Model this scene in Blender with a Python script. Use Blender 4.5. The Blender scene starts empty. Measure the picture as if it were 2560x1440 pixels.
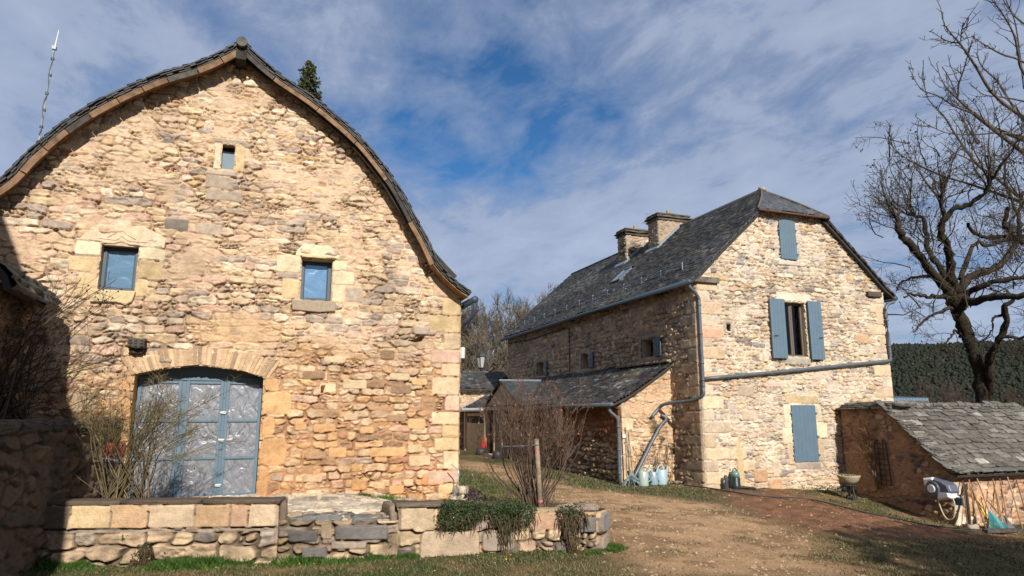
import bpy, math, random
import numpy as np
from mathutils import Vector

# ------------------------------------------------------------------ camera, sky, sun, exposure
S = bpy.context.scene
COL = S.collection
R = math.radians
PITCH, YAW, EYE = R(10.5), R(20.2), np.array([0.0, 0.0, 1.7])
SUN_EL, SUN_AZ = R(31), R(-1.5)          # azimuth measured from -Y towards +X
camd = bpy.data.cameras.new('camera'); cam = bpy.data.objects.new('camera', camd); COL.objects.link(cam)
camd.sensor_width = 36.0; camd.lens = 36.0 * 1700 / 2560; camd.clip_end = 3000; camd.clip_start = 0.05
cam.location = EYE; cam.rotation_euler = (R(90) + PITCH, 0, -YAW)
S.camera = cam
S.view_settings.view_transform = 'Standard'; S.view_settings.look = 'None'
S.view_settings.exposure = 0.27; S.view_settings.gamma = 1.0

W = bpy.data.worlds.new('World'); S.world = W; W.use_nodes = True
nt = W.node_tree; nt.nodes.clear()
def wn(t, **k):
    n = nt.nodes.new(t)
    for a, b in k.items(): setattr(n, a, b)
    return n
out = wn('ShaderNodeOutputWorld'); bg = wn('ShaderNodeBackground')
sky = wn('ShaderNodeTexSky', sky_type='NISHITA', sun_disc=False, sun_elevation=SUN_EL, sun_rotation=math.pi - SUN_AZ,
         altitude=600, air_density=1.0, dust_density=0.6, ozone_density=2.0)
tc = wn('ShaderNodeTexCoord')
sep = wn('ShaderNodeSeparateXYZ'); nt.links.new(tc.outputs['Generated'], sep.inputs[0])
def wm(op, a, b=None, clamp=False):
    n = wn('ShaderNodeMath', operation=op, use_clamp=clamp)
    for i, v in enumerate((a, b)):
        if v is None: continue
        if isinstance(v, (int, float)): n.inputs[i].default_value = v
        else: nt.links.new(v, n.inputs[i])
    return n.outputs[0]
den = wm('ADD', wm('MAXIMUM', sep.outputs[2], 0.0), 0.16)
cx, cy = wm('DIVIDE', sep.outputs[0], den), wm('DIVIDE', sep.outputs[1], den)
cmb = wn('ShaderNodeCombineXYZ'); nt.links.new(cx, cmb.inputs[0]); nt.links.new(cy, cmb.inputs[1])
def noise(scale, detail, rough, dist=0.0, rot=0.0, sc=(1, 1, 1), loc=(0, 0, 0)):
    mp = wn('ShaderNodeMapping'); nt.links.new(cmb.outputs[0], mp.inputs[0])
    mp.inputs['Rotation'].default_value = (0, 0, rot); mp.inputs['Scale'].default_value = sc; mp.inputs['Location'].default_value = loc
    n = wn('ShaderNodeTexNoise'); n.inputs['Scale'].default_value = scale; n.inputs['Detail'].default_value = detail
    n.inputs['Roughness'].default_value = rough; n.inputs['Distortion'].default_value = dist
    nt.links.new(mp.outputs[0], n.inputs['Vector']); return n.outputs['Fac']
n1 = noise(1.1, 9, 0.60, 0.25, R(28), (1.0, 1.0, 1), (3.1, 1.7, 0))      # large banks
n2 = noise(5.6, 9, 0.62, 0.35, R(50), (1.0, 0.62, 1), (0.3, 5.2, 0))      # mackerel texture
n3 = noise(0.5, 3, 0.5, 0.0, 0, (1, 1, 1), (7.3, 2.2, 0))
# clear blue window in the cloud deck: up and ahead
vx = wm('MULTIPLY', wm('SUBTRACT', cx, 0.60), 1.0); vy = wm('MULTIPLY', wm('SUBTRACT', cy, 1.40), 0.8)
rad = wm('SQRT', wm('ADD', wm('MULTIPLY', vx, vx), wm('MULTIPLY', vy, vy)))
hole = wm('SUBTRACT', 1.0, wm('DIVIDE', rad, 0.75), True)
val = wm('ADD', wm('ADD', wm('MULTIPLY', n1, 0.70), wm('MULTIPLY', n2, 0.55)), wm('MULTIPLY', n3, 0.25))
val = wm('SUBTRACT', val, wm('MULTIPLY', hole, 0.24))
cov = wm('MULTIPLY', wm('SUBTRACT', val, 0.47), 4.0, True)
shade = wm('MULTIPLY', wm('SUBTRACT', val, 0.64), 3.2, True)
ramp = wn('ShaderNodeMix', data_type='RGBA'); nt.links.new(shade, ramp.inputs['Factor'])
ramp.inputs['A'].default_value = (3.7, 4.45, 6.2, 1); ramp.inputs['B'].default_value = (5.5, 6.3, 8.0, 1)
tint = wn('ShaderNodeMix', data_type='RGBA', blend_type='MULTIPLY'); tint.inputs['Factor'].default_value = 1
nt.links.new(sky.outputs[0], tint.inputs['A']); tint.inputs['B'].default_value = (0.42, 0.84, 1.18, 1)
mix = wn('ShaderNodeMix', data_type='RGBA'); nt.links.new(wm('MULTIPLY', cov, 0.9), mix.inputs['Factor'])
nt.links.new(tint.outputs['Result'], mix.inputs['A']); nt.links.new(ramp.outputs['Result'], mix.inputs['B'])
nt.links.new(mix.outputs['Result'], bg.inputs['Color']); bg.inputs['Strength'].default_value = 0.074
nt.links.new(bg.outputs[0], out.inputs[0])

sl = bpy.data.lights.new('sun', 'SUN'); sl.energy = 5.0; sl.angle = R(0.55); sl.color = (1.0, 0.96, 0.895)
sun = bpy.data.objects.new('sun', sl); COL.objects.link(sun)
sdir = Vector((math.sin(SUN_AZ) * math.cos(SUN_EL), -math.cos(SUN_AZ) * math.cos(SUN_EL), math.sin(SUN_EL)))
sun.rotation_euler = sdir.to_track_quat('Z', 'Y').to_euler(); sun.location = sdir * 60

# ------------------------------------------------------------------ measuring: traced points are carried onto real planes
_fw = np.array([math.sin(YAW), math.cos(YAW), 0]); _rt = np.array([math.cos(YAW), -math.sin(YAW), 0]); _up = np.array([0, 0, 1.0])
_f3 = _fw * math.cos(PITCH) + _up * math.sin(PITCH); _u3 = _up * math.cos(PITCH) - _fw * math.sin(PITCH)
def ray(px, py): return _f3 + _rt * (px - 1280) / 1700. - _u3 * (py - 720) / 1700.
def onY(px, py, y): d = ray(px, py); return EYE + d * (y / d[1])
def onX(px, py, x): d = ray(px, py); return EYE + d * (x / d[0])
def onZ(px, py, z): d = ray(px, py); return EYE + d * ((z - 1.7) / d[2])
def onD(px, py, D): return EYE + ray(px, py) * D

# ------------------------------------------------------------------ noise
def _hash(ix, iy, s):
    with np.errstate(over='ignore'):
        n = (ix.astype(np.int64) * 374761393 + iy.astype(np.int64) * 668265263 + int(s) * 974634777) & 0xffffffff
        n = ((n ^ (n >> 13)) * 1274126177) & 0xffffffff
        n = ((n ^ (n >> 16)) * 2246822519) & 0xffffffff
        n = n ^ (n >> 15)
    return (n & 0xffffff) / float(0x1000000)
def vnoise(x, y, s=0):
    x = np.asarray(x, float); y = np.asarray(y, float)
    ix, iy = np.floor(x), np.floor(y); fx, fy = x - ix, y - iy
    fx = fx * fx * (3 - 2 * fx); fy = fy * fy * (3 - 2 * fy)
    ix = ix.astype(np.int64); iy = iy.astype(np.int64)
    a, b = _hash(ix, iy, s), _hash(ix + 1, iy, s); c, d = _hash(ix, iy + 1, s), _hash(ix + 1, iy + 1, s)
    return (a * (1 - fx) + b * fx) * (1 - fy) + (c * (1 - fx) + d * fx) * fy
def fbm(x, y, s=0, o=4):
    r = 0; a = 0.5
    for k in range(o): r = r + a * vnoise(x * 2 ** k, y * 2 ** k, s + 17 * k); a *= 0.5
    return r / (1 - 0.5 ** o)
def sst(a, b, x): t = np.clip((x - a) / (b - a), 0, 1); return t * t * (3 - 2 * t)
def lin(r, g, b):
    f = lambda c: (c / 255 / 12.92 if c < 10.3 else ((c / 255 + 0.055) / 1.055) ** 2.4)
    return np.array([f(r), f(g), f(b)])
def alb(r, g, b): return lin(r, g, b) / 1.38           # sunlit picture colour -> surface albedo

# ------------------------------------------------------------------ objects
def tag(o, label=None, cat=None, group=None, kind=None):
    for k, v in (('label', label), ('category', cat), ('group', group), ('kind', kind)):
        if v: o[k] = v
    return o
def thing(name, label, cat, loc, group=None, rz=0):
    o = bpy.data.objects.new(name, None); COL.objects.link(o); o.location = loc; o.rotation_euler = (0, 0, rz)
    o.empty_display_size = 0.2
    return tag(o, label, cat, group)
def link(name, me, m, parent=None, local=False, label=None):
    me.name = name
    o = bpy.data.objects.new(name, me); COL.objects.link(o)
    if m is not None:
        for q in (m if isinstance(m, (list, tuple)) else [m]): me.materials.append(q)
    if parent is not None:
        o.parent = parent
        if not local and parent.parent is None and parent.type == 'EMPTY': o.location = -Vector(parent.location)
    if label: o['label'] = label
    return o
def np_mesh(V, F, colv=None, smooth=True, mi=None):
    """V (n,3), F (m,3|4) or list of such arrays"""
    Fs = F if isinstance(F, list) else [F]
    Fs = [np.asarray(f, np.int32) for f in Fs if len(f)]
    me = bpy.data.meshes.new('m'); V = np.asarray(V, np.float32)
    me.vertices.add(len(V)); me.vertices.foreach_set('co', V.ravel())
    idx = np.concatenate([f.ravel() for f in Fs]); tot = np.concatenate([np.full(len(f), f.shape[1], np.int32) for f in Fs])
    me.loops.add(len(idx)); me.loops.foreach_set('vertex_index', idx)
    me.polygons.add(len(tot)); st = np.zeros(len(tot), np.int32); st[1:] = np.cumsum(tot)[:-1]
    me.polygons.foreach_set('loop_start', st)
    me.polygons.foreach_set('use_smooth', np.full(len(tot), smooth, bool))
    if mi is not None: me.polygons.foreach_set('material_index', np.asarray(mi, np.int32))
    if colv is not None:
        a = me.attributes.new('Col', 'FLOAT_COLOR', 'POINT')
        c = np.ones((len(V), 4), np.float32); c[:, :3] = colv; a.data.foreach_set('color', c.ravel())
    me.update(calc_edges=True); me.validate(); return me
class MB:
    """collects shapes for one mesh"""
    def __init__(s): s.v = []; s.f = []; s.c = []; s.n = 0
    def add(s, V, F, c=None):
        V = np.asarray(V, float).reshape(-1, 3)
        for f in F: s.f.append([i + s.n for i in f])
        s.v.append(V); s.n += len(V)
        cc = np.ones((len(V), 3)) * (np.asarray(c) if c is not None else np.array([.5, .5, .5]))
        s.c.append(cc); return s
    def hexa(s, P, c=None):   # 8 points: bottom 4 ccw, top 4 ccw
        return s.add(P, [(3, 2, 1, 0), (4, 5, 6, 7), (0, 1, 5, 4), (1, 2, 6, 5), (2, 3, 7, 6), (3, 0, 4, 7)], c)
    def box(s, lo, hi, c=None):
        (x0, y0, z0), (x1, y1, z1) = lo, hi
        return s.hexa([(x0, y0, z0), (x1, y0, z0), (x1, y1, z0), (x0, y1, z0), (x0, y0, z1), (x1, y0, z1), (x1, y1, z1), (x0, y1, z1)], c)
    def rough(s, lo, hi, amp=.01, c=None, seed=0, n=4, rnd=.25):
        """stone block: subdivided, rounded and knocked about"""
        lo, hi = np.array(lo, float), np.array(hi, float); ce, ha = (lo + hi) / 2, (hi - lo) / 2
        V = []; F = []; idx = {}
        def vid(p):
            k = tuple(np.round(p, 5))
            if k not in idx: idx[k] = len(V); V.append(p)
            return idx[k]
        for ax in range(3):
            for sg in (-1, 1):
                for i in range(n):
                    for j in range(n):
                        q = []
                        for (a, b) in ((i, j), (i + 1, j), (i + 1, j + 1), (i, j + 1)):
                            p = np.zeros(3); p[ax] = sg; p[(ax + 1) % 3] = 2 * a / n - 1; p[(ax + 2) % 3] = 2 * b / n - 1; q.append(vid(p))
                        F.append(q if sg > 0 else q[::-1])
        V = np.array(V); r = np.random.RandomState(seed)
        rr = np.linalg.norm(V, axis=1, keepdims=True); sh = V * (1 - rnd * np.clip((rr - 1) / .73, 0, 1) * .35)
        P = ce + sh * ha + r.uniform(-amp, amp, V.shape)
        return s.add(P, F, c)
    def tube(s, pts, rad, n=8, c=None, cap=True):
        P = np.asarray(pts, float); m = len(P); rad = np.ones(m) * rad if np.isscalar(rad) else np.asarray(rad, float)
        T = np.gradient(P, axis=0) if m > 2 else np.repeat((P[1:] - P[:1]), 2, 0)
        T = T / (np.linalg.norm(T, axis=1, keepdims=True) + 1e-9)
        a = np.array([0, 0, 1.]) if abs(T[0][2]) < .9 else np.array([1., 0, 0])
        u = np.cross(T, a); u /= np.linalg.norm(u, axis=1, keepdims=True) + 1e-9; w = np.cross(T, u)
        an = np.arange(n) * 2 * math.pi / n
        V = P[:, None, :] + rad[:, None, None] * (np.cos(an)[None, :, None] * u[:, None, :] + np.sin(an)[None, :, None] * w[:, None, :])
        F = [(i * n + j, i * n + (j + 1) % n, (i + 1) * n + (j + 1) % n, (i + 1) * n + j) for i in range(m - 1) for j in range(n)]
        if cap: F += [tuple(range(n))[::-1], tuple((m - 1) * n + j for j in range(n))]
        F = [f[::-1] for f in F]
        return s.add(V.reshape(-1, 3), F, c)
    def lathe(s, prof, ctr, n=16, c=None):
        ctr = np.asarray(ctr, float); V = []; m = len(prof)
        for (r, z) in prof:
            for j in range(n): V.append(ctr + (r * math.cos(2 * math.pi * j / n), r * math.sin(2 * math.pi * j / n), z))
        F = [(i * n + j, i * n + (j + 1) % n, (i + 1) * n + (j + 1) % n, (i + 1) * n + j) for i in range(m - 1) for j in range(n)]
        F += [tuple(range(n))[::-1], tuple((m - 1) * n + j for j in range(n))]
        return s.add(V, F, c)
    def mesh(s, smooth=False):
        me = bpy.data.meshes.new('m'); V = np.concatenate(s.v)
        me.from_pydata(V.tolist(), [], s.f)
        if smooth: me.polygons.foreach_set('use_smooth', np.ones(len(me.polygons), bool))
        a = me.attributes.new('Col', 'FLOAT_COLOR', 'POINT'); C = np.ones((len(V), 4), np.float32); C[:, :3] = np.concatenate(s.c)
        a.data.foreach_set('color', C.ravel()); me.update(); return me
    def build(s, name, m, parent=None, smooth=False, local=False, bevel=0, label=None):
        o = link(name, s.mesh(smooth), m, parent, local, label)
        if bevel:
            b = o.modifiers.new('bevel', 'BEVEL'); b.width = bevel; b.segments = 2; b.limit_method = 'ANGLE'
        return o
def dup(root, loc, label=None, rz=None):
    r = root.copy(); COL.objects.link(r); r.location = loc
    if rz is not None: r.rotation_euler = (0, 0, rz)
    if label: r['label'] = label
    for ch in root.children:
        c = ch.copy(); COL.objects.link(c); c.parent = r
    return r

# ------------------------------------------------------------------ materials
def mat(name, base=(.5, .5, .5), rough=.8, metal=0., attr=False, nsc=8., namt=.25, bump=0., bsc=40., bdist=.01, spec=.5, stretch=None, ior=None, detail=5, trans=0.0):
    m = bpy.data.materials.new(name); m.use_nodes = True; t = m.node_tree; N = t.nodes; L = t.links
    p = N['Principled BSDF']; p.inputs['Roughness'].default_value = rough; p.inputs['Metallic'].default_value = metal
    p.inputs['Specular IOR Level'].default_value = spec
    if ior: p.inputs['IOR'].default_value = ior
    co = N.new('ShaderNodeTexCoord'); src = co.outputs['Object']
    if stretch:
        mp = N.new('ShaderNodeMapping'); mp.inputs['Scale'].default_value = stretch; L.new(src, mp.inputs[0]); src = mp.outputs[0]
    n = N.new('ShaderNodeTexNoise'); n.inputs['Scale'].default_value = nsc; n.inputs['Detail'].default_value = detail; n.inputs['Roughness'].default_value = .65
    L.new(src, n.inputs['Vector'])
    mr = N.new('ShaderNodeMapRange'); mr.inputs[1].default_value = .25; mr.inputs[2].default_value = .75
    mr.inputs[3].default_value = 1 - namt; mr.inputs[4].default_value = 1 + namt; L.new(n.outputs['Fac'], mr.inputs[0])
    mx = N.new('ShaderNodeMix'); mx.data_type = 'RGBA'; mx.blend_type = 'MULTIPLY'; mx.inputs['Factor'].default_value = 1
    if attr:
        at = N.new('ShaderNodeAttribute'); at.attribute_name = 'Col'; L.new(at.outputs['Color'], mx.inputs['A'])
    else: mx.inputs['A'].default_value = (*base, 1)
    L.new(mr.outputs[0], mx.inputs['B']); L.new(mx.outputs['Result'], p.inputs['Base Color'])
    if bump:
        b = N.new('ShaderNodeTexNoise'); b.inputs['Scale'].default_value = bsc; b.inputs['Detail'].default_value = 6; b.inputs['Roughness'].default_value = .7
        L.new(src, b.inputs['Vector'])
        bp = N.new('ShaderNodeBump'); bp.inputs['Strength'].default_value = bump; bp.inputs['Distance'].default_value = bdist
        L.new(b.outputs['Fac'], bp.inputs['Height']); L.new(bp.outputs[0], p.inputs['Normal'])
    if trans:
        p.inputs['Transmission Weight'].default_value = trans
    return m
M = dict(
    stone=mat('stone', attr=True, rough=.92, nsc=14, namt=.24, bump=.8, bsc=38, bdist=.02, spec=.15),
    slate=mat('slate', attr=True, rough=.62, nsc=9, namt=.3, bump=.5, bsc=30, bdist=.01, spec=.35),
    slab=mat('slab', attr=True, rough=.9, nsc=7, namt=.5, bump=.8, bsc=26, bdist=.012, spec=.15),
    ground=mat('ground', attr=True, rough=.95, nsc=26, namt=.42, bump=.9, bsc=55, bdist=.025, spec=.1, detail=8),
    wood_grey=mat('wood_grey', (.17, .15, .13), .85, nsc=5, namt=.45, bump=.6, bsc=18, bdist=.01, stretch=(2, 2, 9), spec=.2),
    wood_attr=mat('wood_attr', attr=True, rough=.85, nsc=7, namt=.6, bump=.5, bsc=20, bdist=.01, spec=.2),
    paint=mat('paint', (.098, .150, .192), .55, nsc=5, namt=.10, bump=.1, bsc=60, bdist=.003),
    paint_dark=mat('paint_dark', (.045, .065, .085), .5, nsc=5, namt=.12),
    zinc=mat('zinc', (.105, .12, .135), .5, metal=.25, nsc=7, namt=.25),
    zinc_light=mat('zinc_light', (.26, .29, .32), .45, metal=.4, nsc=7, namt=.2),
    steel=mat('steel', (.5, .52, .54), .35, metal=.9, nsc=9, namt=.15),
    iron=mat('iron', (.025, .025, .027), .6, nsc=12, namt=.3),
    brown_frame=mat('brown_frame', (.13, .10, .075), .5, nsc=8, namt=.15),
    timber=mat('timber', (.50, .37, .25), .75, nsc=4, namt=.25, bump=.3, bsc=20, stretch=(1, 1, 1), spec=.2),
    bark=mat('bark', attr=True, rough=.95, nsc=9, namt=.5, bump=1.0, bsc=14, bdist=.05, spec=.1, stretch=(1, 1, .35)),
    leaf=mat('leaf', attr=True, rough=.8, nsc=20, namt=.2, spec=.2),
    twig=mat('twig', attr=True, rough=.9, nsc=10, namt=.3, spec=.1),
    plain=mat('plain', attr=True, rough=.55, nsc=15, namt=.12),
    gloss=mat('gloss', attr=True, rough=.3, nsc=15, namt=.06),
    dark=mat('dark', (.012, .011, .01), .9, namt=.1),
)
def film_mat(name, base, metal, rough, sc, strength, dist, stretch=(1, 1, 1), ridge=False):
    """creased plastic film stretched behind the glass"""
    m = bpy.data.materials.new(name); m.use_nodes = True; N, L = m.node_tree.nodes, m.node_tree.links
    p = N['Principled BSDF']; p.inputs['Metallic'].default_value = metal; p.inputs['Roughness'].default_value = rough
    co = N.new('ShaderNodeTexCoord'); mp = N.new('ShaderNodeMapping'); mp.inputs['Scale'].default_value = stretch; L.new(co.outputs['Object'], mp.inputs[0])
    n = N.new('ShaderNodeTexNoise'); n.inputs['Scale'].default_value = sc; n.inputs['Detail'].default_value = 3; n.inputs['Distortion'].default_value = 1.4; n.inputs['Roughness'].default_value = .45
    if ridge: n.noise_type = 'RIDGED_MULTIFRACTAL'
    L.new(mp.outputs[0], n.inputs['Vector'])
    bp = N.new('ShaderNodeBump'); bp.inputs['Strength'].default_value = strength; bp.inputs['Distance'].default_value = dist
    L.new(n.outputs['Fac'], bp.inputs['Height']); L.new(bp.outputs[0], p.inputs['Normal'])
    p.inputs['Base Color'].default_value = (*base, 1)
    p.inputs['Coat Weight'].default_value = 0.25; p.inputs['Coat Roughness'].default_value = .05
    return m
M['film_sky_tint'] = film_mat('film_sky_tint', (.17, .30, .45), .45, .18, 3.0, .22, .05)  # blue base colour stands in for sky mirrored in the panes
M['film_grey'] = film_mat('film_grey', (.23, .235, .255), .40, .38, 6.5, .55, .04, (1, 1, .6))
def glass_mat():
    m = bpy.data.materials.new('window_glass'); m.use_nodes = True; N, L = m.node_tree.nodes, m.node_tree.links
    N.remove(N['Principled BSDF']); o = N['Material Output']
    t = N.new('ShaderNodeBsdfTransparent'); t.inputs[0].default_value = (.8, .82, .84, 1); g = N.new('ShaderNodeBsdfGlossy'); g.inputs['Roughness'].default_value = .02
    f = N.new('ShaderNodeFresnel'); f.inputs[0].default_value = 1.5; x = N.new('ShaderNodeMixShader')
    L.new(f.outputs[0], x.inputs[0]); L.new(t.outputs[0], x.inputs[1]); L.new(g.outputs[0], x.inputs[2]); L.new(x.outputs[0], o.inputs[0]); return m
M['glass'] = glass_mat()
# ------------------------------------------------------------------ masonry: real relief, stone by stone
def voro(uu, vv, seed, jit, jv, p, merge):
    """irregular courses of blocks. returns distance to the joint (cell units), three random numbers per stone"""
    j0 = np.floor(vv).astype(np.int64)
    def cells():
        for dj in (-1, 0, 1):
            row = j0 + dj; off = _hash(row, row * 0 + 3, seed)
            sc = .75 + .7 * _hash(row, row * 0 + 9, seed)            # every course has its own stone length
            i0 = np.floor(uu * sc - off).astype(np.int64)
            for di in (-1, 0, 1):
                i = i0 + di
                cx = (i + off + .5 + jit * (_hash(i, row, seed + 1) - .5)) / sc; cy = row + .5 + jv * (_hash(i, row, seed + 2) - .5)
                w = .82 + .36 * _hash(i, row, seed + 3)
                d = (np.abs((uu - cx) * sc) ** p + np.abs(vv - cy) ** p) ** (1. / p) * w
                k = i - (_hash(i, row, seed + 4) < merge)
                yield d, k, row, cx, cy
    X1 = np.zeros(uu.shape); Y1 = X1.copy(); F1 = np.full(uu.shape, 9.); k1 = np.zeros(uu.shape, np.int64); r1 = k1.copy()
    for d, k, row, cx, cy in cells():
        b = d < F1; X1 = np.where(b, cx, X1); Y1 = np.where(b, cy, Y1); F1 = np.where(b, d, F1); k1 = np.where(b, k, k1); r1 = np.where(b, row, r1)
    F2 = np.full(uu.shape, 9.)
    for d, k, row, cx, cy in cells():
        o = (k != k1) | (row != r1); F2 = np.where(o & (d < F2), d, F2)
    return (F2 - F1) * .5, _hash(k1, r1, seed + 11), _hash(k1, r1, seed + 12), _hash(k1, r1, seed + 13), uu - X1, vv - Y1
def pick(pal, r):
    cum = np.cumsum([w for w, _ in pal]); cum = cum / cum[-1]; C = np.array([c for _, c in pal])
    return C[np.clip(np.searchsorted(cum, r), 0, len(C) - 1)]
def masonry(u, v, seed, su=.24, sv=.12, pal=(), mort=(.4, .3, .2), joint=.012, depth=.03, var=.02, jit=.8, jv=.5, p=3.5, merge=.2,
            warp=.035, smear=.0, bevel=.03, blocks=(), dirt=.15, crack=.014, dry=False, desat=.24, small=.24, facet=1.0):
    bevel = bevel * .24; joint = joint * .5
    wu = warp * 2 * (fbm(u * 3.1, v * 3.1, seed + 5, 3) - .5); wv = warp * 1.6 * (fbm(u * 2.6, v * 3.7, seed + 6, 3) - .5)
    wv = wv + .5 * sv * (vnoise(u * .35, v * 1.3, seed + 7) - .5)
    e, a, b, c, lx, ly = voro((u + wu) / su, (v + wv) / sv, seed, jit, jv, p, merge)
    e = e * min(su, sv)
    e2, a2, b2, c2, lx2, ly2 = voro((u + wu * 1.6) / (su * .52), (v + wv * 1.6) / (sv * .55), seed + 400, .95, .7, 2.6, .2)   # some stones are made up of small pinnings
    sm = (_hash((a * 1e6).astype(np.int64), (c * 1e6).astype(np.int64), seed + 2) < small) & (e > .002)
    e = np.where(sm, np.minimum(e, e2 * min(su, sv) * .55), e); a = np.where(sm, a2, a); b = np.where(sm, b2, b); c = np.where(sm, c2, c); lx = np.where(sm, lx2 * .5, lx); ly = np.where(sm, ly2 * .5, ly)
    jn = fbm(u * 9, v * 9, seed + 8, 2)
    prof = sst(0, bevel, e - joint * (.4 + 1.2 * jn))
    fine = fbm(u * 15, v * 24, seed + 20, 4)
    h = prof * depth + prof * (b - .5) * var + facet * prof * ((a - .5) * .10 * lx * su * 3 + (c - .5) * .34 * ly * sv * 3) + (fine - .5) * .034 * (.35 + prof)
    col = pick(pal, a) * (.78 + .4 * c)[:, None]
    col = col * (1 + .85 * (fbm(u * 8, v * 12, seed + 21, 5) - .5))[:, None]
    m = np.asarray(mort)[None, :] * (.85 + .3 * vnoise(u * 3, v * 3, seed + 22))[:, None]
    t = prof
    if np.ndim(smear) or smear > 0:
        mn = fbm(u * 2.3, v * 2.9, seed + 23, 4)
        th = .5 + (.5 - np.clip(smear, 0, 1)) * .5; k = sst(th - .09, th + .09, mn)
        mh = depth * .5 + .012 * (fbm(u * 13, v * 13, seed + 24, 3) - .5)
        k2 = k * (1 - .55 * prof * (b > .45))
        h = h * (1 - k2) + np.maximum(h * .6, mh) * k2; t = t * (1 - k2 * .85)
    col = m * (1 - t)[:, None] + col * t[:, None]
    blk_m = np.zeros(len(u), bool)
    for q in blocks:
        u0, u1, v0, v1, bc = q[:5]; dep = q[5] if len(q) > 5 else .012; rr = q[6] if len(q) > 6 else .02
        s0 = seed + int(abs(u0 * 91 + v0 * 57) * 10)
        near = (u > u0 - .1) & (u < u1 + .1) & (v > v0 - .1) & (v < v1 + .1)
        if not near.any(): continue
        I = np.where(near)[0]; x, y = u[I], v[I]
        wq_ = .035 if rr >= .018 else .010; x2 = x + wq_ * (fbm(x * 5, y * 5, s0, 3) - .5); y2 = y + wq_ * (fbm(x * 5, y * 5, s0 + 1, 3) - .5)
        qx = np.abs(x2 - (u0 + u1) / 2) - (u1 - u0) / 2 + rr; qy = np.abs(y2 - (v0 + v1) / 2) - (v1 - v0) / 2 + rr
        d = rr - (np.hypot(np.maximum(qx, 0), np.maximum(qy, 0)) + np.minimum(np.maximum(qx, qy), 0))
        ins = sst(-.004, .012, d); pr = sst(0, .016 if rr >= .018 else .007, d)
        hh = depth * .55 + pr * dep + (fbm(x * 10, y * 10, s0 + 2, 4) - .5) * .014
        cc = np.asarray(bc)[None, :] * (.88 + .24 * ((s0 * 7919) % 100) / 100.) * (1 + .5 * (fbm(x * 5, y * 6, s0 + 3, 5) - .5))[:, None]
        cc = cc * pr[:, None] + m[I] * (1 - pr)[:, None] * .8
        h[I] = h[I] * (1 - ins) + hh * ins; col[I] = col[I] * (1 - ins)[:, None] + cc * ins[:, None]
        blk_m[I] |= ins > .3
    crack = max(crack, 1e-4); cr = sst(.55 * crack, .12 * crack, e) * sst(.44, .56, fbm(u * 2.7, v * 3.3, seed + 26, 3) + .18 * prof * 0 + (.12 if dry else 0)); cr[:] = np.where(blk_m, 0, cr)
    h = h - .034 * cr; col = col * (1 - .30 * cr)[:, None]
    lum = (col @ np.array([.3, .55, .15]))[:, None]; col = col * (1 - desat) + lum * np.array([1.14, 1.0, .80]) * desat
    col = col * np.array([1.02, .985, 1.0])
    if dirt:
        g = sst(.52, .72, fbm(u * .9, v * 1.3, seed + 30, 5)); col = col * (1 - dirt * g)[:, None]
    return h, np.clip(col, .01, .95)
def sheet(O, U, V, N, L, H, res, field, keep=None, edge=.05, shape=None):
    """relief-carrying wall sheet in plane (O,U,V), bulging along N"""
    O, U, V, N = [np.asarray(q, float) for q in (O, U, V, N)]
    nu, nv = max(2, int(round(L / res)) + 1), max(2, int(round(H / res)) + 1)
    u, v = np.meshgrid(np.linspace(0, L, nu), np.linspace(0, H, nv), indexing='ij'); u, v = u.ravel(), v.ravel()
    h, c = field(u, v)
    if edge: h = h * sst(0, edge, np.minimum(u, L - u))
    P = O + u[:, None] * U + v[:, None] * V + h[:, None] * N
    i = np.arange(nu * nv).reshape(nu, nv)
    F = np.stack([i[:-1, :-1], i[1:, :-1], i[1:, 1:], i[:-1, 1:]], -1).reshape(-1, 4)
    if keep is not None:
        k = keep(u[F].mean(1), v[F].mean(1)); F = F[k]
        used = np.zeros(len(P), bool); used[F.ravel()] = True; mp = np.cumsum(used) - 1
        P, c, F = P[used], c[used], mp[F]
    if np.dot(np.cross(U, V), N) < 0: F = F[:, ::-1]
    return P, F, c
def poly_in(poly):
    poly = np.asarray(poly, float)
    def f(u, v):
        r = np.zeros(u.shape, bool); x0, y0 = poly[-1]
        for x1, y1 in poly:
            k = ((y1 > v) != (y0 > v)); xx = (x0 - x1) * (v - y1) / (y0 - y1 + 1e-12) + x1
            r ^= k & (u < xx); x0, y0 = x1, y1
        return r
    return f
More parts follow.
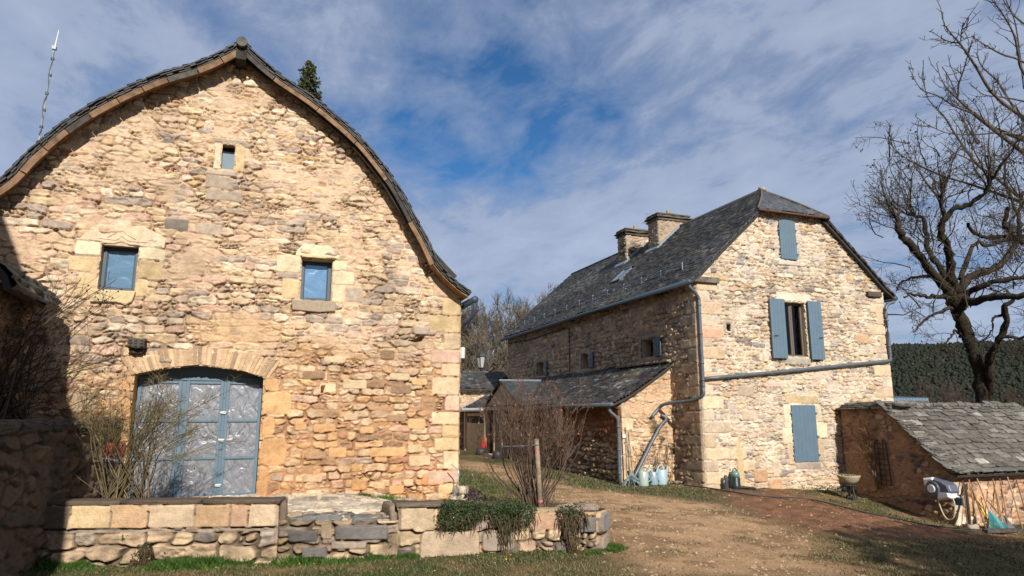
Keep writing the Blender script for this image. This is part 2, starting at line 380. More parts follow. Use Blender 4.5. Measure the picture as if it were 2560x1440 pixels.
def slates(O, U, V, N, Ls, Lt, res, rowh, tw, amp, pal, seed, prof=None, keep=None, moss=.0, jag=.35, bright=None, rest=None, cvar=.6, groove=1.1, g0=.80, scal=0.):
    """roof skin. t runs along U, s up the slope (V, or along profile points prof in the V/N plane)"""
    O, U, V, N = [np.asarray(q, float) for q in (O, U, V, N)]
    if prof is not None:
        prof = np.asarray(prof, float); seg = np.r_[0, np.cumsum(np.linalg.norm(np.diff(prof, axis=0), axis=1))]; Ls = seg[-1]
    ns, nt_ = int(Ls / res) + 1, int(Lt / (rest or res)) + 1
    t, s = np.meshgrid(np.linspace(0, Lt, nt_), np.linspace(0, Ls, ns), indexing='ij'); t, s = t.ravel(), s.ravel()
    sw = s + .25 * rowh * (fbm(t * 1.1, s * .8, seed + 3, 3) - .5) * 2
    def tile(r):
        k = np.floor(t / (tw * (.75 + .5 * _hash(r, r * 0 + 5, seed))) + 7 * _hash(r, r * 0 + 1, seed) + .5 * (vnoise(t * .9 / tw, r * 1.7, seed + 4) - .5))
        return k.astype(np.int64)
    r = np.floor(sw / rowh).astype(np.int64); k = tile(r); lo = (r + jag * (_hash(k, r, seed + 6) - .5)) * rowh
    b = sw < lo; r = np.where(b, r - 1, r); k = np.where(b, tile(r), k); lo = (r + jag * (_hash(k, r, seed + 6) - .5)) * rowh
    f = np.clip((sw - lo) / rowh, 0, 1.4)
    x = t / (tw * (.75 + .5 * _hash(r, r * 0 + 5, seed))) + 7 * _hash(r, r * 0 + 1, seed) + .5 * (vnoise(t * .9 / tw, r * 1.7, seed + 4) - .5)
    fx = np.abs(x - np.floor(x) - .5) * 2
    a, c, d = _hash(k, r, seed + 7), _hash(k, r, seed + 8), _hash(k, r, seed + 9)
    h = amp * (1 - .8 * f) + amp * .8 * (d - .5) + amp * .5 * (a - .5) * (fx * 2 - 1) - amp * .7 * sst(.93, 1, fx)
    h = h + amp * .3 * (fbm(t * 9, s * 9, seed + 10, 2) - .5) - groove * amp * np.maximum(sst(g0, .97, f), sst(.06, -.02, f - scal * fx ** 3) if scal else 0)
    col = pick(pal, a) * (1 - cvar / 2 + cvar * c)[:, None]
    col = col * (1 - .45 * sst(.93, 1, fx))[:, None] * (1 + .5 * (fbm(t * 3, s * 4, seed + 11, 4) - .5))[:, None]
    if moss:
        g = sst(.60, .72, fbm(t * 1.3, s * 1.7, seed + 12, 4)) * moss
        col = col * (1 - g)[:, None] + np.array([.055, .06, .02])[None, :] * g[:, None]; h = h + .3 * amp * g
    if bright is not None: col = col * bright(t, s)[:, None]
    if prof is not None:
        pv = np.interp(s, seg, prof[:, 0]); pn = np.interp(s, seg, prof[:, 1])
        e = .02; dv = np.interp(s + e, seg, prof[:, 0]) - np.interp(s - e, seg, prof[:, 0]); dn = np.interp(s + e, seg, prof[:, 1]) - np.interp(s - e, seg, prof[:, 1])
        l = np.hypot(dv, dn) + 1e-9; nv_, nn_ = -dn / l, dv / l
        P = O + t[:, None] * U + (pv + h * nv_)[:, None] * V + (pn + h * nn_)[:, None] * N
    else: P = O + t[:, None] * U + s[:, None] * V + h[:, None] * N
    i = np.arange(nt_ * ns).reshape(nt_, ns)
    F = np.stack([i[:-1, :-1], i[1:, :-1], i[1:, 1:], i[:-1, 1:]], -1).reshape(-1, 4)
    if keep is not None: F = F[keep(P[F].mean(1))]
    if np.dot(np.cross(U, V), N) < 0: F = F[:, ::-1]
    used = np.zeros(len(P), bool); used[F.ravel()] = True; mp = np.cumsum(used) - 1
    return P[used], mp[F], np.clip(col, .008, .9)[used]
def strip_solid(mb, prof, ax0, ax1, thick, place, c=None):
    """solid bent board: profile points (a,b), thickness below, extruded ax0..ax1; place(a,b,t)->xyz"""
    prof = np.asarray(prof, float); d = np.gradient(prof, axis=0); d /= np.linalg.norm(d, axis=1, keepdims=True); n = np.stack([-d[:, 1], d[:, 0]], 1)
    lo = prof - n * thick; V = []; m = len(prof)
    for q, ax in ((prof, ax0), (prof, ax1), (lo, ax0), (lo, ax1)): V += [place(a, b, ax) for a, b in q]
    F = []
    for i in range(m - 1):
        F += [(i, i + 1, m + i + 1, m + i), (2 * m + i, 3 * m + i, 3 * m + i + 1, 2 * m + i + 1), (i, 2 * m + i, 2 * m + i + 1, i + 1), (m + i, m + i + 1, 3 * m + i + 1, 3 * m + i)]
    F += [(0, m, 3 * m, 2 * m), (m - 1, 3 * m - 1, 4 * m - 1, 2 * m - 1)]
    mb.add(V, F, c)
def resample(pts, n):
    pts = np.asarray(pts, float); s = np.r_[0, np.cumsum(np.linalg.norm(np.diff(pts, axis=0), axis=1))]; x = np.linspace(0, s[-1], n)
    return np.stack([np.interp(x, s, pts[:, k]) for k in range(pts.shape[1])], 1)
def smooth_path(pts, n):
    """Catmull-Rom"""
    P = np.asarray(pts, float); P = np.vstack([2 * P[0] - P[1], P, 2 * P[-1] - P[-2]]); o = []
    for i in range(1, len(P) - 2):
        for t in np.linspace(0, 1, n, endpoint=False):
            a, b, c, d = P[i - 1:i + 3]; o.append(.5 * (2 * b + (c - a) * t + (2 * a - 5 * b + 4 * c - d) * t * t + (3 * b - a - 3 * c + d) * t ** 3))
    o.append(P[-2]); return np.array(o)

# ------------------------------------------------------------------ stone palettes (albedo)
CREAM, PALE, OCHRE, RUST = alb(234, 204, 156), alb(243, 222, 186), alb(228, 186, 124), alb(208, 150, 112)
GREY, DKGREY, ORANGE, PINK = alb(194, 176, 156), alb(152, 140, 128), alb(228, 178, 120), alb(232, 190, 158)
TAN, BROWN, BLUEGREY = alb(220, 188, 146), alb(180, 142, 106), alb(164, 161, 160)
PAL_UP = [(5, CREAM), (3, PALE), (1.6, TAN), (1.4, GREY), (.8, OCHRE), (.9, PINK), (.35, RUST), (.3, DKGREY)]
PAL_LOW = [(3.2, TAN), (3, ORANGE), (2.2, CREAM), (1.2, OCHRE), (.9, PINK), (.8, BROWN), (.5, GREY), (.5, RUST)]
PAL_HOUSE = [(4.2, CREAM), (4.6, PALE), (1.5, TAN), (1.7, GREY), (.9, BLUEGREY), (.8, OCHRE), (.7, PINK), (.35, DKGREY)]
PAL_SIDE = [(3, TAN), (2, GREY), (2, CREAM), (1.3, BLUEGREY), (1, PINK), (1, BROWN)]
PAL_WALL = [(3, TAN * .85), (2, CREAM * .82), (2.2, GREY * .85), (1.2, DKGREY * .8), (1, OCHRE * .85), (.5, PINK * .85)]
SLATE_PAL = [(4, np.array([.043, .041, .038])), (3, np.array([.056, .054, .050])), (2, np.array([.030, .029, .029])), (1, np.array([.11, .105, .095])), (.8, np.array([.085, .060, .045]))]
LAUZE_PAL = [(5, np.array([.122, .110, .092])), (3, np.array([.105, .096, .082])), (1.6, np.array([.155, .14, .12])), (.3, np.array([.27, .25, .21]))]
# ------------------------------------------------------------------ terrain
GPTS = np.array([(0, 0, .05), (-2, 9.7, 0), (.3, 8.83, 0), (4.2, 8.16, 0), (2, 5, 0), (9.84, 13.76, 0), (8.33, 14.98, .02), (8.33, 23, .2), (3.26, 11.5, .25), (5, 16, .2),
                 (6, 22, .25), (7, 30, .3), (12, 13.6, -.08), (13.9, 13.7, -.2), (14, 10.9, -.62), (17, 10.8, -.72), (12, 10, -.42), (10, 8, -.2), (8, 5, -.15), (20, 20, -.6),
                 (15, 5, -.7), (6, 12, .06), (3.3, 9.9, .16), (-6, 8, .1), (-4, 20, .3), (0, -8, .1), (14, -8, -.6), (25, 8, -1.0), (12, 32, .1), (25, 35, -.8), (-10, 0, .2), (-8, 35, .4)])
def _tps(r2): return np.where(r2 > 1e-9, .5 * r2 * np.log(np.maximum(r2, 1e-9)), 0)
_n = len(GPTS); _K = np.zeros((_n + 3, _n + 3)); _d = ((GPTS[:, None, :2] - GPTS[None, :, :2]) ** 2).sum(-1)
_K[:_n, :_n] = _tps(_d) + np.eye(_n) * .35; _K[:_n, _n] = 1; _K[:_n, _n + 1:] = GPTS[:, :2]; _K[_n, :_n] = 1; _K[_n + 1:, :_n] = GPTS[:, :2].T
_w = np.linalg.solve(_K, np.r_[GPTS[:, 2], 0, 0, 0])
def gz(x, y):
    x, y = np.asarray(x, float), np.asarray(y, float); sh = x.shape; x, y = x.ravel(), y.ravel()
    xc, yc = np.clip(x, -12, 26), np.clip(y, -9, 36)
    z = np.zeros(len(x)); z += _w[_n] + _w[_n + 1] * xc + _w[_n + 2] * yc
    for i in range(_n): z += _w[i] * _tps((xc - GPTS[i, 0]) ** 2 + (yc - GPTS[i, 1]) ** 2)
    return z.reshape(sh)
def g1(x, y): return float(gz(np.array([x]), np.array([y]))[0])
def onG(px, py):
    d = ray(px, py); z = 0.
    for _ in range(12):
        p = EYE + d * ((z - 1.7) / d[2]); z = z * .5 + .5 * g1(p[0], p[1])
    return np.array([p[0], p[1], z])

def ground_poly(px): return np.array([onG(*p)[:2] for p in px])
def soft(poly, x, y, w):
    """signed softness mask of a polygon in the ground plane"""
    d = np.full(x.shape, 1e9); x0, y0 = poly[-1]
    for x1, y1 in poly:
        ex, ey = x1 - x0, y1 - y0; t = np.clip(((x - x0) * ex + (y - y0) * ey) / (ex * ex + ey * ey + 1e-9), 0, 1)
        d = np.minimum(d, np.hypot(x - x0 - t * ex, y - y0 - t * ey)); x0, y0 = x1, y1
    ins = poly_in(poly)(x, y); return sst(-w, w, np.where(ins, d, -d))
P_TRACK = ground_poly([(1150, 1150), (1240, 1160), (1330, 1190), (1420, 1213), (1520, 1227), (1620, 1239), (1790, 1262), (1880, 1292), (1970, 1322), (2040, 1352), (2020, 1380), (2150, 1440), (1580, 1440), (1560, 1400), (1520, 1350), (1490, 1290), (1400, 1262), (1290, 1215), (1200, 1185), (1148, 1170)])
P_SOIL = ground_poly([(1790, 1226), (1950, 1222), (2060, 1250), (2200, 1290), (2330, 1312), (2400, 1325), (2560, 1335), (2560, 1348), (2350, 1346), (2200, 1344), (2080, 1336), (1970, 1312), (1880, 1284), (1800, 1244)])
P_BED = ground_poly([(2000, 1225), (2110, 1232), (2250, 1265), (2330, 1290), (2380, 1310), (2330, 1312), (2200, 1287), (2060, 1250)])
def ground_cover(x, y):
    """gravel, red soil and grass shares of the ground"""
    n = fbm(x * .9, y * .9, 41, 5); n2 = fbm(x * 3.2, y * 3.2, 42, 4); n3 = fbm(x * .35, y * .35, 43, 3)
    tr = soft(P_TRACK, x + .5 * (n2 - .5), y + .5 * (n - .5), .45)
    so = soft(P_SOIL, x + 1.2 * (n2 - .5), y + 1.0 * (n - .5), .75)
    bed = soft(P_BED, x, y, .12)
    near = sst(12, 4, np.hypot(x - 4, y - 4))
    worn = sst(.40, .62, n * .6 + n2 * .4) * sst(3.0, 5.5, x) * sst(14.5, 11, y)         # thin, trodden grass right of the walls
    grass = np.clip(1 - tr * (.80 + .3 * sst(.40, .52, n2)) - so - .72 * worn, 0, 1)
    tuft_ = sst(.56, .66, fbm(x * 1.4, y * 1.8, 49, 4)) * .45; grass = np.maximum(grass, tuft_ * (1 - so))
    grass = np.maximum(grass * (1 - so), bed * (1 - so * .3))
    return np.clip(tr, 0, 1), np.clip(so * (1 - bed), 0, 1), grass, n, n2, n3
def axis(a, b, st, lo, hi):
    c = list(np.arange(a, b, st)); g = st; p = c[0]; L_ = []
    while p > lo: g *= 1.16; p -= g; L_.append(p)
    g = st; p = c[-1]; Rr = []
    while p < hi: g *= 1.16; p += g; Rr.append(p)
    return np.array(L_[::-1] + c + Rr)
ax_, ay_ = axis(-4, 19, .06, -420, 620), axis(3.5, 24, .06, -200, 700)
gx, gy = np.meshgrid(ax_, ay_, indexing='ij'); gx, gy = gx.ravel(), gy.ravel()
tr, so, gr, n, n2, n3 = ground_cover(gx, gy)
z = gz(gx, gy) + .05 * (n - .5) + .022 * (n2 - .5) + .018 * (fbm(gx * 9, gy * 9, 44, 3) - .5)
dist = np.hypot(gx - 8, gy - 8)
z = z + so * .13 * (fbm(gx * 6, gy * 7, 47, 4) - .45)
# hillside that closes the view on the right
def hillz(x, y):
    d = np.hypot(x, y); az = np.degrees(np.arctan2(x, y))
    prof = sst(150, 330, d) * 30.5 * (.45 + .55 * sst(20, 44, az)) * (1 + .10 * (fbm(az * .16, az * 0, 51, 3) - .5) + .14 * (fbm(x * .012, y * .012, 52, 3) - .5))
    return prof
z = z + np.where(dist > 60, (fbm(gx * .03, gy * .03, 48, 3) - .5) * 1.0, 0)
GRAV = lin(200, 162, 122) / 1.28; GRAV2 = lin(160, 126, 92) / 1.28; SOIL = lin(148, 105, 80) / 1.3; SOIL2 = lin(124, 94, 70) / 1.3
DIRT = lin(150, 118, 84) / 1.3; LAWN = np.array([.050, .060, .020]); LAWN2 = np.array([.115, .095, .05])
mixc = lambda a, b, t: a * (1 - t)[:, None] + b * t[:, None]
base = mixc(DIRT * np.ones((len(gx), 3)), LAWN2, sst(.3, .7, n)); base = mixc(base, LAWN, gr * sst(.30, .62, n2 * .6 + n * .4) * .9)
base = mixc(base, mixc(GRAV * np.ones((len(gx), 3)), GRAV2, sst(.4, .7, n2)), tr * (1 - gr * .6))
base = mixc(base, mixc(SOIL * np.ones((len(gx), 3)), SOIL2, sst(.35, .65, fbm(gx * 3, gy * 4, 45, 4))), so)
base = base * (.8 + .4 * fbm(gx * 6, gy * 6, 46, 3))[:, None]
far = sst(40, 90, dist)[:, None]; base = base * (1 - far) + np.array([.055, .06, .028]) * far
i = np.arange(len(gx)).reshape(len(ax_), len(ay_)); F = np.stack([i[:-1, :-1], i[1:, :-1], i[1:, 1:], i[:-1, 1:]], -1).reshape(-1, 4)
tag(link('ground', np_mesh(np.stack([gx, gy, z], 1), F, base), M['ground']), kind='structure')

# ------------------------------------------------------------------ hill and its wood
hx, hy = np.meshgrid(np.linspace(60, 620, 90), np.linspace(-60, 640, 100), indexing='ij'); hx, hy = hx.ravel(), hy.ravel()
hz = hillz(hx, hy) - 1.6
i = np.arange(len(hx)).reshape(90, 100); F = np.stack([i[:-1, :-1], i[1:, :-1], i[1:, 1:], i[:-1, 1:]], -1).reshape(-1, 4)
tag(link('hill', np_mesh(np.stack([hx, hy, hz], 1), F, np.ones((len(hx), 3)) * np.array([.03, .035, .018])), M['leaf']), kind='structure')
rs = np.random.RandomState(5)
def crown_proto(seed, n=3, m=6):
    r = np.random.RandomState(seed); V = []
    for k in range(n + 1):
        f = k / n; rad = math.sin(math.pi * min(1, f * .86 + .14)) * (1 - .35 * f)
        for j in range(m):
            a = 2 * math.pi * (j + .5 * (k % 2)) / m; q = rad * r.uniform(.7, 1.3) if 0 < k < n else rad * .25
            V.append((q * math.cos(a), q * math.sin(a), f * 2.4 + r.uniform(-.15, .15)))
    F = [(k * m + j, k * m + (j + 1) % m, (k + 1) * m + (j + 1) % m, (k + 1) * m + j) for k in range(n) for j in range(m)]
    return np.array(V), np.array(F)
protos = [crown_proto(s) for s in range(6)]
N_ = 36000
az = np.radians(rs.uniform(25, 62, N_)); dd = 130 + 230 * rs.rand(N_) ** .8; tx, ty = dd * np.sin(az), dd * np.cos(az); tz = hillz(tx, ty) - 1.9
sc = rs.uniform(.4, .95, N_) * (.75 + .4 * rs.rand(N_)); VV, FF, CC, o = [], [], [], 0
for k in range(N_):
    v, f = protos[k % 6]; a = rs.rand() * 6.28; c, s = math.cos(a), math.sin(a)
    q = np.stack([v[:, 0] * c - v[:, 1] * s, v[:, 0] * s + v[:, 1] * c, v[:, 2] * rs.uniform(.5, .85)], 1) * sc[k] + (tx[k], ty[k], tz[k])
    VV.append(q); FF.append(f + o); o += len(v)
    pine = np.array([.017, .020, .0115]) * rs.uniform(.8, 1.3)
    if rs.rand() < .06: pine = np.array([.035, .032, .020]) * rs.uniform(.6, 1.2)
    CC.append(np.ones((len(v), 1)) * pine * rs.uniform(.75, 1.25, (len(v), 1)))
tag(link('forest', np_mesh(np.concatenate(VV), np.concatenate(FF), np.concatenate(CC), smooth=True), M['leaf']), 'dark evergreen forest covering the far hillside behind the farmhouse', 'forest', kind='stuff')
# ------------------------------------------------------------------ the big barn
YB = 11.5
def _trace(px, y): return np.array([[p[0], p[2]] for p in (onY(a, b, y) for a, b in px)])
BARN_EDGE = np.vstack([[(-4.72, 3.83), (-4.52, 4.0), (-4.15, 4.4)], _trace([(0, 498), (35, 477), (69, 440), (115, 394), (167, 354), (208, 321), (260, 288), (312, 260), (368, 235), (430, 213), (503, 188), (555, 168), (597, 150), (655, 197),
    (700, 228), (746, 260), (815, 316), (885, 381), (947, 456), (982, 512), (1006, 550), (1034, 597), (1076, 651), (1127, 706)], YB), [(3.28, 3.86)]])
SLATE_L = np.vstack([[(-4.98, 3.72), (-4.62, 4.02), (-4.2, 4.45)], _trace([(0, 446), (62, 383), (149, 310), (222, 262), (312, 217), (399, 182), (486, 156), (542, 132), (606, 98)], YB - .34)])
SLATE_R = np.vstack([_trace([(1180, 730), (1143, 703), (1098, 655), (1073, 601), (1044, 550), (999, 467), (947, 394), (888, 328), (794, 249), (704, 187), (640, 133)], YB - .34), SLATE_L[-1:]])
bx0, bx1, bz0 = -4.7, 3.27, .05
barn = thing('barn', 'large stone barn with a steep curved slate roof and blue double door', 'barn', (-.7, YB, .3))
DOOR = [(-1.745, .40), (.055, .40), (.055, 2.26), (-.25, 2.36), (-.84, 2.43), (-1.40, 2.37), (-1.745, 2.28)]
WIN_L = (-2.36, -1.87, 3.53, 4.22); WIN_R = (.53, 1.02, 3.54, 4.22); SLIT = (-.815, -.615, 5.62, 6.035); HOLE = [(2.33, 2.95), (2.50, 2.98), (2.56, 3.03), (2.62, 3.03), (2.60, 2.94), (2.47, 2.91)]
SOCK = (.93, 1.0, 2.04, 2.16)
def barn_keep(u, v):
    x, zz = u + bx0, v + bz0
    k = zz < np.interp(x, BARN_EDGE[:, 0], BARN_EDGE[:, 1]) + .02
    for a, b, c, d in (WIN_L, WIN_R, SLIT): k &= ~((x > a) & (x < b) & (zz > c) & (zz < d))
    k &= ~poly_in(DOOR)(x, zz)
    return k
DB = alb(246, 226, 180); DB2 = alb(232, 200, 140); OR = alb(232, 180, 116); OR2 = alb(224, 172, 112); GS = alb(196, 176, 150)
def blk(x0, x1, z0, z1, c, d=.012, r=.02): return (x0 - bx0, x1 - bx0, z0 - bz0, z1 - bz0, c, d, r)
bl = [ # dressed stones round the left window, the right window, the slit and the door, and the corner stones
    blk(-2.72, -2.37, 4.03, 4.25, DB), blk(-2.78, -2.37, 3.78, 4.02, DB2), blk(-2.63, -2.37, 3.42, 3.77, DB2),
    blk(-1.86, -1.49, 4.02, 4.22, DB), blk(-1.86, -1.50, 3.74, 4.01, DB2, .012, .05), blk(-1.86, -1.69, 3.44, 3.73, DB2, .012, .04),
    blk(.13, .52, 3.99, 4.27, DB), blk(.24, .52, 3.55, 3.87, DB2), blk(.16, .52, 3.88, 3.98, GS), blk(1.03, 1.26, 4.08, 4.25, DB), blk(1.03, 1.40, 3.83, 4.07, DB, .012, .05), blk(1.03, 1.25, 3.52, 3.82, DB), blk(1.26, 1.55, 3.55, 3.80, GS),
    blk(-.93, -.82, 5.60, 6.05, DB), blk(-.61, -.46, 5.60, 6.05, DB2), blk(-.98, -.48, 6.06, 6.14, GS), blk(-1.02, -.55, 5.50, 5.60, GS, .03), blk(-1.03, -.60, 5.27, 5.49, GS), blk(-1.0, -.45, 5.08, 5.26, GS),
    blk(-1.55, -1.2, 4.52, 4.72, alb(150, 140, 128)), blk(-1.1, -.72, 4.50, 4.68, GS), blk(-2.05, -1.7, 4.35, 4.5, GS),
    blk(.065, .30, 2.06, 2.26, OR2, .01, .05), blk(.065, .50, 1.68, 2.05, OR, .008, .06), blk(.065, .27, 1.36, 1.67, OR2, .008, .09), blk(.065, .47, .90, 1.35, OR, .008, .14), blk(.065, .22, .42, .89, OR2, .008, .05),
    blk(-1.97, -1.755, 2.05, 2.27, OR2, .01, .03), blk(-1.93, -1.755, 1.62, 2.03, OR, .01, .04), blk(-2.06, -1.755, 1.3, 1.6, OR2, .01, .04), blk(-1.95, -1.755, .9, 1.28, OR, .01, .03), blk(-2.05, -1.755, .4, .88, OR2, .01, .03),
    blk(2.40, 2.82, 3.04, 3.19, GREY, .05, .06), blk(-3.1, -2.75, 2.2, 2.45, TAN), blk(-2.72, -2.35, 2.18, 2.4, DB2, .012, .05), blk(-2.52, -2.2, 1.72, 2.0, TAN), blk(-3.2, -2.8, 1.75, 1.98, OR2), blk(-2.78, -2.56, 1.75, 1.98, OR2),
    blk(2.62, 3.02, .53, .73, alb(235, 160, 90), .03, .07), blk(1.75, 2.35, 1.0, 1.16, OR, .02, .05),
]
rq = np.random.RandomState(3); zq = .30
for k in range(15):
    hq = rq.uniform(.2, .32); wq = (.55 if k % 2 else .34) * rq.uniform(.8, 1.15); bl.append(blk(3.27 - wq, 3.262, zq, zq + hq - .012, [DB2, TAN, CREAM, PINK][rq.randint(4)], .015, .03)); zq += hq
for k in range(46):                                     # scattered larger blocks in the lower wall
    x0, z0_ = rq.uniform(.5, 2.7), rq.uniform(.35, 2.6); w_, h_ = rq.uniform(.2, .42), rq.uniform(.11, .19)
    if not any(b[0] < x0 + w_ - bx0 and b[1] > x0 - bx0 and b[2] < z0_ + h_ - bz0 and b[3] > z0_ - bz0 for b in bl):
        bl.append(blk(x0, x0 + w_, z0_, z0_ + h_, [OR, TAN, CREAM, OR2, BROWN][rq.randint(5)], .03, .045))
def barn_field(u, v):
    x, zz = u + bx0, v + bz0
    hu, cu = masonry(u, v, 101, .19, .092, PAL_UP, alb(230, 194, 154), .008, .024, .016, .85, .65, 3.4, .3, .05, smear=.46, bevel=.022, blocks=bl, dirt=.2, crack=.019)
    hl, cl = masonry(u, v, 202, .25, .122, PAL_LOW, alb(196, 150, 106), .010, .034, .024, .72, .35, 5.5, .25, .04, smear=.14, bevel=.035, blocks=bl, dirt=.15, desat=.2, crack=.017)
    hm, cm = masonry(u, v, 303, .27, .115, PAL_UP[:4] + [(1.8, GREY), (1, PINK)], alb(228, 190, 150), .008, .026, .017, .75, .4, 5, .3, .04, smear=.38, bevel=.025, blocks=bl, dirt=.2, crack=.019)
    nn = fbm(u * 1.1, v * 1.1, 77, 3)
    a = sst(2.95, 2.25, zz + 1.2 * (nn - .5) - .10 * (x - .5)); b = sst(5.35, 4.9, zz + 1.1 * (nn - .5))
    w = (1 - b)
    h = hu * w + hm * (1 - w); c = cu * w[:, None] + cm * (1 - w)[:, None]
    h = h * (1 - a) + hl * a; c = c * (1 - a)[:, None] + cl * a[:, None]
    # rendered patch over the door arch
    r = sst(.75, .35, np.hypot((x + .35) / 1.3, (zz - 3.0) / .45)) * sst(.35, .55, nn + .1); hr = .022 + .02 * (fbm(u * 8, v * 8, 78, 4) - .5)
    h = h * (1 - r * .6) + hr * r * .6; c = c * (1 - r * .4)[:, None] + alb(222, 176, 122) * (1 + .5 * (fbm(u * 6, v * 6, 79, 4) - .5))[:, None] * (r * .4)[:, None]
    # rising damp: stronger orange near the foot; two sockets where stones are missing
    d = sst(2.0, .4, zz) * sst(.3, .7, fbm(u * 1.4, v * 1.4, 80, 4)); c = c * (1 - d[:, None] * np.array([.01, .08, .17]))
    for q in (poly_in(HOLE)(x, zz), (x > SOCK[0]) & (x < SOCK[1]) & (zz > SOCK[2]) & (zz < SOCK[3])): h = np.where(q, -.22, h)
    return h, c
P, F, C = sheet((bx0, YB, bz0), (1, 0, 0), (0, 0, 1), (0, -1, 0), bx1 - bx0, 7.6 - bz0, .012, barn_field, barn_keep, edge=.03)
link('wall', np_mesh(P, F, C), M['stone'], barn)
YBK = 24.0
def plain_field(seed, pal, **k): return lambda u, v: masonry(u, v, seed, .28, .14, pal, alb(200, 165, 125), .012, .03, .02, .85, .5, 3.4, .25, .04, **k)
P, F, C = sheet((bx1, YB, bz0), (0, 1, 0), (0, 0, 1), (1, 0, 0), YBK - YB, 3.8, .045, plain_field(111, PAL_UP)); link('wall', np_mesh(P, F, C), M['stone'], barn)
P, F, C = sheet((bx0, YBK, bz0), (0, -1, 0), (0, 0, 1), (-1, 0, 0), YBK - YB, 3.8, .07, plain_field(112, PAL_UP)); link('wall', np_mesh(P, F, C), M['stone'], barn)
P, F, C = sheet((bx1, YBK, bz0), (-1, 0, 0), (0, 0, 1), (0, 1, 0), bx1 - bx0, 7.6, .08, plain_field(113, PAL_UP), lambda u, v: v + bz0 < np.interp(bx1 - u, BARN_EDGE[:, 0], BARN_EDGE[:, 1]), edge=.03)
link('wall', np_mesh(P, F, C), M['stone'], barn)
# reveals of door and windows
def reveal(mb, x0, x1, z0, z1, y, d, c=alb(226, 196, 150), cs=None):
    """four inside faces of an opening, 4 cm of stone each"""
    t = .04; cs = c if cs is None else cs
    mb.box((x0 - t, y + .004, z0), (x0, y + d, z1), c); mb.box((x1, y + .004, z0), (x1 + t, y + d, z1), c)
    mb.box((x0 - t, y + .004, z1), (x1 + t, y + d, z1 + t), c); mb.box((x0 - t, y - .012, z0 - t), (x1 + t, y + d, z0), cs)
for w_ in (WIN_L, WIN_R, SLIT): mb = MB(); reveal(mb, *w_, YB, .22); mb.build('reveal', M['stone'], barn)
mb = MB(); mb.box((-1.785, YB + .004, .40), (-1.745, YB + .42, 2.28), OR2); mb.box((.055, YB + .004, .40), (.095, YB + .42, 2.26), OR2)
AR_IN = smooth_path([(-1.80, 2.255), (-1.40, 2.365), (-.84, 2.43), (-.25, 2.36), (.11, 2.245)], 8)
strip_solid(mb, AR_IN + np.array([0, .05]), YB + .004, YB + .42, .05, lambda a, b, t: (a, t, b), alb(170, 135, 100))
mb.build('reveal', M['stone'], barn)
# brick arch over the door
mb = MB(); ra = np.random.RandomState(8)
def arch_at(s, out): return np.array([np.interp(s, [0, .25, .5, .75, 1], [-1.80, -1.36, -.86, -.30, .13]), np.interp(s, [0, .25, .5, .75, 1], [2.265, 2.385, 2.445, 2.375, 2.25])]) + out * np.array([.30 * (s - .5) * 1.1, .285 - .05 * abs(s - .5)])
NA = 34
for k in range(NA):
    s0, s1 = (k + .10) / NA, (k + .90) / NA; a, b, c_, d_ = arch_at(s0, 0), arch_at(s1, 0), arch_at(s1, 1), arch_at(s0, 1)
    o = ra.uniform(0, .012); y0, y1 = YB - .030 - o, YB + .05
    col = [alb(226, 190, 148), alb(205, 172, 136), alb(186, 158, 128), alb(234, 200, 160)][ra.randint(4)] * ra.uniform(.85, 1.1)
    mb.hexa([(a[0], y0, a[1]), (b[0], y0, b[1]), (b[0], y1, b[1]), (a[0], y1, a[1]), (d_[0], y0, d_[1]), (c_[0], y0, c_[1]), (c_[0], y1, c_[1]), (d_[0], y1, d_[1])], col)
mo = [arch_at(s, .02) for s in np.linspace(0, 1, 24)]; mo2 = [arch_at(s, .98) for s in np.linspace(0, 1, 24)]
V = [(p[0], YB - .022, p[1]) for p in mo] + [(p[0], YB - .022, p[1]) for p in mo2]; mb.add(V, [(i, i + 1, 25 + i, 24 + i) for i in range(23)], alb(225, 188, 150))
mb.build('door_arch', M['stone'], barn, bevel=.006)
# windows
def barn_window(w, lint, sill_pts, lc, sc):
    x0, x1, z0, z1 = w; y = YB + .13; f = MB(); t = .055
    f.box((x0, y, z0), (x0 + t, y + .06, z1)); f.box((x1 - t, y, z0), (x1, y + .06, z1)); f.box((x0 + t, y, z1 - t), (x1 - t, y + .06, z1)); f.box((x0 + t, y, z0), (x1 - t, y + .06, z0 + t))
    f.box((x0 + t, y + .012, z0 + t), (x0 + t + .014, y + .05, z1 - t)); f.box((x1 - t - .014, y + .012, z0 + t), (x1 - t, y + .05, z1 - t)); f.box((x0 + t + .014, y + .012, z0 + t), (x1 - t - .014, y + .05, z0 + t + .014))
    fr = f.build('window', M['paint_dark'], barn, bevel=.005)
    p = MB(); p.box((x0 + t, y + .035, z0 + t), (x1 - t, y + .045, z1 - t)); p.build('pane', M['film_sky_tint'], fr)
    for pts, c, nm, th in ((lint, lc, 'lintel', .030), (sill_pts, sc, 'sill', .075)):
        q = MB(); pts = np.array(pts); n_ = len(pts); V = [(a, YB - th, b) for a, b in pts] + [(a, YB + .12, b) for a, b in pts]
        q.add(V, [tuple(range(n_)), tuple(range(2 * n_ - 1, n_ - 1, -1))] + [(i, i + n_, (i + 1) % n_ + n_, (i + 1) % n_) for i in range(n_)], c); q.build(nm, M['stone'], fr, bevel=.015)
    return fr
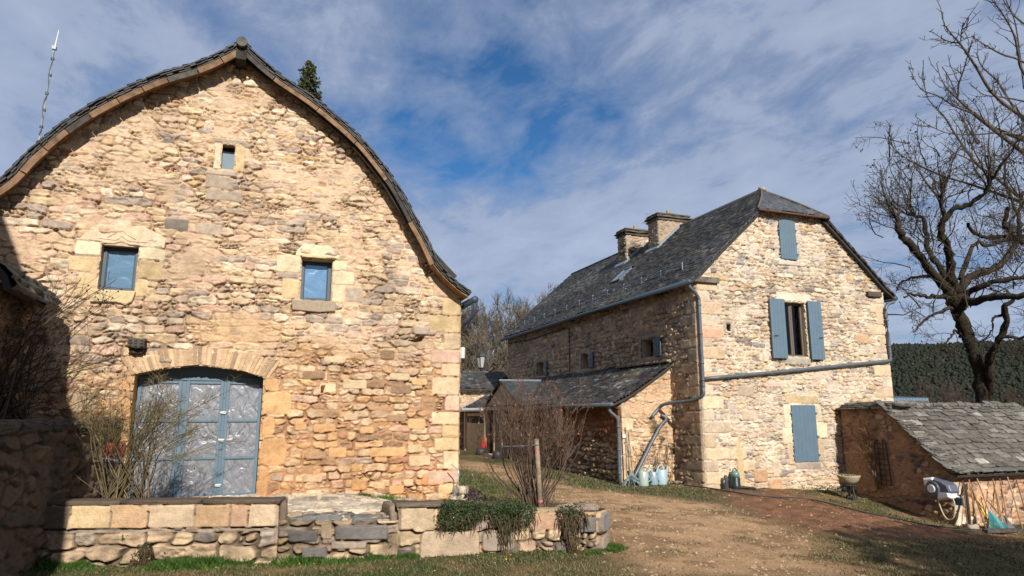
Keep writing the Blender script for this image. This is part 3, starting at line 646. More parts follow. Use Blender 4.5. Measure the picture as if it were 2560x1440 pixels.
fr = barn_window(WIN_L, [(-2.67, 4.26), (-2.40, 4.26), (-2.33, 4.235), (-2.20, 4.235), (-2.11, 4.275), (-2.0, 4.235), (-1.87, 4.235), (-1.83, 4.22), (-1.52, 4.22), (-1.50, 4.38), (-1.66, 4.47), (-1.86, 4.55), (-2.02, 4.525), (-2.11, 4.55), (-2.25, 4.52), (-2.43, 4.53), (-2.58, 4.42)],
            [(-2.44, 3.52), (-1.84, 3.52), (-1.88, 3.36), (-1.96, 3.30), (-2.08, 3.34), (-2.25, 3.34), (-2.43, 3.33)], alb(238, 214, 180), alb(232, 206, 160))
q = MB()                                                # drip moulding and ogee carved on the left lintel
for k, pts in enumerate(([(-2.40, 4.305), (-2.18, 4.30), (-2.11, 4.36), (-2.0, 4.30), (-1.75, 4.295)], [(-2.30, 4.33), (-2.20, 4.40), (-2.12, 4.45), (-2.03, 4.39), (-1.92, 4.33)])):
    P_ = smooth_path(pts, 5); q.tube([(a, YB - .031, b) for a, b in P_], .008, 6, alb(232, 208, 174))
q.build('moulding', M['stone'], fr, smooth=True)
fr2 = barn_window(WIN_R, [(.42, 4.28), (.50, 4.27), (1.05, 4.25), (1.16, 4.26), (1.11, 4.36), (1.06, 4.42), (.94, 4.48), (.80, 4.47), (.66, 4.49), (.52, 4.45), (.44, 4.36)],
            [(.40, 3.53), (1.10, 3.53), (1.10, 3.37), (.84, 3.34), (.42, 3.36)], alb(246, 226, 188), alb(186, 166, 142))
q = MB(); q.rough((.50, YB - .085, 4.245), (1.07, YB + .05, 4.285), .006, alb(240, 214, 170), 4, 6); q.build('moulding', M['stone'], fr2, smooth=True)
sw = MB(); sw.box((SLIT[0], YB + .10, SLIT[2]), (SLIT[1], YB + .13, SLIT[3] - .11)); sw_o = sw.build('slit_window', M['paint'], barn)
sw = MB(); sw.box((SLIT[0], YB + .12, SLIT[3] - .11), (SLIT[1], YB + .14, SLIT[3])); sw.build('pane', M['dark'], sw_o)
# the double door
yd = YB + .27; fr = MB(); T = .05
dz0, dzt = .44, 2.235
cols = [(-1.735, -1.125), (-1.065, -.525), (-.485, .045)]
def bar(x0, x1, z0, z1, y=yd, d=.07): fr.box((x0, y, z0), (x1, y + d, z1))
fan = [(-1.735, dzt + .035), (.05, dzt + .02)] + [(a, b + .01) for a, b in AR_IN[::-1] if -1.735 < a < .05]
V = [(a, yd + .01, b) for a, b in fan] + [(a, yd + .06, b) for a, b in fan]; n_ = len(fan)
fr.add(V, [tuple(range(n_)), tuple(range(2 * n_ - 1, n_ - 1, -1))] + [(i, i + n_, (i + 1) % n_ + n_, (i + 1) % n_) for i in range(n_)])
bar(-1.745, .055, dzt - .02, dzt + .035, yd - .01, .09)
for a, b in cols: bar(a, a + T, dz0, dzt - .02); bar(b - T, b, dz0, dzt - .02)
bar(-1.125, -1.065, dz0, dzt - .02, yd + .012, .05); bar(-.525, -.485, dz0, dzt - .02, yd + .01, .05)
zs = [dz0, 1.03, 1.60, dzt - .02]
for a, b in cols:
    for k, zz in enumerate(zs): bar(a + T, b - T, zz - (.022 if 0 < k < 3 else 0) - (.05 if k == 3 else 0), zz + (.022 if 0 < k < 3 else 0) + (.06 if k == 0 else 0), yd + .006, .058)
door = fr.build('double_door', M['paint'], barn, bevel=.004)
for a, b in cols:
    for k in range(3):
        p = MB(); z0_, z1_ = zs[k] + (.06 if k == 0 else .022), zs[k + 1] - (.022 if k < 2 else .05)
        p.box((a + T, yd + .03, z0_), (b - T, yd + .045, z1_)); p.build('panel', M['film_grey'], door)
for zz in (1.72, 1.30, .62):
    p = MB(); p.box((-.545, yd - .022, zz - .018), (-.47, yd, zz + .018), (.7, .7, .66)); p.tube([(-.55, yd - .03, zz), (-.46, yd - .03, zz + .012)], .009, 6, (.72, .7, .62)); p.build('latch', M['plain'], door)
# carved corbel
p = MB(); p.rough((-1.86, YB - .22, 2.655), (-1.63, YB + .05, 2.80), .012, alb(128, 118, 106) * .6, 3, 6, .2); p.rough((-1.82, YB - .13, 2.58), (-1.66, YB + .05, 2.665), .008, alb(120, 108, 96) * .6, 4, 4)
for k in range(9): p.lathe([(0, -.02), (.018, -.012), (.022, 0), (.018, .012), (0, .02)], (-1.82 + .075 * (k % 3), YB - .218, 2.69 + .04 * (k // 3)), 6, alb(118, 108, 98) * .6)
p.build('corbel', M['stone'], barn, smooth=True)
# roof: slates, boarded underside, curved boards along the verge, ridge log
YV = YB - .34
def verge_jag(P): return np.ones(len(P), bool)
rl, rr_ = smooth_path(SLATE_L, 4), smooth_path(SLATE_R, 4)
roof = None
for prof, V in ((rl, (1, 0, 0)), (rr_, (-1, 0, 0))):
    pr = prof.copy(); pr[:, 0] *= V[0]
    P, F, C = slates((0, YV, 0), (0, 1, 0), V, (0, 0, 1), 0, YBK - YV + .3, .03, .15, .2, .02, SLATE_PAL, 400 + V[0], prof=pr, moss=.3, rest=.06, jag=.2)
    o = link('roof', np_mesh(P, F, C), M['slate'], barn); roof = roof or o
rv = np.random.RandomState(12)
for prof in (rl, rr_):                                  # stacked slate ends seen along the verge
    mb = MB(); pts = resample(prof, 64); d = np.gradient(pts, axis=0); d /= np.linalg.norm(d, axis=1, keepdims=True); nn = np.stack([-d[:, 1], d[:, 0]], 1); nn *= np.sign(nn[:, 1:2] + 1e-9)
    for k in range(len(pts) - 1):
        for L_ in range(3):
            a, b = pts[k] - nn[k] * (.022 + .027 * L_), pts[k + 1] - nn[k + 1] * (.022 + .027 * L_ + rv.uniform(-.006, .004)); a2, b2 = a + nn[k] * .022, b + nn[k + 1] * .022
            y0 = YV - rv.uniform(.0, .035) + .02 * L_; y1 = YV + .5
            mb.hexa([(a[0], y0, a[1]), (b[0], y0, b[1]), (b[0], y1, b[1]), (a[0], y1, a[1]), (a2[0], y0, a2[1]), (b2[0], y0, b2[1]), (b2[0], y1, b2[1]), (a2[0], y1, a2[1])] if (b - a)[0] > 0 else
                    [(b[0], y0, b[1]), (a[0], y0, a[1]), (a[0], y1, a[1]), (b[0], y1, b[1]), (b2[0], y0, b2[1]), (a2[0], y0, a2[1]), (a2[0], y1, a2[1]), (b2[0], y1, b2[1])], np.array([.04, .038, .036]) * rv.uniform(.6, 1.5))
    mb.build('verge_slates', M['slate'], barn)
def offset(prof, d):
    t = np.gradient(prof, axis=0); t /= np.linalg.norm(t, axis=1, keepdims=True); nn = np.stack([-t[:, 1], t[:, 0]], 1); nn *= np.sign(nn[:, 1:2] + 1e-9); return prof + nn * d
for prof in (rl, rr_):
    so_ = MB(); q = offset(prof, -.085); q = q if q[0, 0] < q[-1, 0] else q[::-1]
    strip_solid(so_, q, YV + .05, YBK + .2, .02, lambda a, b, t: (a, t, b), alb(150, 112, 78))
    so_.build('soffit', M['wood_attr'], barn)
rb = np.random.RandomState(2)
def board_run(poly, y0, y1, th, cuts, cols_, off):
    bb = MB()
    q = offset(resample(smooth_path(poly, 6), 90), off); q = q if q[0, 0] < q[-1, 0] else q[::-1]; n_ = len(q); ed = [int(c * (n_ - 1)) for c in cuts]
    for k, (a, b) in enumerate(zip(ed[:-1], ed[1:])):
        seg = q[a:b + 1].copy(); seg[-1] = seg[-1] * .75 + seg[-2] * .25
        strip_solid(bb, seg, y0 - rb.uniform(0, .012), y1, th * rb.uniform(.9, 1.1), lambda a_, b_, t: (a_, t, b_), cols_[k % len(cols_)] * rb.uniform(.6, 1.15))
    bb.build('barge_board', M['wood_attr'], barn)
WB, WG = alb(160, 126, 96), alb(106, 98, 90)
board_run(SLATE_L, YV + .03, YV + .055, .090, np.linspace(0, 1, 15), [WB, WB * .9, WB * .8, WG], -.088)
board_run(SLATE_R[2:][::-1], YV + .03, YV + .055, .07, np.linspace(0, 1, 7), [WG * .8, WB * .8, WB * .9, WB * .8], -.088)
board_run(BARN_EDGE[1:16], YV + .09, YV + .16, .13, [0, .22, .45, .72, 1], [WG * .6, WG * .55, WG * .7, WG * .8], .09)
board_run(BARN_EDGE[15:27], YV + .12, YV + .18, .13, [0, .12, .5, 1], [WG * .25, WG * .6, WG * .5], .09)
RX, RZ = SLATE_L[-1]; rd = MB(); rd.tube([(RX, YV - .10, RZ - .09), (RX, YV + .6, RZ - .09)], [.085, .085], 12, alb(138, 134, 128) * .5); rd.box((RX - .08, YV - .02, RZ - .36), (RX + .08, YV + .5, RZ - .16), alb(100, 90, 80) * .4); rd.build('ridge_beam', M['wood_attr'], barn)
# eaves gutter and its elbow on the right corner
gt = MB(); gt.tube([(3.42, YV - .02, 3.66), (3.42, YBK, 3.62)], .06, 10); gt.tube(smooth_path([(3.42, YV + .03, 3.62), (3.43, YV + .05, 3.48), (3.40, YV + .15, 3.36), (3.31, YV + .30, 3.28)], 6), .042, 10)
gt.build('gutter', M['paint_dark'], barn, smooth=True)
wl = MB(); wl.lathe([(0, 0), (.05, .01), (.055, .18), (.045, .2), (0, .21)], (3.335, YB + .12, 2.66), 10, (.55, .56, .52)); wl.box((3.26, YB + .09, 2.74), (3.31, YB + .15, 2.80), (.1, .1, .1)); wl.build('wall_lamp', M['gloss'], barn)

# aerial on the barn roof
am = thing('aerial_mast', 'thin grey aerial mast with coiled cable above the barn roof', 'antenna', (-3.9, 12.6, 4.9))
pA, pB, pC = onY(98, 350, 12.6), onY(136, 120, 12.6), onY(147, 76, 12.6); a0 = pA - (pB - pA) * .15
q = MB(); q.tube([a0, pA * .5 + pB * .5, pB], [.015, .013, .010], 8, (.3, .33, .36)); q.build('pole', M['plain'], am)
q = MB(); q.tube([pB - (pB - pA) * .05, pC], [.012, .006], 6, (.7, .7, .7)); q.box(pB - .03, pB + .03, (.4, .4, .42)); q.build('whip', M['plain'], am)
cb = [pB + (.01, -.02, -.03)] + [pB + (pA - pB) * s + np.array([.018 * math.sin(s * 17), -.03, 0]) * (1 if s > .5 else .6) for s in np.linspace(.1, .95, 18)]
q = MB(); q.tube(smooth_path(cb, 4), .008, 5, (.12, .13, .14))
for s in (.12, .3, .5, .68, .86): c_ = pB + (pA - pB) * s; q.lathe([(.028, -.02), (.028, .02)], c_, 8, (.1, .1, .1))
q.build('cable', M['plain'], am)
# ------------------------------------------------------------------ terrace in front of the barn
TW = [np.array(p) for p in [(-2.30, 9.58), (.31, 8.83), (1.66, 8.46), (4.15, 8.16), (4.42, 8.45), (4.50, 9.25)]]
def seg_frame(a, b):
    d = np.array([b[0] - a[0], b[1] - a[1], 0]); L = np.linalg.norm(d); U = d / L; N = np.array([U[1], -U[0], 0]); return U, N, L
tw = thing('terrace_wall', 'low dry stone retaining wall with dressed slabs in front of the barn', 'retaining wall', (1.2, 8.6, 0))
GRS, YEL, ORS, CRS, PKS = alb(186, 168, 146), alb(226, 194, 138), alb(218, 176, 126), alb(226, 198, 156), alb(228, 180, 140)
BGS = alb(150, 146, 142)
segs = [
    (0, 1, .47, [(0, .06, .0, .55, GRS)], None),
]
def wall_seg(a, b, top0, top1, seed, blocks, pal, joint=.012, depth=.055, su=.30, sv=.15, edge=.04, res=.0115, smear=.16):
    U, N, L = seg_frame(a, b); zb = -.15
    f = lambda u, v: masonry(u, v, seed, su, sv, pal, alb(142, 120, 94), joint, depth, .05, .65, .4, 5, .28, .05, smear, .04, [(q[0], q[1], q[2] - zb, q[3] - zb) + q[4:] for q in blocks], .4, small=.10)
    P, F, C = sheet((a[0], a[1], zb), U, (0, 0, 1), N, L, max(top0, top1) - zb, res, f, lambda u, v: v + zb < top0 + (top1 - top0) * u / L, edge)
    link('wall_face', np_mesh(P, F, C), M['stone'], tw)
U1, N1, L1 = seg_frame(TW[0], TW[1])
sx = [0, .38, .83, 1.25, 1.77, 2.17, 2.38, 2.715]; sc_ = [alb(140, 120, 98), YEL, ORS, CRS, ORS, PKS * .9, CRS]
wall_seg(TW[0], TW[1], .665, .665, 501, [(sx[k] + .004, sx[k + 1] - .004, .40, .66, sc_[k], .035, .006) for k in range(7)] + [(.0, 2.7, .345, .385, GRS * .8, .01, .01)], PAL_WALL, su=.34, sv=.17)
U2, N2, L2 = seg_frame(TW[1], TW[2])
wall_seg(TW[1], TW[2], .475, .45, 502, [(.12, .48, .22, .36, BGS * .85, .04, .03), (.66, 1.30, .24, .41, BGS * .75, .05, .03), (.62, 1.05, .13, .23, GRS * .9, .04, .03), (.30, .60, .04, .17, BGS * .85, .04, .03), (.50, .64, .25, .42, CRS, .03, .03), (.2, .6, -.16, .02, BGS * .7, .04, .02)], PAL_WALL, su=.28, sv=.11, joint=.012, depth=.06)
U3, N3, L3 = seg_frame(TW[2], TW[3])
wall_seg(TW[2], TW[3], .60, .47, 503, [(.0, .42, .34, .59, CRS * .9, .04, .015), (.43, .80, .34, .58, YEL, .03, .015), (.82, 1.3, .32, .56, GRS, .03, .02), (1.32, 1.62, .30, .52, GRS, .03, .02), (1.62, 2.05, .27, .49, PKS, .03, .015), (.25, .98, -.05, .32, alb(205, 180, 146), .06, .08), (1.0, 1.42, .05, .28, GRS, .06, .06), (2.08, 2.5, .22, .42, BGS * .8, .06, .05)], PAL_WALL, su=.32, sv=.15)
wall_seg(TW[3], TW[4], .47, .46, 504, [(.02, .38, .2, .44, BGS * .8, .06, .05), (.02, .36, -.02, .17, GRS, .05, .05)], PAL_WALL)
wall_seg(TW[4], TW[5], .46, .40, 505, [], PAL_WALL, res=.03)
# coping slabs
mb = MB(); rc = np.random.RandomState(21)
def cope(a, b, z, w, h, n, c, over=.05, seed=0):
    U, N, L = seg_frame(a, b); ang = math.atan2(U[1], U[0])
    for k in range(n):
        q = MB(); q.rough((L * k / n + .004, -w + over, z + rc.uniform(-.006, .004)), (L * (k + 1) / n - .004, over, z + h), .005, c * rc.uniform(.8, 1.15), seed + k, 6, .12)
        V = q.v[0]; nx, ny = N[0], N[1]
        V2 = np.stack([a[0] + V[:, 0] * U[0] + V[:, 1] * nx, a[1] + V[:, 0] * U[1] + V[:, 1] * ny, V[:, 2]], 1); mb.add(V2, q.f, q.c[0])
cope(TW[0], TW[1] + U1[:2] * .03, .665, .30, .045, 3, alb(120, 104, 88), .06, 1)
cope(TW[2] - U3[:2] * .04, TW[2] + U3[:2] * .75, .60, .22, .04, 1, alb(130, 116, 98), .05, 31)
cope(TW[2] + U3[:2] * 1.55, TW[2] + U3[:2] * 2.05, .475, .20, .05, 1, alb(190, 165, 130), .05, 51)
mb.build('coping', M['stone'], tw, smooth=True)
mb = MB()                                               # rounded slab ends beside the steps
for (cx_, cy_, h_, c_) in ((.36, 8.92, .69, alb(130, 112, 94)), (1.62, 8.60, .62, alb(150, 134, 116))):
    mb.rough((cx_ - .055, cy_ - .10, .25), (cx_ + .055, cy_ + .55, h_), .008, c_, 7, 6, .5)
for k in range(9):
    x_ = rc.uniform(3.7, 4.45); mb.rough((x_ - .13, 8.28 + rc.uniform(0, .5), .33), (x_ + .13, 8.5 + rc.uniform(0, .5), .46 + rc.uniform(-.02, .04)), .02, GRS * rc.uniform(.7, 1.0), 60 + k, 5, .5)
for k in range(16):                                     # loose step stones
    s_ = rc.uniform(.02, 1.0); p_ = TW[1] + (TW[2] - TW[1]) * s_ + np.array([.02, .15 + rc.uniform(0, .3)]); w_ = rc.uniform(.10, .24)
    mb.rough((p_[0] - w_, p_[1] - .14, .38), (p_[0] + w_, p_[1] + .14, .465 + rc.uniform(0, .035)), .015, [BGS * .8, CRS, GRS][k % 3] * rc.uniform(.8, 1.1), 90 + k, 5, .4)
mb.build('cap_stone', M['stone'], tw, smooth=True)
# soil of the two raised beds and the flagstones between them
def patch(name, poly, zf, res, colf, m, **kw):
    poly = np.array(poly); lo, hi = poly.min(0), poly.max(0)
    x, y = np.meshgrid(np.arange(lo[0], hi[0] + res, res), np.arange(lo[1], hi[1] + res, res), indexing='ij'); nx, ny = x.shape; x, y = x.ravel(), y.ravel()
    i = np.arange(nx * ny).reshape(nx, ny); F = np.stack([i[:-1, :-1], i[1:, :-1], i[1:, 1:], i[:-1, 1:]], -1).reshape(-1, 4)
    F = F[poly_in(poly)(x[F].mean(1), y[F].mean(1))]; z, c = zf(x, y), colf(x, y)
    if isinstance(z, tuple): z, c = z
    used = np.zeros(len(x), bool); used[F.ravel()] = True; mp = np.cumsum(used) - 1; P = np.stack([x, y, z], 1)
    return tag(link(name, np_mesh(P[used], mp[F], c[used]), m), **kw)
soilc = lambda x, y: np.array([.10, .072, .048]) * (.7 + .7 * fbm(x * 9, y * 9, 61, 4))[:, None]
patch('flower_bed_soil', [(-2.3, 9.62), (.31, 8.88), (.36, 9.45), (-2.2, 10.2)], lambda x, y: .645 + .06 * (fbm(x * 7, y * 7, 62, 4) - .5), .03, soilc, M['ground'], kind='structure')
patch('flower_bed_soil', [(1.66, 8.50), (4.15, 8.20), (4.40, 8.46), (4.46, 9.2), (3.4, 9.42), (1.72, 9.40)], lambda x, y: .585 - .055 * (x - 1.66) + .06 * (fbm(x * 7, y * 7, 63, 4) - .5), .03, soilc, M['ground'], kind='structure')
def flags(x, y):
    h, c = masonry(x * 1.0, y * 1.0, 640, .42, .24, [(4, PALE), (3, alb(206, 194, 172)), (1, GRS)], alb(196, 180, 150), .012, .03, .025, .95, .9, 2.6, .2, .07, .1, .02, (), .25)
    zt = .455 - .20 * sst(1.2, 3.2, x) - .03 * sst(9.5, 8.6, y); return zt + h * .7, c
patch('terrace_paving', [(-2.2, 9.6), (.31, 8.90), (1.66, 8.52), (1.72, 9.42), (3.2, 10.2), (3.3, 11.52), (-2.0, 11.8)], flags, .02, lambda x, y: None, M['stone'], kind='structure')
patch('soil_bank', [(1.70, 9.38), (3.4, 9.40), (4.48, 9.2), (4.3, 10.1), (3.3, 11.3), (3.2, 10.2)], lambda x, y: np.minimum(gz(x, y) + .015, .3) + .22 * sst(9.75, 9.38, y) * sst(4.5, 3.4, x) + .03 * (fbm(x * 6, y * 6, 64, 3) - .5), .03, lambda x, y: mixc(np.ones((len(x), 3)) * LAWN2, LAWN, sst(.4, .6, fbm(x * 3, y * 3, 65, 3))), M['ground'], kind='structure')

# ------------------------------------------------------------------ low shaded wall on the left, the annex behind it, the neighbouring barn that throws the shadow
PAL_DK = [(3, alb(122, 102, 80)), (2, alb(142, 116, 86)), (2, alb(104, 92, 80)), (1, alb(132, 106, 80)), (1, alb(96, 86, 76))]  # stone tones darkened to deepen the shade on this side
lw = thing('boundary_wall', 'shaded rubble wall with dark rounded coping left of the double door', 'wall', (-2.1, 10, 0))
a, b = np.array([-2.75, 6.6]), np.array([-1.88, 11.48])
U, N, L = seg_frame(a, b)
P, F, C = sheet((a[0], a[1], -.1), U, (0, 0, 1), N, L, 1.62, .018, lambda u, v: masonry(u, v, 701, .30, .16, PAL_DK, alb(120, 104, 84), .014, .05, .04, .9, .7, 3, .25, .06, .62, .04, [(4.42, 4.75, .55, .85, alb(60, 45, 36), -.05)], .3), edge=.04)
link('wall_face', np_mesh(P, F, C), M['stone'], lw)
mb = MB()
for k in range(7):
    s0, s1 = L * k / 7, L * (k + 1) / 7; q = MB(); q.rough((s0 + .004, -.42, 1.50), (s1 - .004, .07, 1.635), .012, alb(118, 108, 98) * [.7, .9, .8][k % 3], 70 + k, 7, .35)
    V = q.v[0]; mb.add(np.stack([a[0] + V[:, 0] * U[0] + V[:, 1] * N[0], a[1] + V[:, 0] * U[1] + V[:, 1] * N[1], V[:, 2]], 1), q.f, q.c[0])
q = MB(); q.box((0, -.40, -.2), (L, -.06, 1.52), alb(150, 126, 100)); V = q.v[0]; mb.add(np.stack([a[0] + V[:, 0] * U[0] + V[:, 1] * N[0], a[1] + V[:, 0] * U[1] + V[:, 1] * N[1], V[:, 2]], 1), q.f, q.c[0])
mb.build('coping', M['stone'], lw, smooth=False)
an = thing('annex', 'small shaded stone annex with a rounded slate roof at the left edge', 'outbuilding', (-3.6, 10, 0))
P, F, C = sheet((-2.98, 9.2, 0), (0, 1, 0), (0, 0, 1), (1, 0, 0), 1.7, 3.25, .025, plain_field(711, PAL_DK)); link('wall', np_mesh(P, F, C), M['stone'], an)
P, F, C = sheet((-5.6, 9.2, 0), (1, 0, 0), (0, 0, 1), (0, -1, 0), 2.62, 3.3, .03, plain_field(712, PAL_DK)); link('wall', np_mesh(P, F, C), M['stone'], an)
mb = MB(); mb.box((-5.6, 10.86, 0), (-3.0, 10.9, 3.3), TAN); mb.box((-5.62, 9.22, 0), (-5.58, 10.88, 3.3), TAN); mb.build('wall', M['stone'], an)
pr = smooth_path([(-2.66, 3.10), (-2.74, 3.28), (-2.92, 3.43), (-3.25, 3.56), (-4.1, 3.72), (-5.8, 3.75)], 5); pp = pr.copy(); pp[:, 0] *= -1
P, F, C = slates((0, 9.0, 0), (0, 1, 0), (-1, 0, 0), (0, 0, 1), 0, 2.0, .025, .12, .2, .035, SLATE_PAL, 720, prof=pp); link('roof', np_mesh(P, F, C), M['slate'], an)
mb = MB(); strip_solid(mb, offset(pr[::-1], -.03), 9.0, 11.0, .07, lambda a_, b_, t: (a_, t, b_), (.03, .028, .026)); mb.build('soffit', M['slate'], an)
nb = thing('neighbouring_barn', 'tall neighbouring stone barn with curved roof standing left of the camera', 'barn', (-6, 0, 0))
edge = [(-2.15, -0.3), (-2.15, 4.3), (-2.35, 4.9), (-2.71, 5.74), (-3.05, 6.6), (-3.51, 7.7), (-3.95, 8.75), (-4.87, 10.2), (-6.07, 11.3), (-7.07, 11.9), (-8.37, 11.2), (-9.77, 9.3), (-10.97, 6.5), (-11.47, 4.3), (-11.47, -0.3)]
mb = MB(); n_ = len(edge); y0, y1 = -9.0, 5.0; V = [(x, y0, z_) for x, z_ in edge] + [(x, y1, z_) for x, z_ in edge]
mb.add(V, [tuple(range(n_))[::-1], tuple(range(n_, 2 * n_))] + [(0, n_, n_ + 1, 1), (n_ - 2, 2 * n_ - 2, 2 * n_ - 1, n_ - 1)], CREAM); mb.build('wall', M['stone'], nb)
mb = MB(); strip_solid(mb, np.array(edge[1:-1]), y0 - .1, y1 + .02, -.08, lambda a_, b_, t: (a_, t, b_), (.05, .05, .05)); mb.build('roof', M['slate'], nb)
# ------------------------------------------------------------------ farmhouse
HX0, HX1, HY0, HY1 = 9.84, 15.92, 13.76, 27.2
hz0 = -.35
house = thing('farmhouse', 'two storey stone farmhouse with slate roof, chimneys and blue shutters', 'house', (12.9, HY0, 0))
RP_L = np.array([(9.58, 4.90), (9.85, 5.10), (10.5, 5.72), (11.14, 6.30), (11.77, 6.86), (12.88, 7.86)])
RP_R = np.array([(16.22, 4.90), (15.93, 5.10), (15.27, 5.72), (14.62, 6.30), (13.99, 6.86), (12.88, 7.86)])
gab = np.array([(9.7, 4.93), (9.85, 5.06), (10.5, 5.68), (11.14, 6.26), (11.80, 6.83), (11.9, 6.90), (13.86, 6.90), (13.96, 6.83), (14.62, 6.26), (15.27, 5.68), (15.93, 5.06), (16.1, 4.93)])
UW = [(12.47, 5.66), (13.00, 5.64), (12.98, 6.62), (12.88, 6.70), (12.73, 6.73), (12.58, 6.70), (12.47, 6.63)]
MW = (12.42, 13.14, 3.14, 4.53); LW = (12.45, 13.20, .54, 1.92); VT = (10.66, 10.78, 3.70, 3.88)
def hb(x0, x1, z0, z1, c, d=.012, r=.02): return (x0 - HX0, x1 - HX0, z0 - hz0, z1 - hz0, c, d, r)
HQ = [alb(238, 208, 160), alb(226, 196, 152), alb(232, 196, 150), alb(214, 190, 156), alb(236, 214, 176)]
bl = []; rq = np.random.RandomState(14); zq = -.2; k = 0
while zq < 4.85:
    hq = rq.uniform(.24, .34); 
    for side in (0, 1):
        wq = (.68 if (k + side) % 2 else .38) * rq.uniform(.85, 1.15); c_ = HQ[rq.randint(5)]
        bl.append(hb(9.845, 9.84 + wq, zq, zq + hq - .012, c_, .02, .03) if side == 0 else hb(15.92 - wq * .85, 15.915, zq, zq + hq - .012, c_, .02, .03))
    if rq.rand() < .6 and zq < 2.2: bl.append(hb(9.84 + wq + .32, 9.84 + wq + .32 + rq.uniform(.35, .5), zq, zq + hq - .02, HQ[rq.randint(5)], .02, .04))
    zq += hq; k += 1
bl += [hb(12.24, 13.36, 4.56, 4.78, alb(232, 220, 190)), hb(12.10, 12.41, 4.35, 4.55, OCHRE), hb(13.16, 13.30, 3.2, 4.5, alb(232, 216, 180)), hb(12.30, 12.41, 3.2, 4.4, alb(232, 216, 180)), hb(12.36, 13.20, 2.92, 3.11, alb(200, 194, 170), .03),
       hb(12.28, 13.36, 1.95, 2.16, DB2), hb(12.14, 12.44, 1.0, 1.36, DB), hb(12.22, 12.44, 1.37, 1.93, DB), hb(12.26, 12.44, .55, .98, CREAM), hb(13.21, 13.42, 1.5, 1.92, DB), hb(13.21, 13.56, 1.1, 1.49, DB), hb(13.21, 13.40, .55, 1.08, CREAM), hb(12.45, 13.25, .36, .53, GREY),
       hb(10.55, 10.65, 3.68, 3.92, GS), hb(10.79, 10.90, 3.66, 3.92, GS), hb(10.58, 10.86, 3.89, 3.97, GS), hb(10.34, 10.70, 3.62 - .0, 3.62 + .02, GS),
       hb(9.88, 10.52, 3.50, 3.74, alb(236, 168, 128), .03, .05), hb(12.40, 13.10, 5.50, 5.63, alb(226, 214, 196), .03),
       hb(11.62, 12.02, -.22, .16, alb(222, 176, 124), .03, .05), hb(11.78, 11.98, .2, .58, PALE), hb(11.2, 11.6, .1, .4, alb(226, 180, 126), .03, .06), hb(14.75, 15.2, 3.55, 3.8, alb(232, 186, 126), .03, .06), hb(14.6, 14.9, 5.25, 5.43, OCHRE, .02, .08), hb(10.46, 10.82, 4.96, 5.1, OCHRE), hb(11.75, 12.3, 2.35, 2.5, PINK)]
for k in range(7):                                      # brick jambs of the loft shutter
    zz = 5.68 + k * .14
    bl += [hb(12.30 + .05 * (k % 2), 12.455, zz, zz + .125, alb(214, 196, 178), .006, .01), hb(13.01, 13.17 - .05 * (k % 2), zz, zz + .125, alb(214, 196, 178), .006, .01)]
for k in range(6): bl.append(hb(12.40 + .115 * k, 12.505 + .115 * k, 6.70, 6.86, alb(226, 206, 186), .006, .01))
def gable_field(u, v):
    h, c = masonry(u, v, 801, .205, .108, PAL_HOUSE, alb(230, 213, 186), .010, .032, .018, .78, .45, 4.2, .22, .045, .30, .03, bl, .1, crack=.015, desat=.34)
    z_ = v + hz0; x_ = u + HX0
    g = soft(np.array([(10.70, -.1), (10.92, -.1), (10.93, .5), (10.88, .95), (10.80, 1.22), (10.72, .95), (10.74, .4)]), x_ + .05 * (fbm(x_ * 6, z_ * 6, 81, 3) - .5), z_, .03)   # cement patch
    h = h * (1 - g) + .04 * g; c = c * (1 - g)[:, None] + alb(224, 196, 152) * g[:, None]
    d = sst(.9, -.1, z_) * fbm(u * 1.5, v * 2, 82, 4); c = c * (1 - d[:, None] * np.array([.10, .2, .30]))
    return h, c
def gk(u, v):
    x, zz = u + HX0, v + hz0; k = zz < np.interp(x, gab[:, 0], gab[:, 1]); k &= ~poly_in(UW)(x, zz)
    for a, b, c, d in (MW, LW, VT): k &= ~((x > a) & (x < b) & (zz > c) & (zz < d))
    return k
P, F, C = sheet((HX0, HY0, hz0), (1, 0, 0), (0, 0, 1), (0, -1, 0), HX1 - HX0, 6.95 - hz0, .0145, gable_field, gk, edge=.03); link('wall', np_mesh(P, F, C), M['stone'], house)
# long side wall in shade, with three small openings
SW = [(15.72, 16.35, 3.20, 3.70), (19.60, 20.15, 3.14, 3.63), (23.3, 23.95, 3.10, 3.60)]
def side_u(y): return HY1 - y
sb = []; zq = -.2; k = 0
while zq < 4.8:
    hq = rq.uniform(.24, .34); wq = .42 if k % 2 else .72; sb.append((HY1 - HY0 - wq, HY1 - HY0 - .005, zq - hz0, zq + hq - .012 - hz0, HQ[rq.randint(5)] * .9, .02, .03)); zq += hq; k += 1
for a, b, c, d in SW: sb += [(side_u(b) - .16, side_u(b) - .01, c - hz0 - .05, d - hz0 + .1, GS), (side_u(b) - .2, side_u(a) + .2, d - hz0 + .01, d - hz0 + .13, GS), (side_u(b) - .1, side_u(a) + .2, c - hz0 - .12, c - hz0 - .01, GS)]
def sk(u, v):
    y, zz = HY1 - u, v + hz0; k = np.ones(len(u), bool)
    for a, b, c, d in SW: k &= ~((y > a) & (y < b) & (zz > c) & (zz < d))
    return k
P, F, C = sheet((HX0, HY1, hz0), (0, -1, 0), (0, 0, 1), (-1, 0, 0), HY1 - HY0, 5.0 - hz0, .026, lambda u, v: masonry(u, v, 811, .24, .14, PAL_SIDE, alb(196, 168, 140), .010, .036, .026, .78, .42, 4.2, .22, .045, .28, .04, sb, .12, small=.12, desat=.35), sk, edge=.03); link('wall', np_mesh(P, F, C), M['stone'], house)
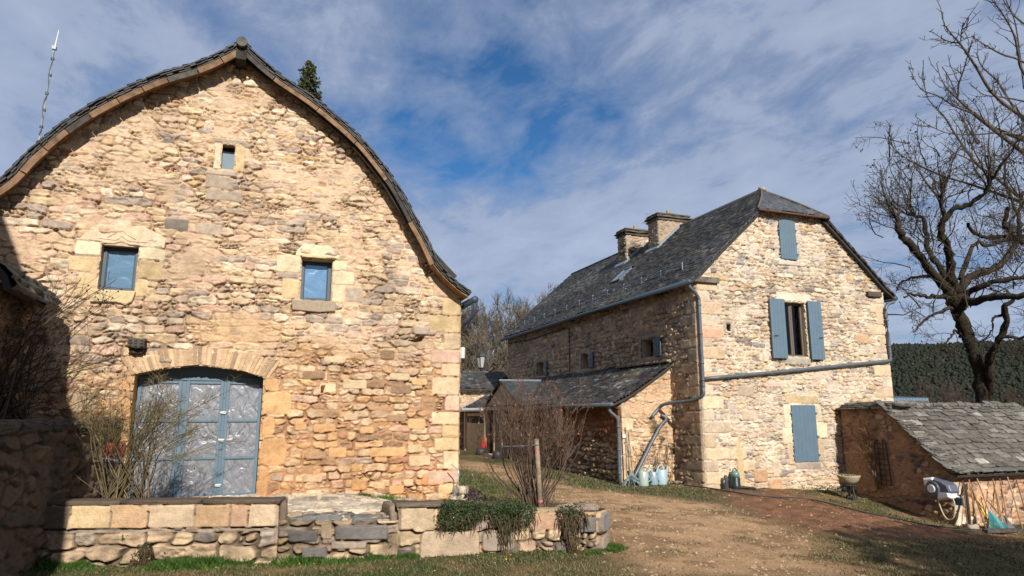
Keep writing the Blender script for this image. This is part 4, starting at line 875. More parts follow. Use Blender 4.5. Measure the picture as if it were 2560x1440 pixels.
P, F, C = sheet((HX1, HY0, hz0), (0, 1, 0), (0, 0, 1), (1, 0, 0), HY1 - HY0, 5.0 - hz0, .06, plain_field(812, PAL_HOUSE)); link('wall', np_mesh(P, F, C), M['stone'], house)
P, F, C = sheet((HX1, HY1, hz0), (-1, 0, 0), (0, 0, 1), (0, 1, 0), HX1 - HX0, 7.86 - hz0, .08, plain_field(813, PAL_HOUSE), lambda u, v: v + hz0 < np.interp(HX1 - u, [9.8, 12.88, 16], [5, 7.8, 5]), edge=.03); link('wall', np_mesh(P, F, C), M['stone'], house)
mb = MB(); reveal(mb, *MW, HY0, .25, alb(214, 196, 160)); mb.build('reveal', M['stone'], house)
for a, b, c, d in SW:
    mb = MB(); mb.box((HX0 + .004, a - .04, c), (HX0 + .3, a, d), GS); mb.box((HX0 + .004, b, c), (HX0 + .3, b + .04, d), GS); mb.box((HX0 + .004, a - .04, d), (HX0 + .3, b + .04, d + .04), GS); mb.box((HX0 - .012, a - .04, c - .04), (HX0 + .3, b + .04, c), GS); mb.box((HX0 + .28, a, c), (HX0 + .3, b, d), (.02, .02, .02)); mb.build('reveal', M['stone'], house)
mb = MB(); reveal(mb, *VT, HY0, .2, alb(150, 135, 115)); mb.box((VT[0], HY0 + .18, VT[2]), (VT[1], HY0 + .2, VT[3]), (.02, .018, .016))
mb.build('reveal', M['stone'], house)
mb = MB(); mb.box((11.9, HY0 + .30, 2.9), (13.7, HY0 + 1.6, 4.8)); o = mb.build('room_interior', M['dark'], house); o.data.flip_normals()
# roof skins
Y0r = HY0 - .16
def hipkeep(P): return P[:, 1] > (HY0 - .16) + np.clip((P[:, 2] - 6.93) / .93, 0, 1) * 1.10 * (P[:, 2] > 6.93)
def wearL(t, s): return .85 + .6 * sst(.45, .7, fbm(t * .5, s * .8, 91, 4))
for prof, sg in ((RP_L, 1), (RP_R, -1)):
    pr = prof.copy(); pr[:, 0] *= sg
    P, F, C = slates((0, Y0r, 0), (0, 1, 0), (sg, 0, 0), (0, 0, 1), 0, HY1 + .25 - Y0r, .022, .135, .17, .026, SLATE_PAL, 840 + sg, prof=pr, keep=hipkeep, moss=.35, bright=wearL, rest=.04)
    link('roof', np_mesh(P, F, C), M['slate'], house)
    mb = MB(); q = offset(prof, -.05); q = q if q[0, 0] < q[-1, 0] else q[::-1]
    qq = q[q[:, 1] < 6.88]; strip_solid(mb, qq, Y0r + .03, HY1 + .2, .06, lambda a_, b_, t: (a_, t, b_), (.030, .028, .026)); strip_solid(mb, q, HY0 + 1.1, HY1 + .2, .06, lambda a_, b_, t: (a_, t, b_), (.030, .028, .026)); mb.build('soffit', M['slate'], house)
hv = np.array([0, 1.10, .93]); hl = np.linalg.norm(hv); hv /= hl; hn = np.array([0, -.93, 1.10]); hn /= np.linalg.norm(hn)
P, F, C = slates((11.70, Y0r - .07, 6.88), (1, 0, 0), hv, hn, hl + .09, 2.36, .018, .12, .15, .022, [(4, np.array([.055, .062, .070])), (2, np.array([.075, .08, .085])), (1, np.array([.04, .045, .05]))], 850,
                 keep=lambda P: np.abs(P[:, 0] - 12.88) < 1.16 * (1 - np.clip((P[:, 2] - 6.86) / 1.02, 0, 1)) + .02)
link('roof', np_mesh(P, F, C), M['slate'], house)
mb = MB()
for sg in (-1, 1): mb.tube(smooth_path([(12.88 + sg * 1.17, Y0r - .05, 6.90), (12.88 + sg * .55, Y0r + .52, 7.42), (12.88, Y0r + 1.12, 7.88)], 6), .028, 6, alb(122, 110, 94))
mb.tube([(11.72, Y0r - .06, 6.85), (14.04, Y0r - .06, 6.85)], .03, 6, alb(120, 86, 66)); mb.tube([(12.88, Y0r + 1.1, 7.87), (12.88, HY1, 7.87)], .06, 6, (.07, .07, .07))
mb.tube([(12.88, Y0r + 1.0, 7.86), (12.88, Y0r + 1.2, 7.93)], .06, 8, alb(190, 172, 140))
mb.build('ridge_cap', M['stone'], house, smooth=True)
rv = np.random.RandomState(31)
for prof in (RP_L, RP_R):
    mb = MB(); pts = resample(prof[prof[:, 1] < 6.95], 34); nn = offset(pts, 1) - pts
    for k in range(len(pts) - 1):
        for L_ in range(2):
            a, b = pts[k] - nn[k] * (.012 + .026 * L_), pts[k + 1] - nn[k + 1] * (.012 + .026 * L_ + rv.uniform(-.008, .006)); a2, b2 = a + nn[k] * .02, b + nn[k + 1] * .02; y0, y1 = Y0r - rv.uniform(0, .04), Y0r + .3
            q = [(a[0], y0, a[1]), (b[0], y0, b[1]), (b[0], y1, b[1]), (a[0], y1, a[1]), (a2[0], y0, a2[1]), (b2[0], y0, b2[1]), (b2[0], y1, b2[1]), (a2[0], y1, a2[1])]
            if b[0] < a[0]: q = [q[1], q[0], q[3], q[2], q[5], q[4], q[7], q[6]]
            mb.hexa(q, np.array([.06, .055, .05]) * rv.uniform(.6, 1.5))
    mb.build('verge_slates', M['slate'], house)
mb = MB(); mb.box((9.72, HY0 - .12, 4.86), (10.46, HY0 + .05, 5.0), alb(150, 138, 122) * .7); mb.build('beam_end', M['wood_attr'], house, bevel=.01); mb = MB(); mb.box((15.30, HY0 - .10, 4.83), (15.78, HY0 + .05, 4.97), alb(130, 118, 104) * .5); mb.build('beam_end', M['wood_attr'], house, bevel=.01)
# stone chimneys
def onSlope(px, py):
    a_, b_ = np.array([10.5, 0, 5.72]), np.array([12.88, 0, 7.86]); nrm = np.cross(b_ - a_, [0, 1, 0]); d = ray(px, py); return EYE + d * (((a_ - EYE) @ nrm) / (d @ nrm))
for (px, py, wx, wy, htop, lab) in ((1648, 617, 1.20, .62, 8.03, 'near'), (1567, 655, 1.1, .60, 7.98, 'far')):
    c = onSlope(px, py); zt = htop; x0, y0 = c[0], c[1]
    mb = MB(); zb_ = c[2] - .25
    for (O, U, N, L_) in (((x0, y0, zb_), (1, 0, 0), (0, -1, 0), wx), ((x0, y0 + wy, zb_), (0, -1, 0), (-1, 0, 0), wy), ((x0 + wx, y0, zb_), (0, 1, 0), (1, 0, 0), wy), ((x0 + wx, y0 + wy, zb_), (-1, 0, 0), (0, 1, 0), wx)):
        P, F, C = sheet(O, U, (0, 0, 1), N, L_, zt - zb_, .025, lambda u, v: masonry(u, v, int(900 + py), .22, .11, [(2, GREY), (2, DKGREY), (1, CREAM), (1, TAN)], alb(190, 170, 140), .01, .03, .02, .9, .7, 3, .2, .04, .45, .03, (), .35), edge=.02)
        mb.add(P, F.tolist(), C)
    ch = mb.build('chimney', M['stone'], house, smooth=True)
    cp = MB()
    for k, (o_, zz, hh) in enumerate(((.07, zt, .05), (.02, zt + .05, .05), (.11, zt + .10, .05), (.0, zt + .15, .04), (.06, zt + .19, .05))): cp.rough((x0 - o_, y0 - o_, zz), (x0 + wx + o_, y0 + wy + o_, zz + hh), .012, alb(150, 138, 122) * rv.uniform(.45, .8), int(py) + k, 7, .12)
    cp.build('cap', M['stone'], ch)
    fi = MB(); fi.lathe([(.0, 0), (.10, .0), (.09, .09), (.05, .13), (.06, .17), (.05, .23), (.02, .26), (0, .26)], (x0 + wx * .5, y0 + wy * .5, zt + .23), 10, alb(176, 156, 118)); fi.build('finial', M['stone'], ch, smooth=True)
    fl = MB(); sl_ = (7.86 - 5.72) / (12.88 - 10.5)
    fl.hexa([(x0 - .02, y0 - .06, c[2] - .02), (x0 + wx * .7, y0 - .06, c[2] - .02 + wx * .7 * sl_), (x0 + wx * .7, y0 - .03, c[2] + .02 + wx * .7 * sl_), (x0 - .02, y0 - .03, c[2] + .02), (x0 - .02, y0 - .06, c[2] + .07), (x0 + wx * .7, y0 - .06, c[2] + .07 + wx * .7 * sl_), (x0 + wx * .7, y0 - .03, c[2] + .10 + wx * .7 * sl_), (x0 - .02, y0 - .03, c[2] + .10)])
    fl.hexa([(x0 - .14, y0 - .08, c[2] - .10), (x0 - .02, y0 - .08, c[2]), (x0 - .02, y0 + wy + .1, c[2]), (x0 - .14, y0 + wy + .1, c[2] - .10), (x0 - .14, y0 - .08, c[2] - .06), (x0 - .02, y0 - .08, c[2] + .06), (x0 - .02, y0 + wy + .1, c[2] + .06), (x0 - .14, y0 + wy + .1, c[2] - .06)])
    fl.build('flashing', M['zinc_light'], ch)
# rooftop aerial seen between the chimneys
q = MB(); c = onSlope(1622, 600); q.tube([c, c + (0, 0, 1.05)], .012, 6); q.tube([c + (-.25, 0, .62), c + (.15, 0, .66)], .008, 5)
for k in range(4): q.tube([c + (-.22 + .1 * k, -.12, .63), c + (-.22 + .1 * k, .12, .63)], .005, 4)
for k in range(4): q.tube([c + (-.12, 0, .85 + .05 * k), c + (.2, 0, .85 + .05 * k)], .004, 4)
ae = q.build('roof_aerial', M['zinc_light']); tag(ae, 'small comb shaped television aerial behind the taller farmhouse chimney', 'antenna')
# skylight
c = onSlope(1556, 690); ds = np.array([2.38, 0, 2.14]); ds /= np.linalg.norm(ds); nS = np.array([-ds[2], 0, ds[0]]); Yv = np.array([0, 1, 0])
def slab(mb, ctr, hs, hy, h0, h1, c_=None):
    P = [ctr + ds * a_ * hs + Yv * b_ * hy + nS * h for h in (h0, h1) for a_, b_ in ((-1, -1), (-1, 1), (1, 1), (1, -1))]; P = [P[0], P[3], P[2], P[1], P[4], P[7], P[6], P[5]]; mb.hexa(P, c_)
q = MB()
for s_ in (-1, 1): slab(q, c + ds * s_ * .36, .04, .27, 0, .08); slab(q, c + Yv * s_ * .24, .40, .03, .0, .075)
sk_o = q.build('skylight', M['zinc'], house); q = MB(); slab(q, c, .33, .22, .035, .055); q.build('pane', M['film_sky_tint'], sk_o)
# snow guard: brackets and two rails along the eaves
q = MB(); rails = [[], []]
gpx = [(1708, 668), (1645, 697), (1588, 720), (1535, 742), (1497, 757), (1463, 770), (1430, 783), (1399, 795), (1370, 806), (1342, 817), (1318, 826), (1296, 834)]
for k in range(13):
    y = 14.75 + k * 1.0; x = 10.16 - .012 * k; zz = float(np.interp(x, RP_L[:, 0], RP_L[:, 1])); b0 = np.array([x, y, zz])
    q.box(b0 + (-.012, -.012, -.02), b0 + (.012, .012, .20)); q.hexa([b0 + (.02, -.02, .02), b0 + (.16, -.02, .14), b0 + (.16, .02, .14), b0 + (.02, .02, .02), b0 + (.02, -.02, .04), b0 + (.16, -.02, .16), b0 + (.16, .02, .16), b0 + (.02, .02, .04)])
    for r_, h_ in ((0, .07), (1, .16)): rails[r_].append(b0 + (0, 0, h_))
for r_ in rails: q.tube(r_, .011, 5)
q.build('snow_guard', M['zinc_light'], house)
# gutters and downpipes
q = MB(); q.tube([(9.56, Y0r - .02, 4.84), (9.56, HY1 + .2, 4.80)], .062, 10); q.build('gutter', M['paint_dark'], house, smooth=True)
q = MB(); q.tube([(16.22, Y0r, 4.82), (16.22, HY1, 4.80)], .062, 10); q.build('gutter', M['paint_dark'], house, smooth=True)
yp = HY0 - .07
def pipe(name, pts, r, m=M['zinc'], rings=(), par=house, sm=4):
    q = MB(); q.tube(smooth_path(pts, sm), r, 12)
    for c_, ax in rings:
        if ax == 'z': q.lathe([(r * 1.0, -.022), (r * 1.25, -.02), (r * 1.25, .02), (r * 1.0, .022)], c_, 12)
        else: q.tube([np.array(c_) - np.array(ax) * .02, np.array(c_) + np.array(ax) * .02], r * 1.22, 12)
    return q.build(name, m, par, smooth=True)
xp = 9.86
pipe('downpipe', [(9.58, yp - .02, 4.86), (9.60, yp - .03, 4.72), (9.76, yp - .02, 4.58), (xp, yp, 4.44), (xp, yp, 4.3), (xp, yp, 3.4), (xp, yp, 2.6), (xp, yp, 2.42), (xp - .01, yp, 2.24)], .042, rings=[((xp, yp, z_), 'z') for z_ in (4.3, 3.6, 2.9, 2.5, 2.36)])
pipe('downpipe', [(xp, yp - .02, 2.52), (12.0, yp - .02, 2.72), (14.5, yp - .02, 2.97), (15.7, yp - .02, 3.09), (15.86, yp - .02, 3.16), (15.86, yp - .02, 3.35), (15.86, yp - .02, 4.3), (15.87, yp - .02, 4.52), (16.0, yp - .02, 4.66), (16.18, yp - .02, 4.72), (16.22, yp, 4.80)], .044,
     rings=[((x_, yp - .02, 2.52 + (x_ - xp) * .0955), (1, 0, .09)) for x_ in (10.9, 12.1, 13.3, 14.5)] + [((15.86, yp - .02, z_), 'z') for z_ in (3.5, 4.2)], m=M['zinc'])
pipe('downpipe', [(xp - .01, yp, 2.30), (xp - .02, yp, 2.14), (9.74, yp + .3, 2.02), (9.56, yp + .75, 1.98), (9.42, yp + 1.05, 1.93), (9.36, HY0 + 1.13, 1.82), (9.16, HY0 + 1.13, 1.62)], .042)
# shutters
def planks(mb, x0, x1, z0, z1, y, n, th=.035, top=None):
    w = (x1 - x0) / n
    for k in range(n):
        a_, b_ = x0 + k * w + .0011, x0 + (k + 1) * w - .0011; za, zb2 = (top(a_), top(b_)) if top else (z1, z1)
        mb.hexa([(a_, y, z0), (b_, y, z0), (b_, y + th, z0), (a_, y + th, z0), (a_, y, za), (b_, y, zb2), (b_, y + th, zb2), (a_, y + th, za)])
    mb.box((x0 + .01, y + th * .3, z0 + .02), (x1 - .01, y + th * .8, (z1 if not top else min(top(x0), top(x1))) - .02))
def hinges(mb, x, zs, y, s):
    for z_ in zs: mb.box((x - .012 if s > 0 else x - .05, y - .014, z_ - .02), (x + .05 if s > 0 else x + .012, y, z_ + .02))
q = MB(); top = lambda x: 6.62 + .10 * math.sqrt(max(0, 1 - ((x - 12.735) / .33) ** 2)); planks(q, 12.47, 13.0, 5.66, 6.7, HY0 - .065, 6, .05, top=top); hinges(q, 12.47, (5.8, 6.45), HY0 - .065, -1); hinges(q, 13.0, (5.8, 6.1, 6.45), HY0 - .065, 1); q.build('shutter', M['paint'], house)
for (xa, xb, s) in ((11.95, 12.41, -1), (13.17, 13.60, 1)):
    q = MB(); y = HY0 - .115; planks(q, xa, xb, 3.07, 4.58, y, 4, .045); q.build('shutter', M['paint'], house, bevel=.004)
    sh = house.children[-1]
q = MB(); planks(q, LW[0] + .0, LW[1], LW[2], LW[3], HY0 - .045, 6, .05); hinges(q, LW[0], (.7, 1.72), HY0 - .045, -1); hinges(q, LW[1], (.7, 1.15, 1.72), HY0 - .045, 1); q.build('shutter', M['paint'], house)
for x_, z_ in ((12.2, 3.03), (13.4, 3.03)): q = MB(); q.box((x_ - .02, HY0 - .16, z_), (x_ + .02, HY0, z_ + .03)); q.build('shutter_stop', M['iron'], house)
for x_ in (12.09, 13.52): q = MB(); q.box((x_ - .06, HY0 - .13, 3.62), (x_ + .05, HY0 - .116, 3.645)); q.tube([(x_ - .05, HY0 - .135, 3.63), (x_ - .09, HY0 - .14, 3.60)], .008, 5); q.build('shutter_latch', M['iron'], house)
# the open window with its brown frame
q = MB(); x0, x1, z0, z1 = MW; y = HY0 + .11; t = .05; xm = (x0 + x1) / 2
for a_, b_, c_, d_ in ((x0, x0 + t, z0, z1), (x1 - t, x1, z0, z1), (x0 + t, x1 - t, z1 - t, z1), (x0 + t, x1 - t, z0, z0 + t), (xm - .05, xm - .004, z0 + t, z1 - t), (xm + .004, xm + .05, z0 + t, z1 - t)): q.box((a_, y, c_), (b_, y + .06, d_))
q.box((x0 - .02, HY0 + .02, z0 - .035), (x1 + .02, y + .02, z0 + .012))
wf = q.build('window', M['brown_frame'], house, bevel=.004)
for a_, b_ in ((x0 + t, xm - .05), (xm + .05, x1 - t)): q = MB(); q.box((a_, y + .028, z0 + t), (b_, y + .034, z1 - t)); q.build('pane', M['glass'], wf)
q = MB(); c = (12.96, HY0 + .36, 3.13); q.box((12.84, HY0 + .30, 3.10), (13.08, HY0 + .5, 3.15), (.5, .5, .5)); q.lathe([(0, .0), (.07, .0), (.085, .12), (.07, .2), (0, .22)], c, 12, (.02, .07, .35)); q.lathe([(0, .0), (.05, .0), (.06, .06), (.03, .12), (0, .13)], (13.05, HY0 + .36, 3.14), 10, (.5, .05, .04)); q.rough((12.90, HY0 + .31, 3.32), (12.98, HY0 + .42, 3.39), .004, (.6, .5, .4), 3, 5, .8)
tag(q.build('toy', M['plain'], smooth=True), 'blue and red toy standing inside the brown window', 'toy')
# little barred openings of the shaded side with their half open shutters
for (a_, b_, c_, d_) in SW:
    w_ = .26; q = MB(); h0 = np.array([HX0 - .03, a_ + .02]); e = np.array([-.80, .60]) / 1.0; e = np.array([-.06, -.43]); p0, p1 = h0, h0 + e * (.44 / np.linalg.norm(e)); nn = np.array([-(p1 - p0)[1], (p1 - p0)[0]]); nn = nn / np.linalg.norm(nn) * .03
    q.hexa([(p0[0], p0[1], c_), (p1[0], p1[1], c_), (p1[0] + nn[0], p1[1] + nn[1], c_), (p0[0] + nn[0], p0[1] + nn[1], c_), (p0[0], p0[1], d_), (p1[0], p1[1], d_), (p1[0] + nn[0], p1[1] + nn[1], d_), (p0[0] + nn[0], p0[1] + nn[1], d_)])
    for zz in (c_ + .08, d_ - .08): q.box((p0[0] - .03, p0[1] - .02, zz - .015), (HX0, p0[1] + .02, zz + .015))
    m_ = (p0 + p1) / 2; q.box((m_[0] - .02, m_[1] - .03, (c_ + d_) / 2 - .01), (m_[0] + .03, m_[1] + .0, (c_ + d_) / 2 + .02))
    q.build('shutter', M['paint_dark'], house, bevel=.003)
q = MB(); yc = onX(1427, 860, HX0)[1]; q.tube([(HX0 - .05, yc, 3.0), (HX0 - .05, yc, 4.55), (HX0 - .06, yc + .2, 4.62), (HX0 - .08, yc + 3.5, 4.55), (HX0 - .08, HY1 - .3, 4.62)], .016, 5); q.build('cable', M['dark'], house)

# ------------------------------------------------------------------ lean-to against the long side
LX, LY0, LY1 = 8.33, 14.98, 22.6
lt = thing('lean_to', 'low stone lean-to with mossy slate roof against the farmhouse side', 'outbuilding', (9, LY0, 0))
ltop = lambda x: np.interp(x, [8.2, 8.84, 9.55, 9.9], [2.00, 2.33, 2.79, 3.02])
P, F, C = sheet((LX, LY0, -.3), (1, 0, 0), (0, 0, 1), (0, -1, 0), HX0 + .05 - LX, 3.4, .018, lambda u, v: masonry(u, v, 861, .24, .11, [(4, CREAM), (2, PALE), (1.2, GREY), (1.2, PINK), (1, TAN), (.6, ORANGE)], alb(226, 184, 136), .012, .034, .02, .8, .45, 4, .25, .05, np.where(v > 2.0, .55, .25), .03, [(.01, .25 + .1 * (k % 2), .12 + .3 * k, .40 + .3 * k, HQ[k % 5], .015, .03) for k in range(7)], .1), lambda u, v: v - .3 < ltop(u + LX) - .04, edge=.03)
moss_m = sst(.55, .68, fbm(P[:, 0] * 4, P[:, 2] * 4, 88, 4)) * sst(8.95, 9.3, P[:, 0]) * sst(2.0, 1.5, P[:, 2]) * sst(.3, .8, P[:, 2])
C = C * (1 - moss_m[:, None] * .8) + np.array([.045, .05, .012]) * moss_m[:, None] * .8
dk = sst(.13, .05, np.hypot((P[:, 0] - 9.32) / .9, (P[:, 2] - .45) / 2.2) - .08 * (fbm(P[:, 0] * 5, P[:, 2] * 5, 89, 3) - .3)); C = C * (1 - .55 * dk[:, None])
link('wall', np_mesh(P, F, C), M['stone'], lt)
def lside(u, v):
    h, c = masonry(u, v, 871, .22, .13, [(2, PALE), (2, GREY), (2, TAN), (1, CREAM), (.5, BROWN), (2, PALE)], alb(150, 120, 94), .012, .085, .05, .85, .6, 3, .2, .05, 0, .05, (), .3)
    z_ = v - .3; r = sst(.75, 1.5, z_ + .8 * (fbm(u * .8, v * .8, 87, 3) - .5)); under_eave = alb(150, 96, 62) * (1 + .6 * (fbm(u * 3, v * 3, 86, 4) - .5))[:, None]  # browner towards the eave, paler below: eave shade and grazing light in the colour
    c = c * (1 - .85 * r)[:, None] + under_eave * (.85 * r)[:, None]; h = h * (1 - .7 * r) + .04 * r; return h, c
P, F, C = sheet((LX, 20.4, -.3), (0, -1, 0), (0, 0, 1), (-1, 0, 0), 20.4 - LY0, 2.36, .022, lside, edge=.03); link('wall', np_mesh(P, F, C), M['stone'], lt)
pr = smooth_path([(8.06, 1.97), (8.45, 2.14), (8.9, 2.40), (9.45, 2.76), (9.86, 3.04)], 4)
P, F, C = slates((0, LY0 - .16, 0), (0, 1, 0), (1, 0, 0), (0, 0, 1), 0, 13.0, .02, .10, .15, .026, SLATE_PAL + [(.8, np.array([.20, .18, .15])), (1, np.array([.10, .055, .032]))], 880, prof=pr, moss=.5, bright=lambda t, s: .8 + 1.0 * sst(.5, .72, fbm(t * .7, s * 2, 92, 4)), rest=.035)
link('roof', np_mesh(P, F, C), M['slate'], lt)
mb = MB(); strip_solid(mb, offset(pr, -.03), LY0 - .14, LY0 + 12.8, .05, lambda a_, b_, t: (a_, t, b_), (.04, .034, .03)); mb.build('soffit', M['slate'], lt)
mb = MB()
for k in range(9): mb.rough((9.66 - .0, LY0 - .1 + .5 * k * .6, 3.0), (9.86, LY0 + .2 + .5 * k * .6, 3.06), .012, alb(190, 172, 150) * rv.uniform(.6, 1), k, 5, .3)
mb.build('ridge_cap', M['stone'], lt)
q = MB(); q.tube([(8.03, LY0 - .16, 1.93), (8.03, 20.6, 1.90)], .05, 10); q.build('gutter', M['zinc'], lt, smooth=True)
pipe('downpipe', [(8.03, LY0 + .0, 1.90), (8.05, LY0 - .02, 1.76), (8.20, LY0 - .05, 1.62), (8.24, LY0 - .06, 1.45), (8.24, LY0 - .06, .8), (8.24, LY0 - .06, .02)], .042, M['zinc'], [((8.24, LY0 - .06, z_), 'z') for z_ in (1.4, .85, .3)], lt)
q = MB(); q.tube([(8.33, LY0 - .05, 1.86), (8.36, LY0 - .05, .04)], .008, 5); q.tube([(8.16, LY0 - .05, 1.86), (8.33, LY0 - .05, 1.86)], .008, 5); q.build('cable', M['iron'], lt)
# ------------------------------------------------------------------ timber clad entrance at the far end, low outbuilding, street lamp
tp = thing('timber_porch', 'beige timber clad entrance with small cross gable at the far lean-to end', 'porch', (8.1, 22, .1))
px_ = 8.12; TB = alb(200, 156, 112)
q = MB()
def clad(x, y0, y1, z0, z1, c=TB):
    n_ = max(1, int((z1 - z0) / .14))
    for k in range(n_):
        a_, b_ = z0 + (z1 - z0) * k / n_ + .004, z0 + (z1 - z0) * (k + 1) / n_ - .004; q.box((x, y0, a_), (x + .04, y1, b_), c)
    q.box((x + .02, y0, z0), (x + .035, y1, z1), c * .6)
clad(px_, 24.9, 27.6, .12, 1.35); q.box((px_, 24.9, 1.62), (px_ + .04, 27.6, 1.74), TB); clad(px_, 20.4, 22.0, .2, 1.42); q.box((px_, 20.4, 1.72), (px_ + .04, 22.0, 1.98), TB)
q.box((px_ + .30, 22.0, .1), (px_ + .34, 24.9, 2.0), TB * .8)
q.build('cladding', M['timber'], tp)
for y_ in (20.42, 21.95, 22.9, 23.75, 24.85, 27.5): q = MB(); q.box((px_ - .07, y_, .1), (px_ + .12, y_ + .12, 2.0)); q.build('post', M['timber'], tp)
q = MB(); q.box((px_ - .05, 21.9, 1.84), (px_ + .05, 24.95, 1.97)); q.build('lintel', M['timber'], tp)
q = MB(); q.box((px_ + .28, 23.0, .15), (px_ + .30, 23.7, 1.85), TB * .7); q.build('door', M['brown_frame'], tp)
for a_, b_, zz in ((25.0, 27.4, 1.35), (20.6, 21.9, 1.42)): q = MB(); q.box((px_ + .02, a_, zz), (px_ + .03, b_, zz + .28)); q.build('window', M['dark'], tp)
q = MB(); ga = [(21.0, 1.98), (24.85, 1.98), (23.0, 2.80)]; V = [(px_ - .02, a_, b_) for a_, b_ in ga] + [(px_ + .03, a_, b_) for a_, b_ in ga]; q.add(V, [(0, 2, 1), (3, 4, 5), (0, 1, 4, 3), (1, 2, 5, 4), (2, 0, 3, 5)], TB); q.build('gable', M['timber'], tp)
for (a_, b_) in (((20.85, 1.95), (23.0, 2.86)), ((25.0, 1.95), (23.0, 2.86))):
    v = np.array([0, b_[0] - a_[0], b_[1] - a_[1]]); L_ = np.linalg.norm(v); v /= L_; nrm = np.array([0, -v[2], v[1]]); nrm *= np.sign(nrm[2])
    P, F, C = slates((px_ - .12, a_[0], a_[1]), (1, 0, 0), v, nrm, L_, 1.75, .035, .11, .16, .02, [(3, np.array([.040, .042, .044])), (2, np.array([.055, .056, .056]))], 1001); link('roof', np_mesh(P, F, C), M['slate'], tp)
q = MB(); q.tube([(px_ - .14, 23.0, 2.88), (9.7, 23.0, 2.90)], .03, 6); q.tube([(9.7, 23.0, 2.90), (px_ + .3, 20.9, 2.06)], .022, 6); q.build('ridge_cap', M['zinc_light'], tp)
q = MB(); q.tube([(px_ - .02, 27.7, 1.75), (px_ - .02, 27.7, .1)], .04, 8); q.build('downpipe', M['zinc'], tp)
q = MB(); q.rough((7.55, 22.7, .05), (8.05, 24.1, .18), .01, GREY, 3, 5, .1); q.rough((7.75, 22.8, .15), (8.1, 24.0, .30), .01, GREY, 4, 5, .1); q.build('step', M['stone'], tp)
for k, y_ in enumerate((22.45, 24.35)):
    q = MB(); q.lathe([(0, 0), (.16, 0), (.2, .2), (.19, .34), (0, .34)], (7.75, y_, .12), 10, (.03, .03, .03)); tag(q.build('planter_pot', M['plain'], smooth=True), ['dark round pot right of the timber porch step', 'dark round pot left of the timber porch step'][k], 'pot', 'pots beside the porch step')
q = MB(); c = onX(1210, 1108, 8.0); q.lathe([(0, -.16), (.14, -.16), (.17, .02), (0, .02)], c, 10, (.45, .03, .03)); q.rough(c + (-.12, -.15, .0), c + (.1, .1, .22), .02, (.3, .10, .03), 3, 5, .6); tag(q.build('flower_pot', M['plain']), 'red pot with orange plant hanging by the timber porch posts', 'pot')
ob = thing('outbuilding', 'low cream stone outbuilding with slate roof behind the timber porch', 'outbuilding', (7, 28.6, .1))
P, F, C = sheet((3.0, 28.6, -.2), (1, 0, 0), (0, 0, 1), (0, -1, 0), 6.9, 3.05, .04, plain_field(1010, [(3, PALE), (3, CREAM), (1, TAN)], smear=.5)); link('wall', np_mesh(P, F, C), M['stone'], ob)
P, F, C = slates((2.8, 28.25, 2.80), (1, 0, 0), (0, .90, .436), (0, -.436, .90), 1.9, 7.8, .03, .13, .18, .022, SLATE_PAL, 1011); link('roof', np_mesh(P, F, C), M['slate'], ob)
q = MB(); q.box((2.8, 28.28, 2.70), (10.6, 29.9, 2.77), (.03, .03, .03)); q.box((3.0, 29.9, -.2), (9.9, 30.0, 3.4), TAN); q.build('soffit', M['slate'], ob)
q = MB(); q.tube([(10.55, 28.3, 3.0), (10.2, 28.2, 3.3), (10.0, 28.15, 3.2)], .1, 8); q.build('cowl', M['dark'], ob)
# side roof piece joining the porch
q = MB(); q.hexa([(7.9, 24.9, 1.80), (9.8, 24.9, 2.75), (9.8, 28.5, 2.75), (7.9, 28.5, 1.80), (7.9, 24.9, 1.86), (9.8, 24.9, 2.81), (9.8, 28.5, 2.81), (7.9, 28.5, 1.86)]); q.build('soffit', M['slate'], tp)
lp = onY(1203, 935, 30.5); sl_ = thing('street_lamp', 'black lantern street lamp rising behind the low outbuilding roof', 'street lamp', (lp[0], 30.5, .2))
x_, y_ = lp[0], 30.5; zt = onY(1203, 878, 30.5)[2]; zb_ = onY(1203, 920, 30.5)[2]
q = MB(); q.tube([(x_, y_, .1), (x_, y_, 1.0), (x_, y_, zb_ - .1)], [.07, .05, .035], 8); q.build('pole', M['iron'], sl_)
q = MB(); h_ = zt - zb_; q.lathe([(.03, -.25), (.10, -.02), (.14, .0), (.15, .02)], (x_, y_, zb_), 6); q.lathe([(.26, .0), (.20, .12), (.10, .24), (.04, .27), (.05, .34), (0, .38)], (x_, y_, zb_ + h_ * .66), 6)
for k in range(6): a_ = k * math.pi / 3; q.tube([(x_ + .14 * math.cos(a_), y_ + .14 * math.sin(a_), zb_), (x_ + .24 * math.cos(a_), y_ + .24 * math.sin(a_), zb_ + h_ * .66)], .012, 4)
lh = q.build('lantern', M['iron'], sl_); q = MB(); q.lathe([(.12, .02), (.21, h_ * .64)], (x_, y_, zb_), 6, (.36, .36, .34)); q.build('pane', M['plain'], lh)

